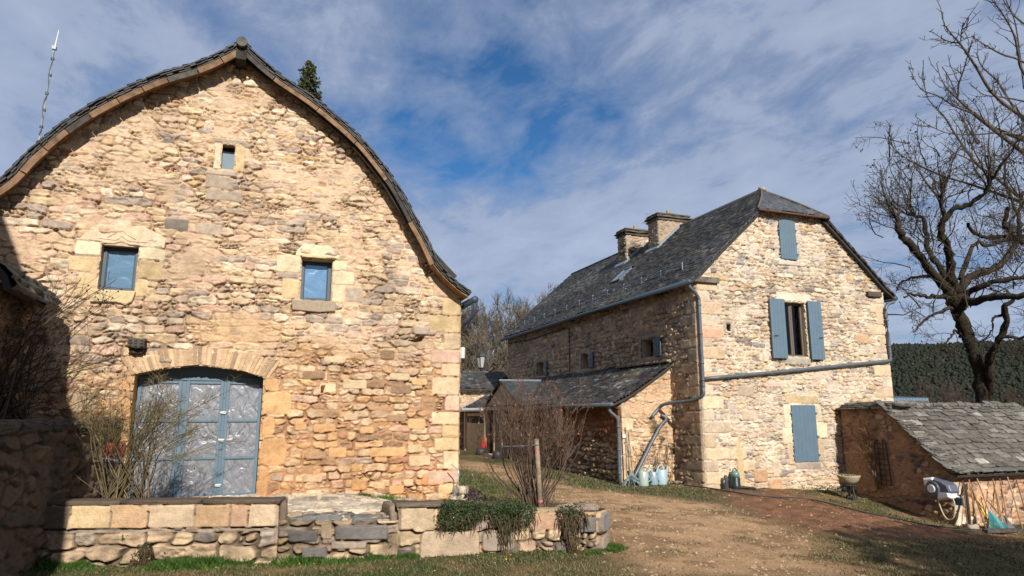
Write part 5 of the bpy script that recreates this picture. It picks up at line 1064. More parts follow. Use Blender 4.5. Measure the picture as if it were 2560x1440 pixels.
# ------------------------------------------------------------------ stone shed on the right, lauze roof
sx0, sx1, sy0, sy1 = 14.0, 19.2, 10.88, 13.70
shed = thing('stone_shed', 'low rendered stone shed with thick stone slab roof at the right', 'shed', (sx0, sy0, -.6))
PAL_R = [(3, alb(196, 150, 110)), (2, alb(150, 132, 120)), (1.2, alb(110, 104, 104)), (1, alb(210, 186, 160))]
sprof = np.array([(10.6, .44), (10.9, .60), (11.5, 1.16), (12.21, 1.83), (12.45, 1.92), (13.72, 1.93)])
def shedf(u, v):
    h, c = masonry(u, v, 1101, .22, .13, PAL_R, alb(178, 136, 102), .02, .03, .02, .95, .8, 2.6, .15, .06, .70, .04, (), .3, crack=0, desat=.2); return h, c
P, F, C = sheet((sx0, sy1, -.95), (0, -1, 0), (0, 0, 1), (-1, 0, 0), sy1 - sy0, 2.95, .018, shedf, lambda u, v: v - .95 < np.interp(sy1 - u, sprof[:, 0], sprof[:, 1]) - .03, edge=.03); link('wall', np_mesh(P, F, C), M['stone'], shed)
P, F, C = sheet((sx0, sy0, -1.1), (1, 0, 0), (0, 0, 1), (0, -1, 0), sx1 - sx0, 1.72, .018, lambda u, v: masonry(u, v, 1102, .24, .13, PAL_R + [(2, PALE)], alb(226, 172, 124), .02, .03, .02, .95, .8, 2.6, .15, .06, .55, .04, [(.005, .24, .1 + .33 * k, .41 + .33 * k, PALE, .02, .04) for k in range(5)], .25), edge=.03); link('wall', np_mesh(P, F, C), M['stone'], shed)
P, F, C = sheet((sx1, sy0, -1.1), (0, 1, 0), (0, 0, 1), (1, 0, 0), sy1 - sy0, 3.0, .06, plain_field(1103, PAL_R), lambda u, v: v - 1.1 < np.interp(u + sy0, sprof[:, 0], sprof[:, 1]) - .03); link('wall', np_mesh(P, F, C), M['stone'], shed)
pr = np.array([(10.62, .45), (10.9, .61), (11.5, 1.14), (12.0, 1.61), (12.30, 1.84)])
P, F, C = slates((sx0 - .12, 0, 0), (1, 0, 0), (0, 1, 0), (0, 0, 1), 0, sx1 - sx0 + .1, .03, (.170), .34, .02, [(1, np.array([.05, .046, .04]))], 1110, cvar=.4, groove=2.2, g0=.76, scal=.45, prof=smooth_path(pr, 5), moss=.45, jag=.5, rest=.018,
                 keep=lambda P: P[:, 1] < 12.36 - 1.5 * np.clip((P[:, 0] - 18.2) / 1.2, 0, 1)); link('roof', np_mesh(P, F, C), M['slate'], shed)
prs = smooth_path(pr, 8); seg_ = np.r_[0, np.cumsum(np.linalg.norm(np.diff(prs, axis=0), axis=1))]; mb = MB(); rl_ = np.random.RandomState(61); s_ = -.02; k = 0
while s_ < seg_[-1] - .05:                              # thick stone slabs laid in rough courses, each tilted on the one below
    x_ = sx0 - .16 + rl_.uniform(-.12, .0); xe = sx1 - 1.0 * max(0, s_ / seg_[-1] - .35)
    while x_ < xe:
        w_ = rl_.uniform(.20, .46); l_ = rl_.uniform(.26, .34); q = MB(); q.rough((0, 0, 0), (w_ - .008, l_, rl_.uniform(.024, .040)), .009, None, k, 6, .42); V = q.v[0]; k += 1
        s0 = s_ + rl_.uniform(-.03, .03); p0 = np.array([np.interp(s0, seg_, prs[:, 0]), np.interp(s0, seg_, prs[:, 1])]); p1 = np.array([np.interp(s0 + .3, seg_, prs[:, 0]), np.interp(s0 + .3, seg_, prs[:, 1])]); t_ = p1 - p0
        if np.linalg.norm(t_) < .2: t_ = np.array([.7, .7])
        t_ = t_ / np.linalg.norm(t_); n_2 = np.array([-t_[1], t_[0]]); cc = V[:, 2] + (.044 + rl_.uniform(-.008, .014)) * (1 - V[:, 1] / l_) + rl_.uniform(-.03, .03) * (V[:, 0] - w_ / 2)
        if s0 < 0: p0 = p0 + t_ * s0
        mb.add(np.stack([x_ + V[:, 0], p0[0] + V[:, 1] * t_[0] + cc * n_2[0], p0[1] + V[:, 1] * t_[1] + cc * n_2[1]], 1), q.f, pick(LAUZE_PAL, rl_.rand(1))[0] * rl_.uniform(.8, 1.3)); x_ += w_
    s_ += rl_.uniform(.135, .165)
mb.build('roof_slabs', M['slab'], shed, smooth=True)
mb = MB(); strip_solid(mb, offset(smooth_path(pr, 5), -.03), sx0 - .10, sx1, .05, lambda a_, b_, t: (t, a_, b_), (.05, .045, .04)); mb.build('soffit', M['slate'], shed)
mb = MB(); rl_ = np.random.RandomState(44)
for k in range(44):                                     # slabs stacked on the head of the wall towards the house, and along the verge
    y_ = rl_.uniform(12.2, 13.62); L_ = k % 4; w_ = rl_.uniform(.14, .24)
    mb.rough((sx0 - .17 + .05 * L_ + rl_.uniform(-.02, .02), y_ - w_, 1.80 + .045 * L_ + .02 * (13.7 - y_)), (sx0 + .45 + .1 * L_, y_ + w_, 1.845 + .045 * L_ + .02 * (13.7 - y_)), .01, LAUZE_PAL[k % 4][1] * rl_.uniform(.7, 1.3), 200 + k, 5, .35)
for k in range(26):
    s_ = k / 25; y_ = 10.68 + s_ * 1.62; zz = float(np.interp(y_, pr[:, 0], pr[:, 1]))
    mb.rough((sx0 - .16 + rl_.uniform(-.03, .03), y_ - .12, zz - .01), (sx0 + .22, y_ + .10, zz + .04), .01, LAUZE_PAL[k % 4][1] * rl_.uniform(.7, 1.2), 260 + k, 5, .4)
for k in range(15): x0_ = 14.3 + k * .28; mb.rough((x0_, 12.2, 1.88), (x0_ + .27, 12.55, 1.95), .012, LAUZE_PAL[k % 3][1] * rl_.uniform(.8, 1.4), 300 + k, 5, .35)
mb.build('ridge_slab', M['slate'], shed)
mb = MB(); mb.hexa([(sx0 + .1, 12.3, 1.84), (sx1, 12.3, 1.84), (sx1, 13.72, 1.80), (sx0 + .1, 13.72, 1.80), (sx0 + .1, 12.3, 1.90), (sx1 - .9, 12.3, 1.90), (sx1 - .9, 13.72, 1.87), (sx0 + .1, 13.72, 1.87)], LAUZE_PAL[0][1]); mb.build('roof', M['slate'], shed)
br = thing('metal_roofed_shed', 'blue grey corrugated metal roof showing behind the stone shed', 'shed', (21, 22, -1))
A0, A1 = onY(2236, 1004, 22), onY(2322, 1004, 22); q = MB(); dz = onY(2236, 984, 22)[2] - A0[2]
n_ = 22
for k in range(n_):
    a_, b_ = A0[0] - 2 + (A1[0] - A0[0] + 2) * k / n_, A0[0] - 2 + (A1[0] - A0[0] + 2) * (k + .6) / n_; q.hexa([(a_, 22, A0[2] - .25), (b_, 22, A0[2] - .25), (b_, 22.04, A0[2] - .25), (a_, 22.04, A0[2] - .25), (a_, 22.0, A0[2] + dz * .55), (b_, 22.0, A0[2] + dz * .55), (b_, 22.04, A0[2] + dz * .55), (a_, 22.04, A0[2] + dz * .55)], (.13, .20, .26))
q.hexa([(A0[0] - 2, 21.95, A0[2] - .2), (A1[0], 21.95, A0[2] - .2), (A1[0], 22.1, A0[2] - .2), (A0[0] - 2, 22.1, A0[2] - .2), (A0[0] - 2, 22.02, A0[2] + dz * .5), (A1[0], 22.02, A0[2] + dz * .5), (A1[0], 22.1, A0[2] + dz * .5), (A0[0] - 2, 22.1, A0[2] + dz * .5)], (.09, .15, .20)); q.build('fascia', M['plain'], br)
q = MB(); q.hexa([(A0[0] - 2, 22.0, A0[2] + dz * .5), (A1[0] - .05, 22.0, A0[2] + dz * .5), (A1[0] - 1.0, 25, A0[2] + dz * 1.0), (A0[0] - 2, 25, A0[2] + dz * 1.0), (A0[0] - 2, 22.0, A0[2] + dz * .56), (A1[0] - .05, 22, A0[2] + dz * .56), (A1[0] - 1.0, 25, A0[2] + dz * 1.08), (A0[0] - 2, 25, A0[2] + dz * 1.08)], (.08, .10, .13)); q.build('roof', M['plain'], br)
q = MB(); q.box((A0[0] - 2, 22.2, -1.2), (A1[0] - .3, 25, A0[2] - .1), (.2, .16, .12)); q.build('wall', M['plain'], br)

# ------------------------------------------------------------------ small things by the walls
def G(x, y): return np.array([x, y, g1(x, y)])
# watering cans
def can(col, s):
    o = thing('watering_can', 'x', 'watering can', (0, 0, 0), 'watering cans against the lean-to')
    b = MB(); b.lathe([(0, 0), (.105, 0), (.11, .02), (.105, .30), (.095, .31), (.085, .30), (.08, .28)], (0, 0, 0), 18, col); b.build('body', M['gloss'], o, smooth=True, local=True)
    b = MB(); b.tube([(.09, 0, .08), (.20, 0, .20), (.27, 0, .36)], [.035, .025, .02], 8, col); b.build('spout', M['gloss'], o, smooth=True, local=True)
    b = MB(); b.tube(smooth_path([(-.10, 0, .08), (-.19, 0, .18), (-.17, 0, .32), (-.02, 0, .40), (.07, 0, .31)], 5), .013, 7, col); b.build('handle', M['gloss'], o, smooth=True, local=True)
    o.scale = (s, s, s); return o
yl = LY0 - .24
for k, (px, col, s, rz, lab) in enumerate(((1609, (.34, .40, .36), 1.12, 2.5, 'pale grey green watering can nearest the leaning drainpipe'), (1634, (.22, .32, .36), 1.02, 3.6, 'blue grey watering can between two paler cans'), (1655, (.34, .46, .50), 1.16, .5, 'light blue watering can on the right with raised spout'))):
    p = onY(px, 1218, yl - .1 * (k == 0)); o = can(col, s); o.location = (p[0], yl - .1 * (k == 0), g1(p[0], yl)); o.rotation_euler = (0, 0, rz); o['label'] = lab
# loose drainpipe leaning on the lean-to
p1, p0 = onY(1662, 1042, LY0 - .12), onY(1576, 1212, LY0 - .30); q = MB(); q.tube(smooth_path([p1 + (-.05, .08, .03), p1 + (.0, .05, .02), p1 + (.03, .0, -.08), p1 * .8 + p0 * .2, p0], 5), .042, 12)
dpo = q.build('drainpipe', M['zinc'], smooth=True); tag(dpo, 'loose grey drainpipe leaning diagonally against the lean-to wall', 'drainpipe')
q = MB(); c = p0.copy(); c[2] = g1(c[0], c[1])
for k in range(9): a_ = k * 2 * math.pi / 9; q.tube([c + (.02, 0, .30), c + (.02 + .26 * math.cos(a_), .12 * math.sin(a_), .0)], .008, 5, (.16, .24, .26))
q.tube([c + (.02, 0, .18), c + (.3, -.05, .02)], .02, 6, (.2, .3, .33)); q.tube([c + (.02, 0, .30), c + (.35, -.02, .03)], .016, 6, (.2, .3, .33))
tag(q.build('plant_support', M['plain']), 'blue grey wire plant support folded under the leaning drainpipe', 'plant support')
for k, (xa, ya, xb, yb_) in enumerate(((1563, 1068, 1578, 1212), (1571, 1080, 1582, 1190))):
    q = MB(); q.tube([onY(xa, ya, LY0 - .06), onY(xb, yb_, LY0 - .22)], [.010, .013], 6, alb(150, 120, 90)); tag(q.build('garden_cane', M['wood_attr']), ['taller thin cane leaning beside the lean-to downpipe', 'shorter thin cane leaning beside the lean-to downpipe'][k], 'cane', 'canes by the downpipe')
q = MB(); c = onY(1561, 1090, LY0 - .07); q.box(c + (-.055, -.01, -.045), c + (.055, .01, .035), (.75, .75, .76)); q.tube([c + (-.05, 0, .035), c + (0, 0, .05), c + (.05, 0, .035)], .006, 5, (.7, .7, .7)); tag(q.build('wall_plate', M['plain'], bevel=.004), 'small white plate on the lean-to wall by the downpipe', 'sign')
q = MB(); rw = np.random.RandomState(4)                 # dry wire and old vine on the wall
for k in range(16):
    x_ = rw.uniform(8.75, 9.7); pts = [(x_, LY0 - .05, .0)]
    for j in range(6): l_ = pts[-1]; pts.append((l_[0] + rw.uniform(-.10, .10), LY0 - rw.uniform(.04, .12), l_[2] + rw.uniform(.10, .22)))
    q.tube(smooth_path(pts, 3), .006, 4, alb(120, 98, 76))
tag(q.build('climbing_vine', M['twig']), 'bare dry vine stems climbing the mossy lean-to wall', 'vine')
for k, (px, r_, lab) in enumerate(((1690, .10, 'small dark bowl lying nearest the watering cans'), (1704, .14, 'wider shallow bowl tipped against the house corner'))):
    p = onY(px, 1217, LY0 - .25); q = MB(); q.lathe([(0, 0), (r_ * .6, 0), (r_, .07), (r_ * .94, .075), (r_ * .55, .015), (0, .015)], (p[0], LY0 - .25, g1(p[0], LY0 - .25)), 14, alb(150, 136, 120)); o = q.build('bowl', M['plain'], smooth=True); tag(o, lab, 'bowl', 'bowls by the house corner')
# pump standing by the gable
pu = thing('garden_pump', 'dark garden pump with pale green top at the gable foot', 'pump', (*onY(1840, 1226, HY0 - .18)[:2], -.1)); c = np.array(pu.location); c[2] = g1(c[0], c[1]); pu.location = c
q = MB(); q.lathe([(0, 0), (.11, 0), (.12, .03), (.12, .10), (.11, .12), (.11, .26), (.10, .28)], c, 16, (.02, .03, .035)); q.build('body', M['gloss'], pu, smooth=True)
q = MB(); q.lathe([(.10, .28), (.10, .36), (.07, .41), (.03, .42), (0, .42)], c, 16, (.10, .22, .19)); q.build('lid', M['gloss'], pu, smooth=True)
q = MB(); q.tube(smooth_path([c + (-.1, 0, .34), c + (-.02, 0, .48), c + (.08, 0, .40)], 5), .014, 6, (.02, .02, .02)); q.build('handle', M['gloss'], pu)
q = MB(); q.tube([c + (.10, 0, .05), c + (.24, -.1, .04), c + (.45, -.12, .01)], .035, 8, (.02, .02, .022)); q.build('outlet', M['gloss'], pu)
q = MB(); c2 = c + (-.27, 0, 0); q.lathe([(0, 0), (.06, 0), (.07, .04), (.045, .20), (.05, .28), (.03, .33), (0, .33)], c2, 12, (.05, .055, .06)); q.tube([c2 + (0, 0, .3), c2 + (-.06, 0, .16)], .015, 6, (.5, .5, .5)); tag(q.build('spray_bottle', M['gloss'], smooth=True), 'small dark spray bottle left of the garden pump', 'bottle')
# hose on the ground
def ground_tube(name, pxs, r, col, label, cat, m='plain'):
    pts = [onG(*p) + (0, 0, r) for p in pxs]; pts = smooth_path(pts, 8); pts[:, 2] = gz(pts[:, 0], pts[:, 1]) + .035 + r; q = MB(); q.tube(pts, r, 6, col); return tag(q.build(name, M[m], smooth=True), label, cat)
ground_tube('hose', [(1710, 1218), (1800, 1230), (1880, 1243), (1960, 1249), (2020, 1253), (2080, 1266), (2150, 1284), (2230, 1300), (2330, 1318), (2420, 1326), (2450, 1328)], .016, (.04, .035, .035), 'long dark hose lying across the red soil', 'hose')
ground_tube('red_hose', [(2190, 1243), (2230, 1246), (2262, 1252), (2290, 1256), (2325, 1266), (2350, 1271)], .012, (.42, .07, .03), 'thin red hose lying in the border under the shed wall', 'hose')
# stone bowl on an old barbecue stand
bq = thing('bowl_stand', 'shallow stone bowl of plants on a black wheeled stand', 'planter', (13.55, 12.75, g1(13.55, 12.75))); c = np.array(bq.location)
zt = onY(2120, 1195, 12.75)[2]; c[0] = onY(2122, 1200, 12.75)[0]; bq.location = c
H_ = zt - c[2]
q = MB(); q.lathe([(0, -.14), (.12, -.14), (.20, -.06), (.25, .03), (.26, .06), (.235, .06), (.2, -.01), (0, -.03)], c + (0, 0, H_), 22, alb(196, 180, 150)); q.build('bowl', M['stone'], bq, smooth=True)
q = MB(); q.lathe([(0, 0), (.2, 0), (.2, .02), (0, .02)], c + (0, 0, H_ - .16), 16); q.tube([c + (0, 0, H_ - .15), c + (-.02, 0, .12)], .022, 8)
for a_ in (.3, 2.4, 4.5): q.tube([c + (.12 * math.cos(a_), .12 * math.sin(a_), H_ - .16), c + (.20 * math.cos(a_), .2 * math.sin(a_), .03)], .013, 6)
q.build('stand', M['iron'], bq)
for s_ in (-.07, .10): 
    q = MB(); q.tube([c + (.06, s_ - .012, .08), c + (.06, s_ + .012, .08)], .08, 14); q.build('wheel', M['iron'], bq)
q = MB(); r_ = np.random.RandomState(3)
for k in range(60): a_ = c + (r_.uniform(-.18, .18), r_.uniform(-.18, .18), H_ + .0); q.tube([a_, a_ + (r_.uniform(-.04, .04), r_.uniform(-.04, .04), r_.uniform(.04, .11))], .006, 3, (.09, .12, .05))
q.build('foliage', M['leaf'], bq)
# iron trellis with a dead vine on the shed side wall
xt = sx0 - .06; ty0, ty1 = onX(2188, 1100, xt)[1], onX(2222, 1215, xt)[1]; tz0, tz1 = onX(2205, 1212, xt)[2], onX(2195, 1098, xt)[2]
q = MB(); ya, yb_ = max(ty0, ty1), min(ty0, ty1); ym = (ya + yb_) / 2
for s_ in (-1, 1): q.tube([(xt, ym + s_ * .21, tz0), (xt, ym + s_ * .16, tz1 - .12), (xt, ym + s_ * .07, tz1)], .014, 6)
for s_ in (-.33, .33): q.tube([(xt, ym + s_ * .2, tz0), (xt, ym + s_ * .2, tz1)], .009, 5)
for k in range(9): zz = tz0 + (tz1 - tz0 - .1) * k / 8; q.tube([(xt, ym - .2, zz), (xt, ym + .2, zz)], .009, 5)
tag(q.build('trellis', M['iron']), 'narrow black iron trellis standing against the shed wall', 'trellis')
q = MB(); rw = np.random.RandomState(9)
for k in range(5):
    pts = [(xt - .05, ym + .05 + rw.uniform(-.05, .1), tz0 - .1)]; 
    for j in range(8): l_ = pts[-1]; pts.append((xt - rw.uniform(.03, .14), l_[1] + rw.uniform(-.03, .14), l_[2] + rw.uniform(.12, .22)))
    q.tube(smooth_path(pts, 3), np.linspace(.02, .006, 25), 5, alb(130, 106, 84))
    for j in range(24): a_ = np.array(pts[rw.randint(4, 9)]); q.tube([a_, a_ + (rw.uniform(-.15, 0), rw.uniform(-.2, .4), rw.uniform(-.05, .3))], .004, 3, alb(150, 120, 80))
tag(q.build('dead_vine', M['twig']), 'bare vine twisting up the shed side wall beside the trellis', 'vine')
# hose reel on the shed side wall near its corner
hr_y = 11.30; c = onX(2352, 1222, sx0 - .2); hrl = thing('hose_reel', 'grey and white wall mounted hose reel with looping hose', 'hose reel', (sx0 - .2, c[1], c[2])); c = np.array([sx0 - .2, c[1], c[2]])
prof = [(-.27, .10), (-.22, .20), (-.05, .22), (.12, .17), (.25, .10), (.30, -.02), (.26, -.13), (.10, -.16), (-.02, -.20), (-.16, -.15), (-.24, -.05)]
def shell(mb, prof, x0, x1, k, col):
    n_ = len(prof); pr_ = np.array(prof); pts = []
    for x, s_ in ((x0, .86), (x0 + .04, 1.0), (x1, 1.0)): pts += [(c[0] + x, c[1] - a_ * s_, c[2] + b_ * s_) for a_, b_ in pr_]
    F_ = [(j * n_ + i, j * n_ + (i + 1) % n_, (j + 1) * n_ + (i + 1) % n_, (j + 1) * n_ + i) for j in range(2) for i in range(n_)] + [tuple(range(n_))[::-1], tuple(range(2 * n_, 3 * n_))]
    mb.add(pts, F_, col)
q = MB(); shell(q, prof, -.12, .16, 1, (.10, .11, .14)); q.build('housing', M['gloss'], hrl, bevel=.008)
q = MB(); shell(q, [(-.31, .20), (-.10, .235), (-.06, .20), (-.20, .17), (-.24, .02), (-.29, .05)], -.15, .05, 1, (.62, .64, .66)); shell(q, [(.04, -.08), (.28, -.06), (.30, -.16), (.02, -.23)], -.15, .1, 1, (.66, .68, .7)); q.build('shell', M['gloss'], hrl, bevel=.006)
for r0, x_, col, nm in ((.155, -.17, (.09, .10, .12), 'drum'), (.085, -.20, (.55, .58, .60), 'hub')):
    q = MB(); q.tube([c + (x_, .08, 0), c + (x_ + .06, .08, 0)], r0, 24, col); q.build(nm, M['gloss'], hrl, bevel=.006)
q = MB(); q.tube(smooth_path([c + (-.10, .0, -.14), c + (-.12, -.02, -.30), c + (-.12, -.10, -.52), c + (-.11, -.20, -.60), c + (-.10, -.31, -.52), c + (-.08, -.34, -.30), c + (-.06, -.30, -.16)], 7), .013, 8, alb(214, 196, 160)); q.build('hose', M['plain'], hrl, smooth=True)
q = MB()
for k in range(4): q.box(c + (.02, -.44 + .05 * k, -.30), c + (.06, -.41 + .05 * k, -.14), (.06, .09, .12))
q.box(c + (.03, -.45, -.24), c + (.05, -.23, -.21), (.06, .09, .12)); q.build('bracket', M['gloss'], hrl)
p = onG(2336, 1283); q = MB(); q.rough(p + (-.28, -.12, -.02), p + (.22, .10, .05), .012, alb(214, 190, 160), 8, 6, .5); tag(q.build('stone_slab', M['stone'], smooth=True), 'pale flat stone lying under the hose reel', 'stone')
# tools leaning on the shed front
yf = sy0 - .04
def lean(name, top, foot, r, col, label, cat='tool', group='long handled tools leaning on the shed front', root=False):
    a_, b_ = onY(*top, yf - .03), None; d = ray(*foot); b_ = EYE + d * ((yf - .42) / d[1]); b_[2] = g1(b_[0], b_[1]) + .02
    q = MB(); m_ = (a_ + b_) / 2 + (.0, -.01, 0); q.tube(smooth_path([a_, m_, b_], 4), r, 7, col)
    if root: o = thing(name, label, cat, tuple(b_), group); q.build('handle', M['wood_attr'], o, smooth=True); return o, a_, b_
    return tag(q.build(name, M['wood_attr'], smooth=True), label, cat, group), a_, b_
for k, (t, f, r, col, lab) in enumerate(((((2405, 1188)), (2418, 1310), .013, alb(120, 96, 74), 'dark wooden pole leftmost against the shed corner'), ((2412, 1212), (2424, 1312), .035, alb(86, 76, 68) * .6, 'thick dark plank leaning at the shed corner'), ((2418, 1180), (2445, 1318), .013, alb(176, 140, 104), 'slim pale pole beside the thick dark plank'),
                                          ((2423, 1204), (2464, 1310), .016, alb(140, 110, 82), 'brown pole leaning left of the yellow handle'), ((2478, 1178), (2500, 1290), .012, alb(140, 112, 84), 'thin brown rod leaning upright behind the teal rake'),
                                          ((2496, 1180), (2516, 1285), .012, alb(150, 120, 92), 'second thin rod right of the upright brown one'), ((2508, 1160), (2556, 1318), .015, alb(186, 152, 116), 'long pale pole leaning far right over the roof edge'), ((2540, 1196), (2572, 1310), .012, alb(130, 104, 80), 'thin pole at the right picture edge'), ((2490, 1226), (2508, 1312), .013, alb(186, 150, 110), 'short pale handle behind the teal rake'))):
    lean('wooden_pole', t, f, r, col, lab, 'pole')
o, a_, b_ = lean('garden_rake', (2430, 1164), (2488, 1322), .015, alb(190, 156, 120), 'long wooden handled rake with broad teal plastic fan', 'rake', None, True)
q = MB(); top = b_ + (a_ - b_) * .30; fan = []
for k in range(21):
    s_ = k / 20 - .5; fan.append(np.array([b_[0] + .02 + s_ * .56, b_[1] - .05 - .06 * (1 - 4 * s_ * s_), b_[2] + .03]))
    q.tube([top, top * .45 + fan[-1] * .55 + np.array([0, -.02, 0]), fan[-1]], .007, 4, (.035, .20, .20))
V = [top + (0, -.004, 0)] + [top * .35 + f_ * .65 + np.array([0, -.012, 0]) for f_ in fan]; q.add(V, [(0, i + 2, i + 1) for i in range(20)], (.05, .27, .27)); V2 = [v + np.array([0, .006, 0]) for v in V]; q.add(V2, [(0, i + 1, i + 2) for i in range(20)], (.05, .27, .27))
q.build('fan', M['plain'], o)
o, a_, b_ = lean('shovel', (2456, 1238), (2530, 1322), .014, alb(180, 140, 100), 'spade with wooden shaft leaning right of the teal rake', 'shovel', None, True)
q = MB(); u_ = (a_ - b_) / np.linalg.norm(a_ - b_); w_ = np.array([.1, 0, 0]); q.hexa([b_ - w_ - (0, .02, 0), b_ + w_ - (0, .02, 0), b_ + w_, b_ - w_, b_ + u_ * .3 - w_ - (0, .02, 0), b_ + u_ * .3 + w_ - (0, .02, 0), b_ + u_ * .3 + w_, b_ + u_ * .3 - w_], (.10, .10, .11)); q.build('blade', M['plain'], o)
o, a_, b_ = lean('yellow_tool', (2441, 1246), (2474, 1292), .020, (.62, .42, .02), 'bright yellow tool handle leaning left of the teal rake', 'tool', None, True)
q = MB()
for s_ in (.3, .62): u_ = a_ + (b_ - a_) * s_; q.tube([u_, u_ + (b_ - a_) * .08], .024, 8, (.03, .16, .16))
q.build('grip', M['gloss'], o)
q = MB(); p = onG(2430, 1322); q.rough(p + (-.15, -.1, -.03), p + (.12, .12, .10), .02, GREY, 5, 6, .6); tag(q.build('kerb_stone', M['stone'], smooth=True), 'grey stone lump at the foot of the poles', 'stone')
q = MB(); p0_, p1_ = onG(2470, 1331), onG(2560, 1330); q.hexa([p0_, p1_, p1_ + (0, .12, 0), p0_ + (0, .12, 0), p0_ + (0, 0, .06), p1_ + (0, 0, .06), p1_ + (0, .12, .06), p0_ + (0, .12, .06)], alb(120, 110, 100) * .6); tag(q.build('sill_board', M['wood_attr']), 'dark board lying on the ground before the shed', 'board')
# bits at the barn's right corner
q = MB(); c = np.array([3.12, YB - .3, .26])
for k, (dx, dz_, w_) in enumerate(((0, 0, .09), (.13, .0, .08), (.05, .14, .08), (.16, .13, .06))): q.rough(c + (dx - w_, -.1, dz_), c + (dx + w_, .1, dz_ + .14), .012, alb(236, 218, 190), 20 + k, 5, .7)
tag(q.build('stone_heap', M['stone'], smooth=True), 'little heap of pale stones at the right foot of the barn', 'stones')
q = MB(); c = onY(1140, 1215, YB - .36); q.tube(smooth_path([onY(1128, 1160, YB - .3), onY(1146, 1178, YB - .34), onY(1144, 1205, YB - .38), onY(1138, 1225, YB - .4), onY(1136, 1240, YB - .4)], 4), .010, 5, (.3, .33, .36))
for s_ in (-.05, -.02, .02, .05): q.tube([c + (0, 0, .02), c + (s_, -.05, -.14)], .007, 4, (.3, .33, .36))
tag(q.build('hand_fork', M['gloss']), 'grey bent garden fork standing on the stone heap', 'tool')
# stake and cross wire in the right bed
q = MB(); p = onY(1352, 1275, 8.72); t_ = onY(1341, 1098, 8.85); q.tube([p + (0, 0, -.1), p * .5 + t_ * .5, t_], [.034, .034, .032], 10, alb(156, 136, 114)); stake = q.build('stake', M['wood_attr'], smooth=True); tag(stake, 'round wooden stake in the right flower bed beside bare shrub', 'stake')
q = MB()
for s_ in (.10, .80): c = p + (t_ - p) * s_; q.tube([c, c + (t_ - p) * .035], .0355, 10, (.40, .12, .09))
q.build('red_mark', M['plain'], stake)
q = MB(); q.tube([onY(1245, 1117, 8.9), onY(1300, 1115, 8.85), onY(1345, 1112, 8.8)], .006, 5, (.12, .13, .16)); tag(q.build('tie_wire', M['plain']), 'grey tie wire running from the stake across the bare shrub', 'wire')
q = MB(); cl = [onY(250, 1145, 10.3), onY(300, 1152, 10.2), onY(345, 1145, 10.15)]; q.tube(cl, .008, 5, (.3, .42, .62)); tag(q.build('blue_cord', M['plain']), 'pale blue cord tied around the rose bush stems', 'cord')
gn = thing('garden_gloves', 'red and dark gloves hanging in the rose bush', 'gloves', (*onY(283, 1130, 10.5)[:2], .9)); c = onY(283, 1130, 10.5)
for k, dx in enumerate((-.05, .09)):
    q = MB(); q.rough(c + (dx - .05, -.03, -.06), c + (dx + .05, .03, .12), .006, (.34, .05, .035), 4 + k, 5, .5); q.build('cuff', M['plain'], gn, smooth=True)
    q = MB(); q.rough(c + (dx - .045, -.03, -.22), c + (dx + .045, .03, -.05), .006, (.05, .055, .10), 8 + k, 5, .6)
    for j in range(4): q.tube([c + (dx - .033 + .022 * j, 0, -.20), c + (dx - .036 + .024 * j, -.01, -.29 + .01 * abs(j - 1.5))], [.012, .008], 6, (.05, .055, .10))
    q.build('hand', M['plain'], gn, smooth=True)
# ------------------------------------------------------------------ trees and shrubs
class Tw:
    """many thin tubes in one mesh (numpy)"""
    def __init__(s): s.V = []; s.F = []; s.C = []; s.n = 0
    def tube(s, P, R_, n=4, c=(.1, .08, .06)):
        P = np.asarray(P, float); m = len(P); R_ = np.linspace(R_[0], R_[1], m) if len(R_) == 2 else np.asarray(R_, float)
        T = np.gradient(P, axis=0); T /= np.linalg.norm(T, axis=1, keepdims=True) + 1e-9
        a = np.array([.31, .17, .93]) if abs(T[0][2]) < .85 else np.array([.95, .2, .1]); u = np.cross(T, a); u /= np.linalg.norm(u, axis=1, keepdims=True) + 1e-9; w = np.cross(T, u)
        an = np.arange(n) * 2 * math.pi / n
        V = P[:, None] + R_[:, None, None] * (np.cos(an)[None, :, None] * u[:, None] + np.sin(an)[None, :, None] * w[:, None])
        i = np.arange(m * n).reshape(m, n); F = np.stack([i[:-1], i[1:], np.roll(i, -1, 1)[1:], np.roll(i, -1, 1)[:-1]], -1).reshape(-1, 4)
        s.V.append(V.reshape(-1, 3)); s.F.append(F + s.n); s.n += m * n; s.C.append(np.ones((m * n, 1)) * np.asarray(c))
    def quads(s, ctr, size, rs, cols, flat=0.):
        """leaf sized faces"""
        ctr = np.asarray(ctr); n = len(ctr); a = rs.normal(size=(n, 3)); a[:, 2] *= 1 - flat; a /= np.linalg.norm(a, axis=1, keepdims=True); b = np.cross(a, rs.normal(size=(n, 3))); b /= np.linalg.norm(b, axis=1, keepdims=True)
        sz = np.asarray(size).reshape(-1, 1) * rs.uniform(.6, 1.3, (n, 1)); V = np.stack([ctr - a * sz, ctr - b * sz * .55, ctr + a * sz, ctr + b * sz * .55], 1).reshape(-1, 3)
        s.V.append(V); s.F.append(np.arange(n * 4).reshape(n, 4) + s.n); s.n += n * 4; s.C.append(np.repeat(cols, 4, 0))
    def link(s, name, m, parent=None):
        return link(name, np_mesh(np.concatenate(s.V), np.concatenate(s.F), np.concatenate(s.C)), m, parent)
def norm(v): return v / (np.linalg.norm(v) + 1e-9)
def wander(p, d, L, n, rs, wob=.25, lift=.0):
    pts = [np.asarray(p, float)]; d = norm(np.asarray(d, float))
    for k in range(n): d = norm(d + rs.normal(size=3) * wob + (0, 0, lift)); pts.append(pts[-1] + d * L / n)
    return np.array(pts), d
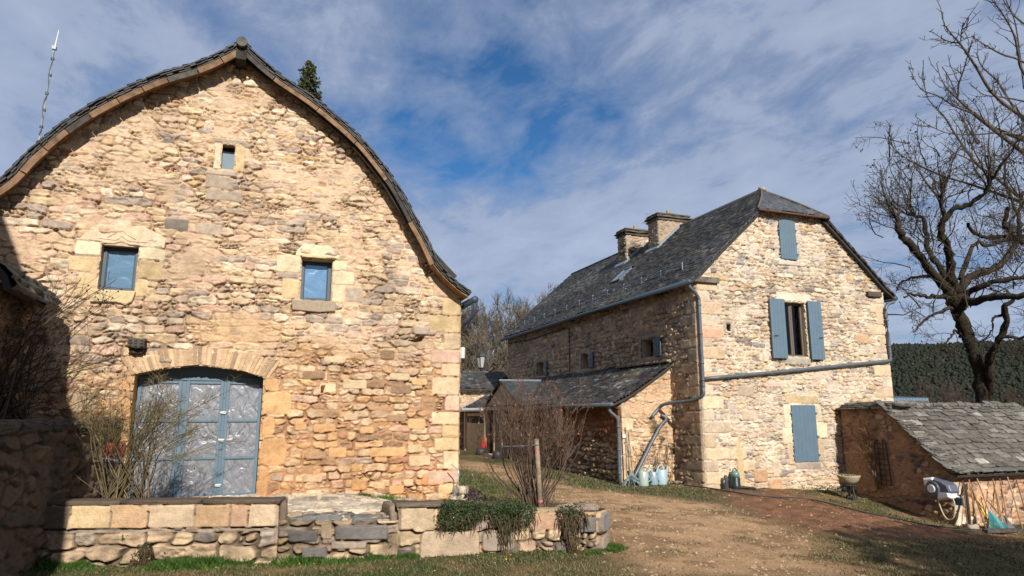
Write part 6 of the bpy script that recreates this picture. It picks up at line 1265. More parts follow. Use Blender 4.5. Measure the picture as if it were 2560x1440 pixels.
def sprout(tw, P, r0, level, L, rs, c, dens=3., wob=.22, lift=.05, ang=.8, minr=.004, leaves=None, crv=.62):
    """side shoots along a polyline, recursively"""
    n = max(1, int(dens)) if level else 0
    for k in range(n):
        s = rs.uniform(.25, 1.0); x = s * (len(P) - 1); i = int(min(x, len(P) - 2)); p = P[i] + (P[i + 1] - P[i]) * (x - i); t = norm(P[i + 1] - P[i])
        a = rs.normal(size=3); a = norm(a - t * (a @ t)); d = norm(t * math.cos(ang) + a * math.sin(ang) * rs.uniform(.6, 1.2))
        l = L * rs.uniform(.55, 1.15) * (1.15 - .5 * s); r = max(minr, r0 * rs.uniform(.45, .62) * (1.1 - .5 * s))
        Q, _ = wander(p, d, l, 4 if level < 3 else 5, rs, wob, lift); tw.tube(Q, (r, max(minr * .6, r * .35)), 3 if level < 2 else 4, c * rs.uniform(.75, 1.25))
        if leaves is not None and level == 1 and rs.rand() < leaves[0]: leaves[1].append(Q[-1])
        sprout(tw, Q, r, level - 1, L * crv, rs, c, dens, wob, lift, ang, minr, leaves, crv)
def limb3(px, D, dd=None):
    """traced limb (picture points with widths) given its own distance and depth drift -> 3D points, radii"""
    P, Rr = [], []; dd = dd or [0] * len(px)
    for (x, y, w), e in zip(px, dd): P.append(onD(x, y, D + e)); Rr.append(w * .5 / 1700 * (D + e))
    n = 5; return smooth_path(P, n), np.interp(np.linspace(0, len(px) - 1, (len(px) - 1) * n + 1), np.arange(len(px)), Rr)
BARK = np.array([.045, .035, .024])
oak = thing('oak_tree', 'big gnarled bare oak with dark pollarded limbs right of the farmhouse', 'tree', tuple(onD(2462, 1030, 22)))
tw, cr = Tw(), Tw(); rs = np.random.RandomState(77); D = 22.
limbs = [([(2462, 1075, 48), (2458, 1010, 42), (2447, 930, 38), (2422, 850, 37), (2400, 792, 42), (2390, 747, 54), (2382, 715, 40)], [0] * 7),
 ([(2474, 1040, 26), (2474, 960, 25), (2474, 895, 23), (2500, 848, 19), (2516, 808, 18), (2512, 768, 16), (2535, 750, 12)], [0, -.2, -.4, -.6, -.8, -1, -1.2]),
 ([(2388, 745, 44), (2350, 702, 34), (2318, 668, 31), (2292, 628, 28), (2262, 598, 25), (2247, 565, 22), (2243, 545, 19)], [0, -.3, -.6, -.9, -1.1, -1.2, -1.2]),
 ([(2385, 730, 30), (2350, 672, 24), (2322, 625, 20), (2314, 575, 17), (2305, 545, 14), (2268, 535, 8)], [0, .3, .7, 1, 1.2, 1.4]),
 ([(2384, 725, 36), (2376, 660, 30), (2366, 605, 26), (2352, 592, 26), (2358, 550, 24), (2385, 525, 20), (2430, 505, 17), (2462, 480, 14), (2475, 440, 10)], [0, -.4, -.8, -1, -1.2, -1.4, -1.6, -1.8, -2]),
 ([(2360, 552, 18), (2355, 520, 15), (2351, 485, 14)], [-1.2, -1.3, -1.4]),
 ([(2395, 740, 34), (2425, 692, 28), (2462, 682, 26), (2500, 662, 24), (2530, 625, 22), (2550, 590, 20), (2548, 540, 16), (2560, 480, 12)], [0, .4, .8, 1.2, 1.5, 1.8, 2, 2.2]),
 ([(2400, 745, 28), (2440, 722, 22), (2490, 703, 20), (2560, 695, 17), (2620, 670, 12)], [0, -.4, -.8, -1.2, -1.6]),
 ([(2400, 752, 36), (2440, 752, 28), (2490, 744, 26), (2560, 738, 22), (2640, 715, 14)], [0, -.8, -1.6, -2.4, -3]),
 ([(2378, 745, 24), (2345, 742, 16), (2310, 740, 12), (2275, 735, 8), (2262, 742, 5)], [0, -.6, -1.1, -1.6, -1.8]),
 ([(2372, 700, 20), (2340, 690, 14), (2295, 692, 10), (2255, 705, 8), (2240, 730, 4)], [0, .5, .9, 1.3, 1.4]),
 ([(2390, 765, 20), (2345, 782, 11), (2310, 800, 8), (2285, 830, 5)], [0, -.6, -1.2, -1.6]),
 ([(2400, 840, 12), (2388, 825, 9), (2378, 842, 7), (2362, 862, 4)], [-.3, -.8, -1.2, -1.5]),
 ([(2400, 700, 24), (2432, 615, 15), (2470, 612, 14), (2520, 600, 16), (2570, 590, 13)], [.4, .8, 1.2, 1.6, 2]),
 ([(2418, 560, 12), (2440, 585, 14), (2490, 592, 15), (2550, 590, 14)], [1.0, 1.4, 1.6, 2]),
 ([(2520, 520, 20), (2512, 560, 15), (2535, 590, 14), (2560, 610, 16)], [1.2, 1.4, 1.6, 1.8]),
 ([(2462, 480, 13), (2490, 430, 9), (2530, 380, 6), (2550, 330, 4)], [-1.8, -2.2, -2.6, -3]),
 ([(2548, 545, 14), (2520, 480, 10), (2512, 420, 7), (2530, 360, 4)], [2, 2.3, 2.6, 3]),
 ([(2475, 905, 22), (2500, 845, 15), (2545, 845, 12), (2600, 830, 8)], [-.5, -.8, -1.2, -1.6]),
 ([(2500, 790, 12), (2480, 800, 8), (2478, 830, 6), (2455, 850, 4)], [-.8, -1.0, -1.1, -1.3])]
lv = []
for k, (px, dd) in enumerate(limbs):
    P, Rr = limb3(px, D, dd); P = P + rs.normal(size=P.shape) * .02; Rr = Rr * (.66 if k >= 2 else .80); tw.tube(P, Rr * (1 + .10 * rs.normal(size=len(Rr))), 10 if k < 5 else 7, BARK * rs.uniform(.85, 1.15))
    if k >= 2:
        L = 1.25 if px[0][2] > 20 else .9
        sprout(cr, P[3:], .030, 3, L, rs, BARK * 1.25, 5.6 if k not in (9, 10, 11, 12) else 4.0, .26, .10 if k < 9 else .0, .85, .0068, (.12, lv))
    if k in (2, 4, 5, 3): # shoots from the pollard heads
        for j in range(9):
            Q, _ = wander(P[-1 - rs.randint(0, 5)], (rs.uniform(-1, .5), rs.uniform(-.5, .5), rs.uniform(.3, 1.3)), rs.uniform(1.2, 2.4), 6, rs, .14, .06); cr.tube(Q, (.028, .008), 4, BARK * 2.0); sprout(cr, Q, .016, 2, .8, rs, BARK * 1.7, 4.5, .2, .06, .7, .0066, (.5, lv))
ys = rs.uniform(0, 1, (120, 2))
for a_, b_ in ys:                                       # fine crown filling the upper right
    s = onD(2600 - 400 * a_ ** 1.5, 300 + b_ * 440 + 60 * a_, D + rs.uniform(-1.5, 2.5)); Q, _ = wander(s, (rs.uniform(-1, .6), rs.uniform(-.5, .5), rs.uniform(-.1, .9)), rs.uniform(1.0, 1.9), 6, rs, .2, .04); cr.tube(Q, (.024, .008), 4, BARK * 1.4); sprout(cr, Q, .016, 2, .75, rs, BARK * 1.4, 4.2, .24, .04, .85, .0066, (.3, lv))
tw.link('trunk', M['bark'], oak); cr.link('crown', M['twig'], oak)
lf = Tw(); lv = np.array(lv); lf.quads(lv, .045, rs, np.array([.07, .05, .03]) * rs.uniform(.6, 1.4, (len(lv), 1))); tag(lf.link('dead_leaf', M['leaf'], oak), kind='stuff')

# nearer tree whose branches reach in from the upper right
D = 26.; nt_ = thing('bare_tree', 'slender paler bare tree reaching in at the top right corner', 'tree', tuple(onD(2900, 1060, 27)))
tw, cr = Tw(), Tw(); rs = np.random.RandomState(31); NB = np.array([.115, .095, .075])
z3 = lambda L: [(2060 + x * .3472, y * .3472, w * .62) for x, y, w in L]
br_ = [z3([(1900, 1200, 34), (1440, 850, 26), (1300, 750, 22), (1190, 640, 20), (1100, 490, 17), (1030, 385, 15), (975, 310, 12), (905, 230, 8), (865, 170, 6), (852, 85, 4)]),
 z3([(1900, 1250, 40), (1440, 1010, 28), (1240, 930, 24), (1100, 830, 20), (1010, 755, 16), (950, 700, 12), (890, 640, 9), (840, 560, 6), (810, 455, 4)]),
 z3([(1080, 820, 14), (940, 765, 11), (820, 690, 9), (710, 650, 7), (650, 570, 5), (608, 475, 3)]),
 z3([(1500, 1500, 26), (1250, 1290, 18), (1100, 1180, 16), (960, 990, 13), (880, 860, 11), (820, 790, 8), (740, 690, 6), (712, 490, 4)]),
 z3([(1600, 1520, 26), (1240, 1390, 17), (1000, 1310, 14), (860, 1270, 12), (700, 1200, 10), (590, 1140, 7), (510, 1080, 5), (465, 1008, 3)]),
 z3([(1700, 900, 22), (1440, 530, 16), (1400, 400, 13), (1370, 260, 11), (1300, 120, 9), (1210, 0, 7), (1150, -90, 4)]),
 z3([(1700, 650, 18), (1440, 450, 13), (1280, 390, 11), (1170, 330, 8), (1090, 280, 6), (1075, 262, 4)]),
 z3([(965, 700, 9), (968, 610, 9), (1000, 520, 8), (1035, 400, 7), (1072, 290, 5)]),
 z3([(1700, 1050, 18), (1320, 960, 13), (1080, 970, 9), (900, 960, 6), (760, 905, 4), (660, 840, 3)]),
 z3([(1700, 300, 18), (1440, 170, 12), (1330, 60, 9), (1260, -60, 5)]),
 z3([(1700, 800, 16), (1440, 730, 12), (1290, 700, 9), (1150, 680, 6), (1060, 610, 3)]),
 z3([(980, 310, 10), (900, 300, 7), (840, 270, 5), (768, 225, 3)]), z3([(985, 290, 8), (990, 220, 6), (1005, 165, 4)]),
 z3([(1700, 1150, 20), (1400, 820, 14), (1260, 600, 11), (1140, 480, 9), (1095, 380, 5)]),
 z3([(1440, 640, 10), (1380, 180, 8), (1310, 0, 6)]), z3([(850, 480, 5), (900, 560, 5), (960, 690, 6)])]
for k, px in enumerate(br_):
    P, Rr = limb3(px, D, list(np.linspace(0, rs.uniform(-2.2, 2.5), len(px)))); tw.tube(P, np.maximum(Rr * .62, .012), 7, NB * rs.uniform(.8, 1.2))
    m = len(P); n_ = 10 if len(px) > 6 else 6
    for j in range(n_):
        i = rs.randint(int(m * .15), m - 1); t = norm(P[i + 1] - P[i]); a = rs.normal(size=3); a = norm(a - t * (a @ t)); Q, _ = wander(P[i], norm(t * .75 + a * .7), rs.uniform(.36, 1.2), 5, rs, .16, .10); cr.tube(Q, (.017, .009), 4, NB * .8)
        for q_ in (Q[2], Q[4]):
            e, _ = wander(q_, norm(rs.normal(size=3) + t * .8), rs.uniform(.1, .32), 3, rs, .2, .1); cr.tube(e, (.011, .008), 3, NB * .7)
    for j in range(int(m * .9)):                        # opposite buds on the shoots
        i = rs.randint(int(m * .35), m); a = rs.normal(size=3) * .06; cr.tube([P[i], P[i] + a * .6, P[i] + a + (0, 0, .03)], (.015, .009), 3, NB * .6)
base = onD(2900, 1060, 27); P = smooth_path([base, onD(2860, 800, 26.6), onD(2790, 560, 26.4), onD(2740, 300, 26)], 6); tw.tube(P, (.4, .17), 9, NB)
for px in br_[:6] + br_[8:11]: P2 = onD(px[0][0], px[0][1], D); tw.tube(np.array([P[8 + rs.randint(0, 8)], (P2 + P[12]) / 2 + rs.normal(size=3) * .02, P2]), (.13, .08), 6, NB)
tw.link('trunk', M['bark'], nt_); cr.link('crown', M['twig'], nt_)

# bare trees behind the yard, seen between barn and farmhouse
def bare_tree(name, label, base, H, seed, c, spread=.55, n=26, r=.16, dens=5, cat='tree', group=None, lean=(0, 0), lv=3):
    o = thing(name, label, cat, tuple(base), group); rs = np.random.RandomState(seed); tw, cr = Tw(), Tw()
    P, _ = wander(base, (lean[0], lean[1], 1), H * .62, 8, rs, .07, .08); tw.tube(P, (r, r * .4), 7, c)
    for k in range(n):
        s = rs.uniform(.18, 1); i = int(s * 7); p = P[i] + (P[i + 1] - P[i]) * (s * 7 - i if s < 1 else 0); a = rs.uniform(0, 6.28)
        d = (math.cos(a) * spread, math.sin(a) * spread, rs.uniform(.5, 1.1)); l = H * rs.uniform(.30, .50) * (1.15 - .5 * s); Q, _ = wander(p, d, l, 6, rs, .13, .08); tw.tube(Q, (r * .34 * (1.2 - .6 * s), .012), 5, c * rs.uniform(.8, 1.2))
        sprout(cr, Q, .025, lv, H * .13, rs, c * rs.uniform(.85, 1.3), dens, .18, .10, .6, .012, None, .66)
    tw.link('trunk', M['bark'], o); cr.link('crown', M['twig'], o); return o
TC = np.array([.125, .100, .072]); TC2 = np.array([.135, .11, .075])
def at(px, Y, z=.2): p = onY(px, 1000, Y); return np.array([p[0], Y, z])
for k, (px, Y, top, c, lab, sp, n_) in enumerate(((1190, 38, 690, TC, 'bare grey brown tree directly behind the street lamp', .6, 26), (1262, 44, 705, TC2 * .9, 'bare yellowish tree between the lamp and the farmhouse roof', .65, 28), (1345, 47, 700, TC * 1.05, 'bare tree rising behind the sloping end of the farmhouse roof', .5, 26), (1400, 50, 705, TC * 1.1, 'rightmost bare tree above the low end of the farmhouse roof', .45, 24), (1225, 35, 800, TC2, 'low yellow green bushy tree behind the lantern', .9, 26), (1130, 46, 720, TC, 'bare tree half hidden by the barn corner', .5, 20))):
    b = at(px, Y); zt = onY(px, top, Y)[2]; bare_tree('bare_tree', lab, b, (zt - .2) * 1.06, 200 + k, c, sp, n_ + 6, .16, 5, group='bare trees behind the yard')
# reddish thicket in front of the hill
for k, (px, top, Y) in enumerate(((2330, 925, 40), (2370, 910, 44), (2405, 930, 46), (2520, 935, 42), (2290, 950, 38), (2555, 960, 40))):
    b = at(px, Y, -1.2); zt = onY(px, top, Y)[2]; bare_tree('young_bare_tree', ['reddish bare sapling left of the oak trunk', 'tallest reddish bare sapling left of the oak trunk', 'bare sapling just touching the oak trunk', 'bare sapling right of the oak trunk', 'low bare sapling above the blue metal roof', 'bare sapling at the right picture edge'][k], b, (zt + 1.2) * 1.05, 300 + k, np.array([.085, .058, .045]), .28, 18, .09, 4, group='saplings in front of the hill', lv=2)

# spruce behind the barn, only its tip over the roof
b = onY(730, 900, 30); b = np.array([b[0], 30, .3]); zt = onY(735, 150, 30)[2]
sp_ = thing('spruce', 'dark green spruce tip poking up behind the barn roof', 'tree', tuple(b)); tw, cr = Tw(), Tw(); rs = np.random.RandomState(8)
H = zt - b[2]; tw.tube(np.array([b, b + (0, 0, H * .5), b + (0, 0, H)]), (.22, .01), 7, BARK); tw.link('trunk', M['bark'], sp_)
for k in range(int(330)):
    f = rs.rand() ** .8 if k < 200 else rs.rand() * .17; zz = H * (1 - f * .75); L = ((.25 + 4.2 * f) if k < 200 else (.12 + 5.0 * f)) * rs.uniform(.6, 1.15); a = rs.uniform(0, 6.28); p = b + (0, 0, zz)
    Q, _ = wander(p, (math.cos(a), math.sin(a), .12), L, 6, rs, .08, .05); cr.tube(Q, (.02, .006), 3, BARK)
    m = int(60 * L + 20); t = rs.uniform(.1, 1, m) * 6; i = np.minimum(t.astype(int), 5); pp = Q[i] + (Q[i + 1] - Q[i]) * (t - i)[:, None] + rs.normal(size=(m, 3)) * .04 + np.array([0, 0, -.05]) * rs.rand(m, 1)
    cr.quads(pp, .065, rs, np.array([.07, .078, .03]) * rs.uniform(.45, 1.4, (m, 1)))
Q = np.array([b + (0, 0, H * .96), b + (0, 0, H)]); cr.quads(b + np.array([[0, 0, H * .9 + .1 * H * q_ * .9] for q_ in rs.rand(40)]) + rs.normal(size=(40, 3)) * .04, .07, rs, np.array([[.055, .07, .025]]) * np.ones((40, 1)))
cr.link('crown', M['leaf'], sp_)

# trees behind the camera: they only lend their shade to the grass at the lower right
bare_tree('shade_tree', 'broad bare tree standing behind the camera on the right', np.array([9.3, -5.0, -.3]), 8.8, 401, BARK * 2, .75, 70, .5, 6)
ev = thing('evergreen_tree', 'dense evergreen tree standing behind the camera beside the lawn', 'tree', (11.2, -6, -.5)); tw, cr = Tw(), Tw(); rs = np.random.RandomState(6)
tw.tube(np.array([(11.2, -6, -.5), (11.2, -6, 3), (11.2, -6, 8.)]), (.3, .05), 8, BARK); tw.link('trunk', M['bark'], ev)
n_ = 16000; u = rs.normal(size=(n_, 3)); u /= np.linalg.norm(u, axis=1, keepdims=True); rr_ = (.55 + .45 * rs.rand(n_, 1)) * (.75 + .45 * fbm(u[:, 0] * 2.5 + 9, u[:, 1] * 2.5 + u[:, 2] * 3, 93, 3))[:, None]
cr.quads(np.array([11.9, -6, 5.5]) + u * rr_ * (6.2, 3., 3.7), .16, rs, np.array([.05, .07, .03]) * rs.uniform(.6, 1.3, (n_, 1))); cr.link('crown', M['leaf'], ev)

# ------------------------------------------------------------------ shrubs in the beds
sh = thing('bare_shrub', 'tall multi stemmed bare shrub fanning up beside the wooden stake', 'shrub', (*onY(1335, 1262, 9.0)[:2], .5)); rs = np.random.RandomState(15); st, tg = Tw(), Tw(); lv = []
SC = np.array([.115, .075, .055])
for k in range(72):
    bx = rs.normal() * 19; p = onY(1335 + bx, 1266, 9.0 + rs.uniform(-.22, .3)); tx = 1335 + bx * 2.6 + rs.normal() * 44; ty = rs.uniform(965, 1075) + abs(tx - 1335) * .12
    e = onY(tx, ty, 9.0 + rs.uniform(-.55, .6)); m_ = p * .55 + e * .45; m_ = m_ + np.array([(p[0] - e[0]) * .0 + (tx - 1335) * .0011, 0, .0]) + rs.normal(size=3) * .035
    P = smooth_path([p, p * .8 + m_ * .2 + (0, 0, .03), m_, m_ * .4 + e * .6 + rs.normal(size=3) * .03, e], 4); st.tube(P, (rs.uniform(.005, .011), .0026), 5, SC * rs.uniform(.6, 1.25))
    sprout(tg, P[6:], .0050, 2, .30, rs, SC * rs.uniform(.9, 1.6), 5.2, .17, .12, .55, .0024, (.34, lv), .6)
st.link('stem', M['twig'], sh); tg.link('twigs', M['twig'], sh)
lv = np.array(lv); lf = Tw(); lf.quads(lv, .014, rs, np.array([.26, .11, .05]) * rs.uniform(.5, 1.3, (len(lv), 1))); tag(lf.link('dead_leaf', M['leaf'], sh), kind='stuff')
# rose bush before the barn door
ro = thing('rose_bush', 'sprawling leafless rose bush with ochre twigs before the double door', 'shrub', (*onY(290, 1245, 9.9)[:2], .65)); rs = np.random.RandomState(16); st, tg = Tw(), Tw(); lv = []
for k in range(64):
    p = onY(rs.choice([262, 285, 320, 348]) + rs.normal() * 9, 1246, 9.9 + rs.uniform(-.15, .25)); tx = rs.normal() * 90 + 345; ty = rs.uniform(950, 1130)
    if k % 4 == 0: tx, ty = rs.uniform(420, 560), rs.uniform(980, 1130)
    e = onY(tx, ty, 9.9 + rs.uniform(-.5, .45)); m_ = p * .45 + e * .55 + np.array([(-.10 if tx < 300 else -.16 * (tx > 420)), 0, .10]); P = smooth_path([p, m_ + rs.normal(size=3) * .04, e + (0, 0, .05 if k % 4 else -.02)], 7)
    st.tube(P, (rs.uniform(.005, .011), .0025), 5, np.array([.15, .115, .06]) * rs.uniform(.5, 1.2)); sprout(tg, P[4:], .0048, 2, .36, rs, np.array([.19, .14, .065]) * rs.uniform(.5, 1.25), 5.4, .24, .05, .7, .0022, (.16, lv), .6)
st.link('stem', M['twig'], ro); tg.link('twigs', M['twig'], ro)
lv = np.array(lv); lf = Tw(); lf.quads(lv, .016, rs, np.array([.10, .10, .025]) * rs.uniform(.5, 1.6, (len(lv), 1))); tag(lf.link('bud', M['leaf'], ro), kind='stuff')
# climbing rose in the shade at the left edge
cl = thing('climbing_rose', 'dark shaded climbing rose with black hips at the left edge', 'shrub', (*onY(20, 1100, 9.4)[:2], .2)); rs = np.random.RandomState(18); st, tg = Tw(), Tw(); hp = []
for k in range(60):
    p = onY(rs.uniform(-60, 70), rs.uniform(1000, 1150), 9.6 + rs.uniform(-.3, .5)); tx, ty = rs.uniform(-20, 300) if k % 3 else rs.uniform(60, 330), rs.uniform(690, 1010); e = onY(tx, ty, 9.9 + rs.uniform(-.3, .8)); m_ = p * .5 + e * .5 + np.array([-.15, 0, .12]) + rs.normal(size=3) * .07
    P = smooth_path([p, m_, e], 8); st.tube(P, (rs.uniform(.006, .014), .003), 5, np.array([.075, .055, .040]) * rs.uniform(.5, 1.2)); sprout(tg, P[4:], .005, 2, .40, rs, np.array([.085, .06, .042]) * rs.uniform(.6, 1.2), 4.0, .18, -.01, .7, .0024, (.22, hp), .6)
st.link('stem', M['twig'], cl); tg.link('twigs', M['twig'], cl)
hm = MB()
for p in hp[:160]: hm.lathe([(0, -.012), (.011, -.005), (.012, .004), (0, .013)], p, 5, (.03, .018, .014))
tag(hm.build('rose_hip', M['leaf'], cl, smooth=True), kind='stuff')

# hanging cushions, weeds, flowers
def cushion(name, label, cat, spots, n, size, col, seed, par=None, drop=None, dry=None):
    """leafy mass: leaf faces spread through and hung from several centres"""
    rs = np.random.RandomState(seed); c0 = np.array(spots[0][:3]); o = thing(name, label, cat, tuple(c0)); lf = Tw()
    for (x, y, z_, rx, ry, rz_) in spots:
        m = int(n * rx * rz_ / (.25 * .25)); u = rs.normal(size=(m, 3)); u /= np.linalg.norm(u, axis=1, keepdims=True); q = u * (.62 + .42 * rs.rand(m, 1)) * (.72 + .5 * fbm(u[:, 0] * 3 + x, u[:, 2] * 3 + z_, seed, 3))[:, None] * (rx, ry, rz_)
        lf.quads(np.array([x, y, z_]) + q, size, rs, np.asarray(col) * rs.uniform(.45, 1.5, (m, 1)))
    lf.link('foliage', M['leaf'], o)
    if dry:
        dr = Tw()
        for k in range(dry[0]):
            s = spots[rs.randint(len(spots))]; p = np.array([s[0] + rs.uniform(-1, 1) * s[3], s[1] - s[4] * .7, s[2] - s[5] * rs.uniform(.0, .7)]); Q, _ = wander(p, (rs.uniform(-.2, .2), -.05, -1), rs.uniform(.08, dry[1]), 4, rs, .12, 0); Q[:, 1] = np.minimum(Q[:, 1], s[1] - .02); dr.tube(Q, (.006, .003), 3, np.array([.12, .085, .05]) * rs.uniform(.5, 1.3))
        tag(dr.link('dry_stems', M['twig'], o), kind='stuff')
    return o
CG = (.048, .068, .026)
def onwall(px, py, out=.08):
    """point on the front of the right planter"""
    d = ray(px, py); n_ = np.array([N3[0], N3[1], 0]); a_ = np.array([TW[2][0], TW[2][1], 0]); t = ((a_ + n_ * out - EYE) @ n_) / (d @ n_); return EYE + d * t
def sp(px, py, rx, rz_, ry=.10, out=.10): p = onwall(px, py, out); return (*p, rx, ry, rz_)
cushion('trailing_cushion', 'dense dark green cushion plant hanging left over the right planter', 'plant', [sp(1148, 1292, .27, .19), sp(1122, 1288, .15, .19), sp(1180, 1282, .18, .15), sp(1140, 1268, .26, .08, .16, -.05), sp(1205, 1272, .16, .07, .12, .02)], 3000, .013, CG, 31, dry=(60, .12))
cushion('trailing_cushion', 'middle green cushion with dry stems trailing down the planter', 'plant', [sp(1265, 1292, .21, .18), sp(1305, 1286, .19, .15), sp(1243, 1284, .13, .15), sp(1280, 1268, .30, .07, .2, -.06), sp(1262, 1325, .09, .16)], 3000, .013, CG, 32, dry=(150, .2))
cushion('trailing_cushion', 'brownish half dry cushion trailing over the right planter end', 'plant', [sp(1425, 1300, .13, .16), sp(1412, 1285, .13, .10), sp(1440, 1282, .13, .09), sp(1428, 1335, .08, .12)], 2200, .013, (.065, .068, .030), 33, dry=(150, .2))
cushion('low_creeper', 'thin dark creeper covering the soil around the wooden stake', 'plant', [sp(1385, 1275, .2, .035, .2, -.12), sp(1325, 1272, .2, .035, .2, -.2), sp(1230, 1262, .3, .04, .25, -.25), sp(1060, 1258, .3, .03, .15, -.2)], 700, .013, (.05, .06, .028), 34)
o = cushion('pink_flowers', 'small clump of pink flowers on top of the wall end', 'flowers', [sp(1462, 1279, .055, .018, .05, .0), sp(1452, 1277, .03, .015, .04, 0)], 1500, .012, (.62, .16, .34), 35)
o = cushion('heuchera', 'dark reddish leafy plant behind the planter near the barn corner', 'plant', [(*onY(1185, 1240, 10.0), .16, .14, .10)], 500, .03, (.075, .045, .05), 36)
cushion('leek_clump', 'bright green weed clump beside the dark reddish plant', 'plant', [(*onY(1205, 1258, 9.8), .14, .1, .05)], 600, .02, (.09, .15, .03), 37)
def tuft(name, label, cat, c, rx, ry, h, n, col, seed, w=.004, arch=.35):
    rs = np.random.RandomState(seed); x = rs.normal(size=n) * rx * .5; y = rs.normal(size=n) * ry * .5; hh = h * rs.uniform(.5, 1.15, n); a = rs.uniform(0, 6.28, n); dx, dy = np.cos(a) * hh * arch * rs.uniform(.3, 1.4, n), np.sin(a) * hh * arch * rs.uniform(.3, 1.4, n)
    b = np.stack([x, y, 0 * x], 1) + c; s = np.stack([-np.sin(a), np.cos(a), 0 * a], 1) * w; m_ = b + np.stack([dx * .35, dy * .35, hh * .65], 1); t = b + np.stack([dx, dy, hh * .95], 1)
    V = np.stack([b - s, b + s, m_ + s * .8, m_ - s * .8, t], 1).reshape(-1, 3); i = np.arange(n)[:, None] * 5; C = np.repeat(np.asarray(col) * rs.uniform(.55, 1.4, (n, 1)), 5, 0)
    return tag(link(name, np_mesh(V, [i + np.array([0, 1, 2, 3]), i + np.array([3, 2, 4])], C), M['leaf']), label, cat)
p = onY(962, 1258, 10.9); tuft('grass_tuft', 'bright green grass tuft at the foot of the barn wall', 'grass tuft', np.array([p[0], 10.9, .37]), .20, .12, .12, 420, (.085, .15, .025), 41)
p = onY(868, 1255, 11.1); tuft('weed_patch', 'low green weeds in the paving left of the bright tuft', 'weeds', np.array([p[0], 11.1, .42]), .20, .06, .05, 260, (.07, .11, .03), 42, .008, .8)
p = onY(905, 1252, 11.2); tuft('weed_patch', 'smaller weeds growing from the paving by the barn', 'weeds', np.array([p[0], 11.2, .42]), .13, .05, .06, 200, (.06, .10, .03), 43, .007, .8)
def onwall1(px, py, out=.07): d = ray(px, py); n_ = np.array([N1[0], N1[1], 0]); a_ = np.array([TW[0][0], TW[0][1], 0]); return EYE + d * (((a_ + n_ * out - EYE) @ n_) / (d @ n_))
cushion('wall_fern', 'dark tangled weed growing out of the terrace wall below the door', 'plant', [(*onwall1(350, 1385), .11, .07, .12), (*onwall1(368, 1365), .07, .05, .05)], 420, .022, (.05, .065, .025), 44, dry=(60, .12))
cushion('wall_weed', 'small green sprig in the wall joint under the yellow slab', 'plant', [(*onwall1(312, 1343), .06, .03, .03)], 500, .015, (.09, .13, .03), 45)
cushion('wall_weed', 'grey green weed sprouting in the wall right of the dark tangle', 'plant', [(*onwall1(415, 1390), .05, .03, .06)], 500, .014, (.10, .12, .07), 46)
cushion('wall_weed', 'small dark weed hanging in the step stones', 'plant', [(*onY(975, 1352, 8.45), .05, .04, .09)], 500, .014, (.06, .085, .03), 47)
# ivy like border under the gable and the shed wall
pts = [onG(*q_) for q_ in [(2010, 1222), (2045, 1224), (2085, 1228), (2125, 1233), (2165, 1238), (2205, 1243), (2240, 1248)]]
cushion('border_plants', 'low grey green ground cover along the gable and shed foot', 'plant', [(p[0], p[1] + .12, p[2] + .06, .34, .26, .08) for p in pts], 330, .030, (.085, .10, .065), 48)
pts = [onG(*q_) for q_ in [(2280, 1260), (2310, 1268), (2340, 1278)]]
cushion('border_plants', 'dark leafy clump below the hose reel', 'plant', [(p[0], p[1] + .1, p[2] + .07, .28, .2, .10) for p in pts], 260, .03, (.035, .045, .025), 49)
q = MB(); rw = np.random.RandomState(5)
for k in range(140): a_ = np.array([rw.uniform(16.2, 17.6), sy0 - rw.uniform(.02, .12), rw.uniform(-.3, .45)]); q.tube([a_, a_ + (rw.uniform(-.2, .2), -rw.uniform(0, .1), rw.uniform(-.25, .15))], .005, 3, alb(120, 96, 70) * .6)
tag(q.build('dry_climber', M['twig']), 'tangle of dry climber stems under the shed eave at the right', 'vine')
# ------------------------------------------------------------------ short grass and loose stones
rs = np.random.RandomState(99)
N_ = 420000
d_ = 4.2 + 16 * rs.rand(N_) ** 1.7; a_ = np.radians(rs.uniform(-16, 60, N_)); x, y = d_ * np.sin(a_), d_ * np.cos(a_)
tr, so, gr, n, n2, n3 = ground_cover(x, y)
tw_poly = np.array([(-2.3, 9.62), (.31, 8.86), (1.66, 8.50), (4.15, 8.20), (4.46, 8.46), (4.52, 9.25), (4.3, 9.6), (3.3, 11.5), (3.3, 24), (-12, 24), (-2.7, 6.7)])
blocked = poly_in(tw_poly)(x, y) | ((x > 8.3) & (y > 14.9)) | ((x > 9.8) & (y > 13.7)) | ((x > 13.95) & (y > 10.85))
keep = (rs.rand(N_) < np.clip(gr, 0, 1) * (.25 + .5 * (x < 4) + 1.1 * sst(.32, .6, n2 * .6 + n * .4))) & ~blocked
x, y, n, n2, gr, d_ = x[keep], y[keep], n[keep], n2[keep], gr[keep], d_[keep]; N_ = len(x)
h = rs.uniform(.012, .034, N_) * (.7 + .6 * n2) * (1 + .02 * d_); z = gz(x, y) + .05 * (n - .5) + .022 * (n2 - .5) - .004
def blades(name, x, y, z, h, w, col, label):
    N_ = len(x); a = rs.uniform(0, 6.28, N_); s = np.stack([np.cos(a), np.sin(a), 0 * a], 1) * w[:, None]; b = np.stack([x, y, z], 1)
    t = b + np.stack([rs.normal(size=N_) * h * .6, rs.normal(size=N_) * h * .6, h], 1); V = np.stack([b - s, b + s, t], 1).reshape(-1, 3)
    return tag(link(name, np_mesh(V, np.arange(N_ * 3).reshape(N_, 3), np.repeat(col, 3, 0), smooth=False), M['leaf']), label, 'grass', kind='stuff')
dry = rs.rand(N_, 1) < (.30 + .35 * sst(.6, .4, n)[:, None] + .25 * sst(3, 7, x)[:, None])
col = np.where(dry, np.array([.17, .135, .07]), np.array([.055, .080, .020])) * rs.uniform(.55, 1.4, (N_, 1))
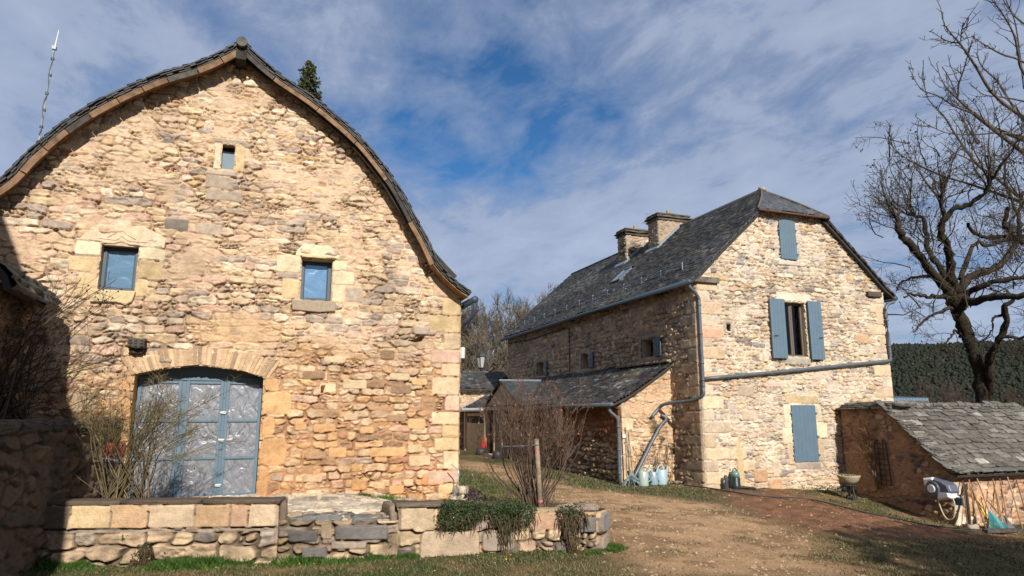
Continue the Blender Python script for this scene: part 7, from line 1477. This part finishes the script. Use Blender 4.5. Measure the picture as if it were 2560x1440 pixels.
blades('grass', x, y, z, h, .0022 + .0005 * d_, col, 'short winter grass of the yard')
# lusher fringe along the foot of the terrace wall
N_ = 36000; s = rs.rand(N_); sg = rs.choice(4, N_, p=[.36, .14, .44, .06]); A = np.array([TW[k] for k in (0, 1, 2, 3)])[sg]; B = np.array([TW[k] for k in (1, 2, 3, 4)])[sg]; P = A + (B - A) * s[:, None]
U_ = B - A; U_ /= np.linalg.norm(U_, axis=1, keepdims=True); off = .03 + np.abs(rs.normal(size=N_)) * .10; P = P + np.stack([U_[:, 1], -U_[:, 0]], 1) * off[:, None]
dens = fbm(P[:, 0] * 2.2, P[:, 1] * 2.2, 120, 3); k = rs.rand(N_) < sst(.30, .52, dens) * np.where(sg == 1, .35, 1); P, off, dens = P[k], off[k], dens[k]; N_ = len(P)
h = rs.uniform(.03, .10, N_) * (.4 + 1.3 * sst(.35, .75, dens)) * (1 - .5 * np.clip(off / .3, 0, 1))
blades('weed_fringe', P[:, 0], P[:, 1], gz(P[:, 0], P[:, 1]) - .01, h, rs.uniform(.003, .011, N_), np.array([.055, .105, .018]) * rs.uniform(.4, 1.6, (N_, 1)), 'lush green weeds along the foot of the terrace wall')
# tiny yellow flowers in the lawn
N_ = 34; x = rs.uniform(-2, 3.6, N_); y = rs.uniform(6.2, 8.2, N_); y = np.where(x < 1, y + 1, y); lf = Tw(); c0 = np.stack([x, y, gz(x, y) + .04], 1)
lf.quads(np.repeat(c0, 4, 0) + rs.normal(size=(N_ * 4, 3)) * .004, .010, rs, np.ones((N_ * 4, 1)) * np.array([.75, .58, .02]), .8); tag(lf.link('yellow_flowers', M['leaf']), 'tiny yellow flowers scattered in the lawn', 'flowers', kind='stuff')
# gravel and stones
N_ = 60000; d_ = 4.2 + 17 * rs.rand(N_) ** 1.5; a_ = np.radians(rs.uniform(-2, 58, N_)); x, y = d_ * np.sin(a_), d_ * np.cos(a_); tr, so, gr, n, n2, n3 = ground_cover(x, y)
blocked = poly_in(tw_poly)(x, y) | ((x > 8.3) & (y > 14.9)) | ((x > 9.8) & (y > 13.7)) | ((x > 13.95) & (y > 10.85))
keep = (rs.rand(N_) < np.clip(tr * (1 - gr * .5) * (.25 + .9 * sst(.42, .6, n2)) + so * .45 + .05 * (x > 3.5), 0, 1)) & ~blocked; x, y, tr, so, n, n2 = x[keep], y[keep], tr[keep], so[keep], n[keep], n2[keep]; N_ = len(x)
base = np.array([(1, 0, 0), (0, 1, 0), (-1, 0, 0), (0, -1, 0), (0, 0, 1.)]); r = .005 + .030 * rs.rand(N_) ** 4.5
V = base[None] * rs.uniform(.6, 1.3, (N_, 5, 1)) * r[:, None, None] * (1, 1, .7); an = rs.uniform(0, 6.28, N_); c_, s_ = np.cos(an)[:, None], np.sin(an)[:, None]; V = np.stack([V[..., 0] * c_ - V[..., 1] * s_, V[..., 0] * s_ + V[..., 1] * c_, V[..., 2]], -1) + np.stack([x, y, gz(x, y) + .05 * (n - .5) + .022 * (n2 - .5) + .002], 1)[:, None]
F = (np.arange(N_)[:, None, None] * 5 + np.array([(0, 1, 4), (1, 2, 4), (2, 3, 4), (3, 0, 4)])[None]).reshape(-1, 3)
cc = np.where((so > .5)[:, None], alb(206, 160, 124), alb(196, 166, 134)) * rs.uniform(.45, 1.15, (N_, 1))
tag(link('gravel', np_mesh(V.reshape(-1, 3), F, np.repeat(cc, 5, 0), smooth=False), M['stone']), 'loose limestone gravel scattered over the track', 'gravel', kind='stuff')
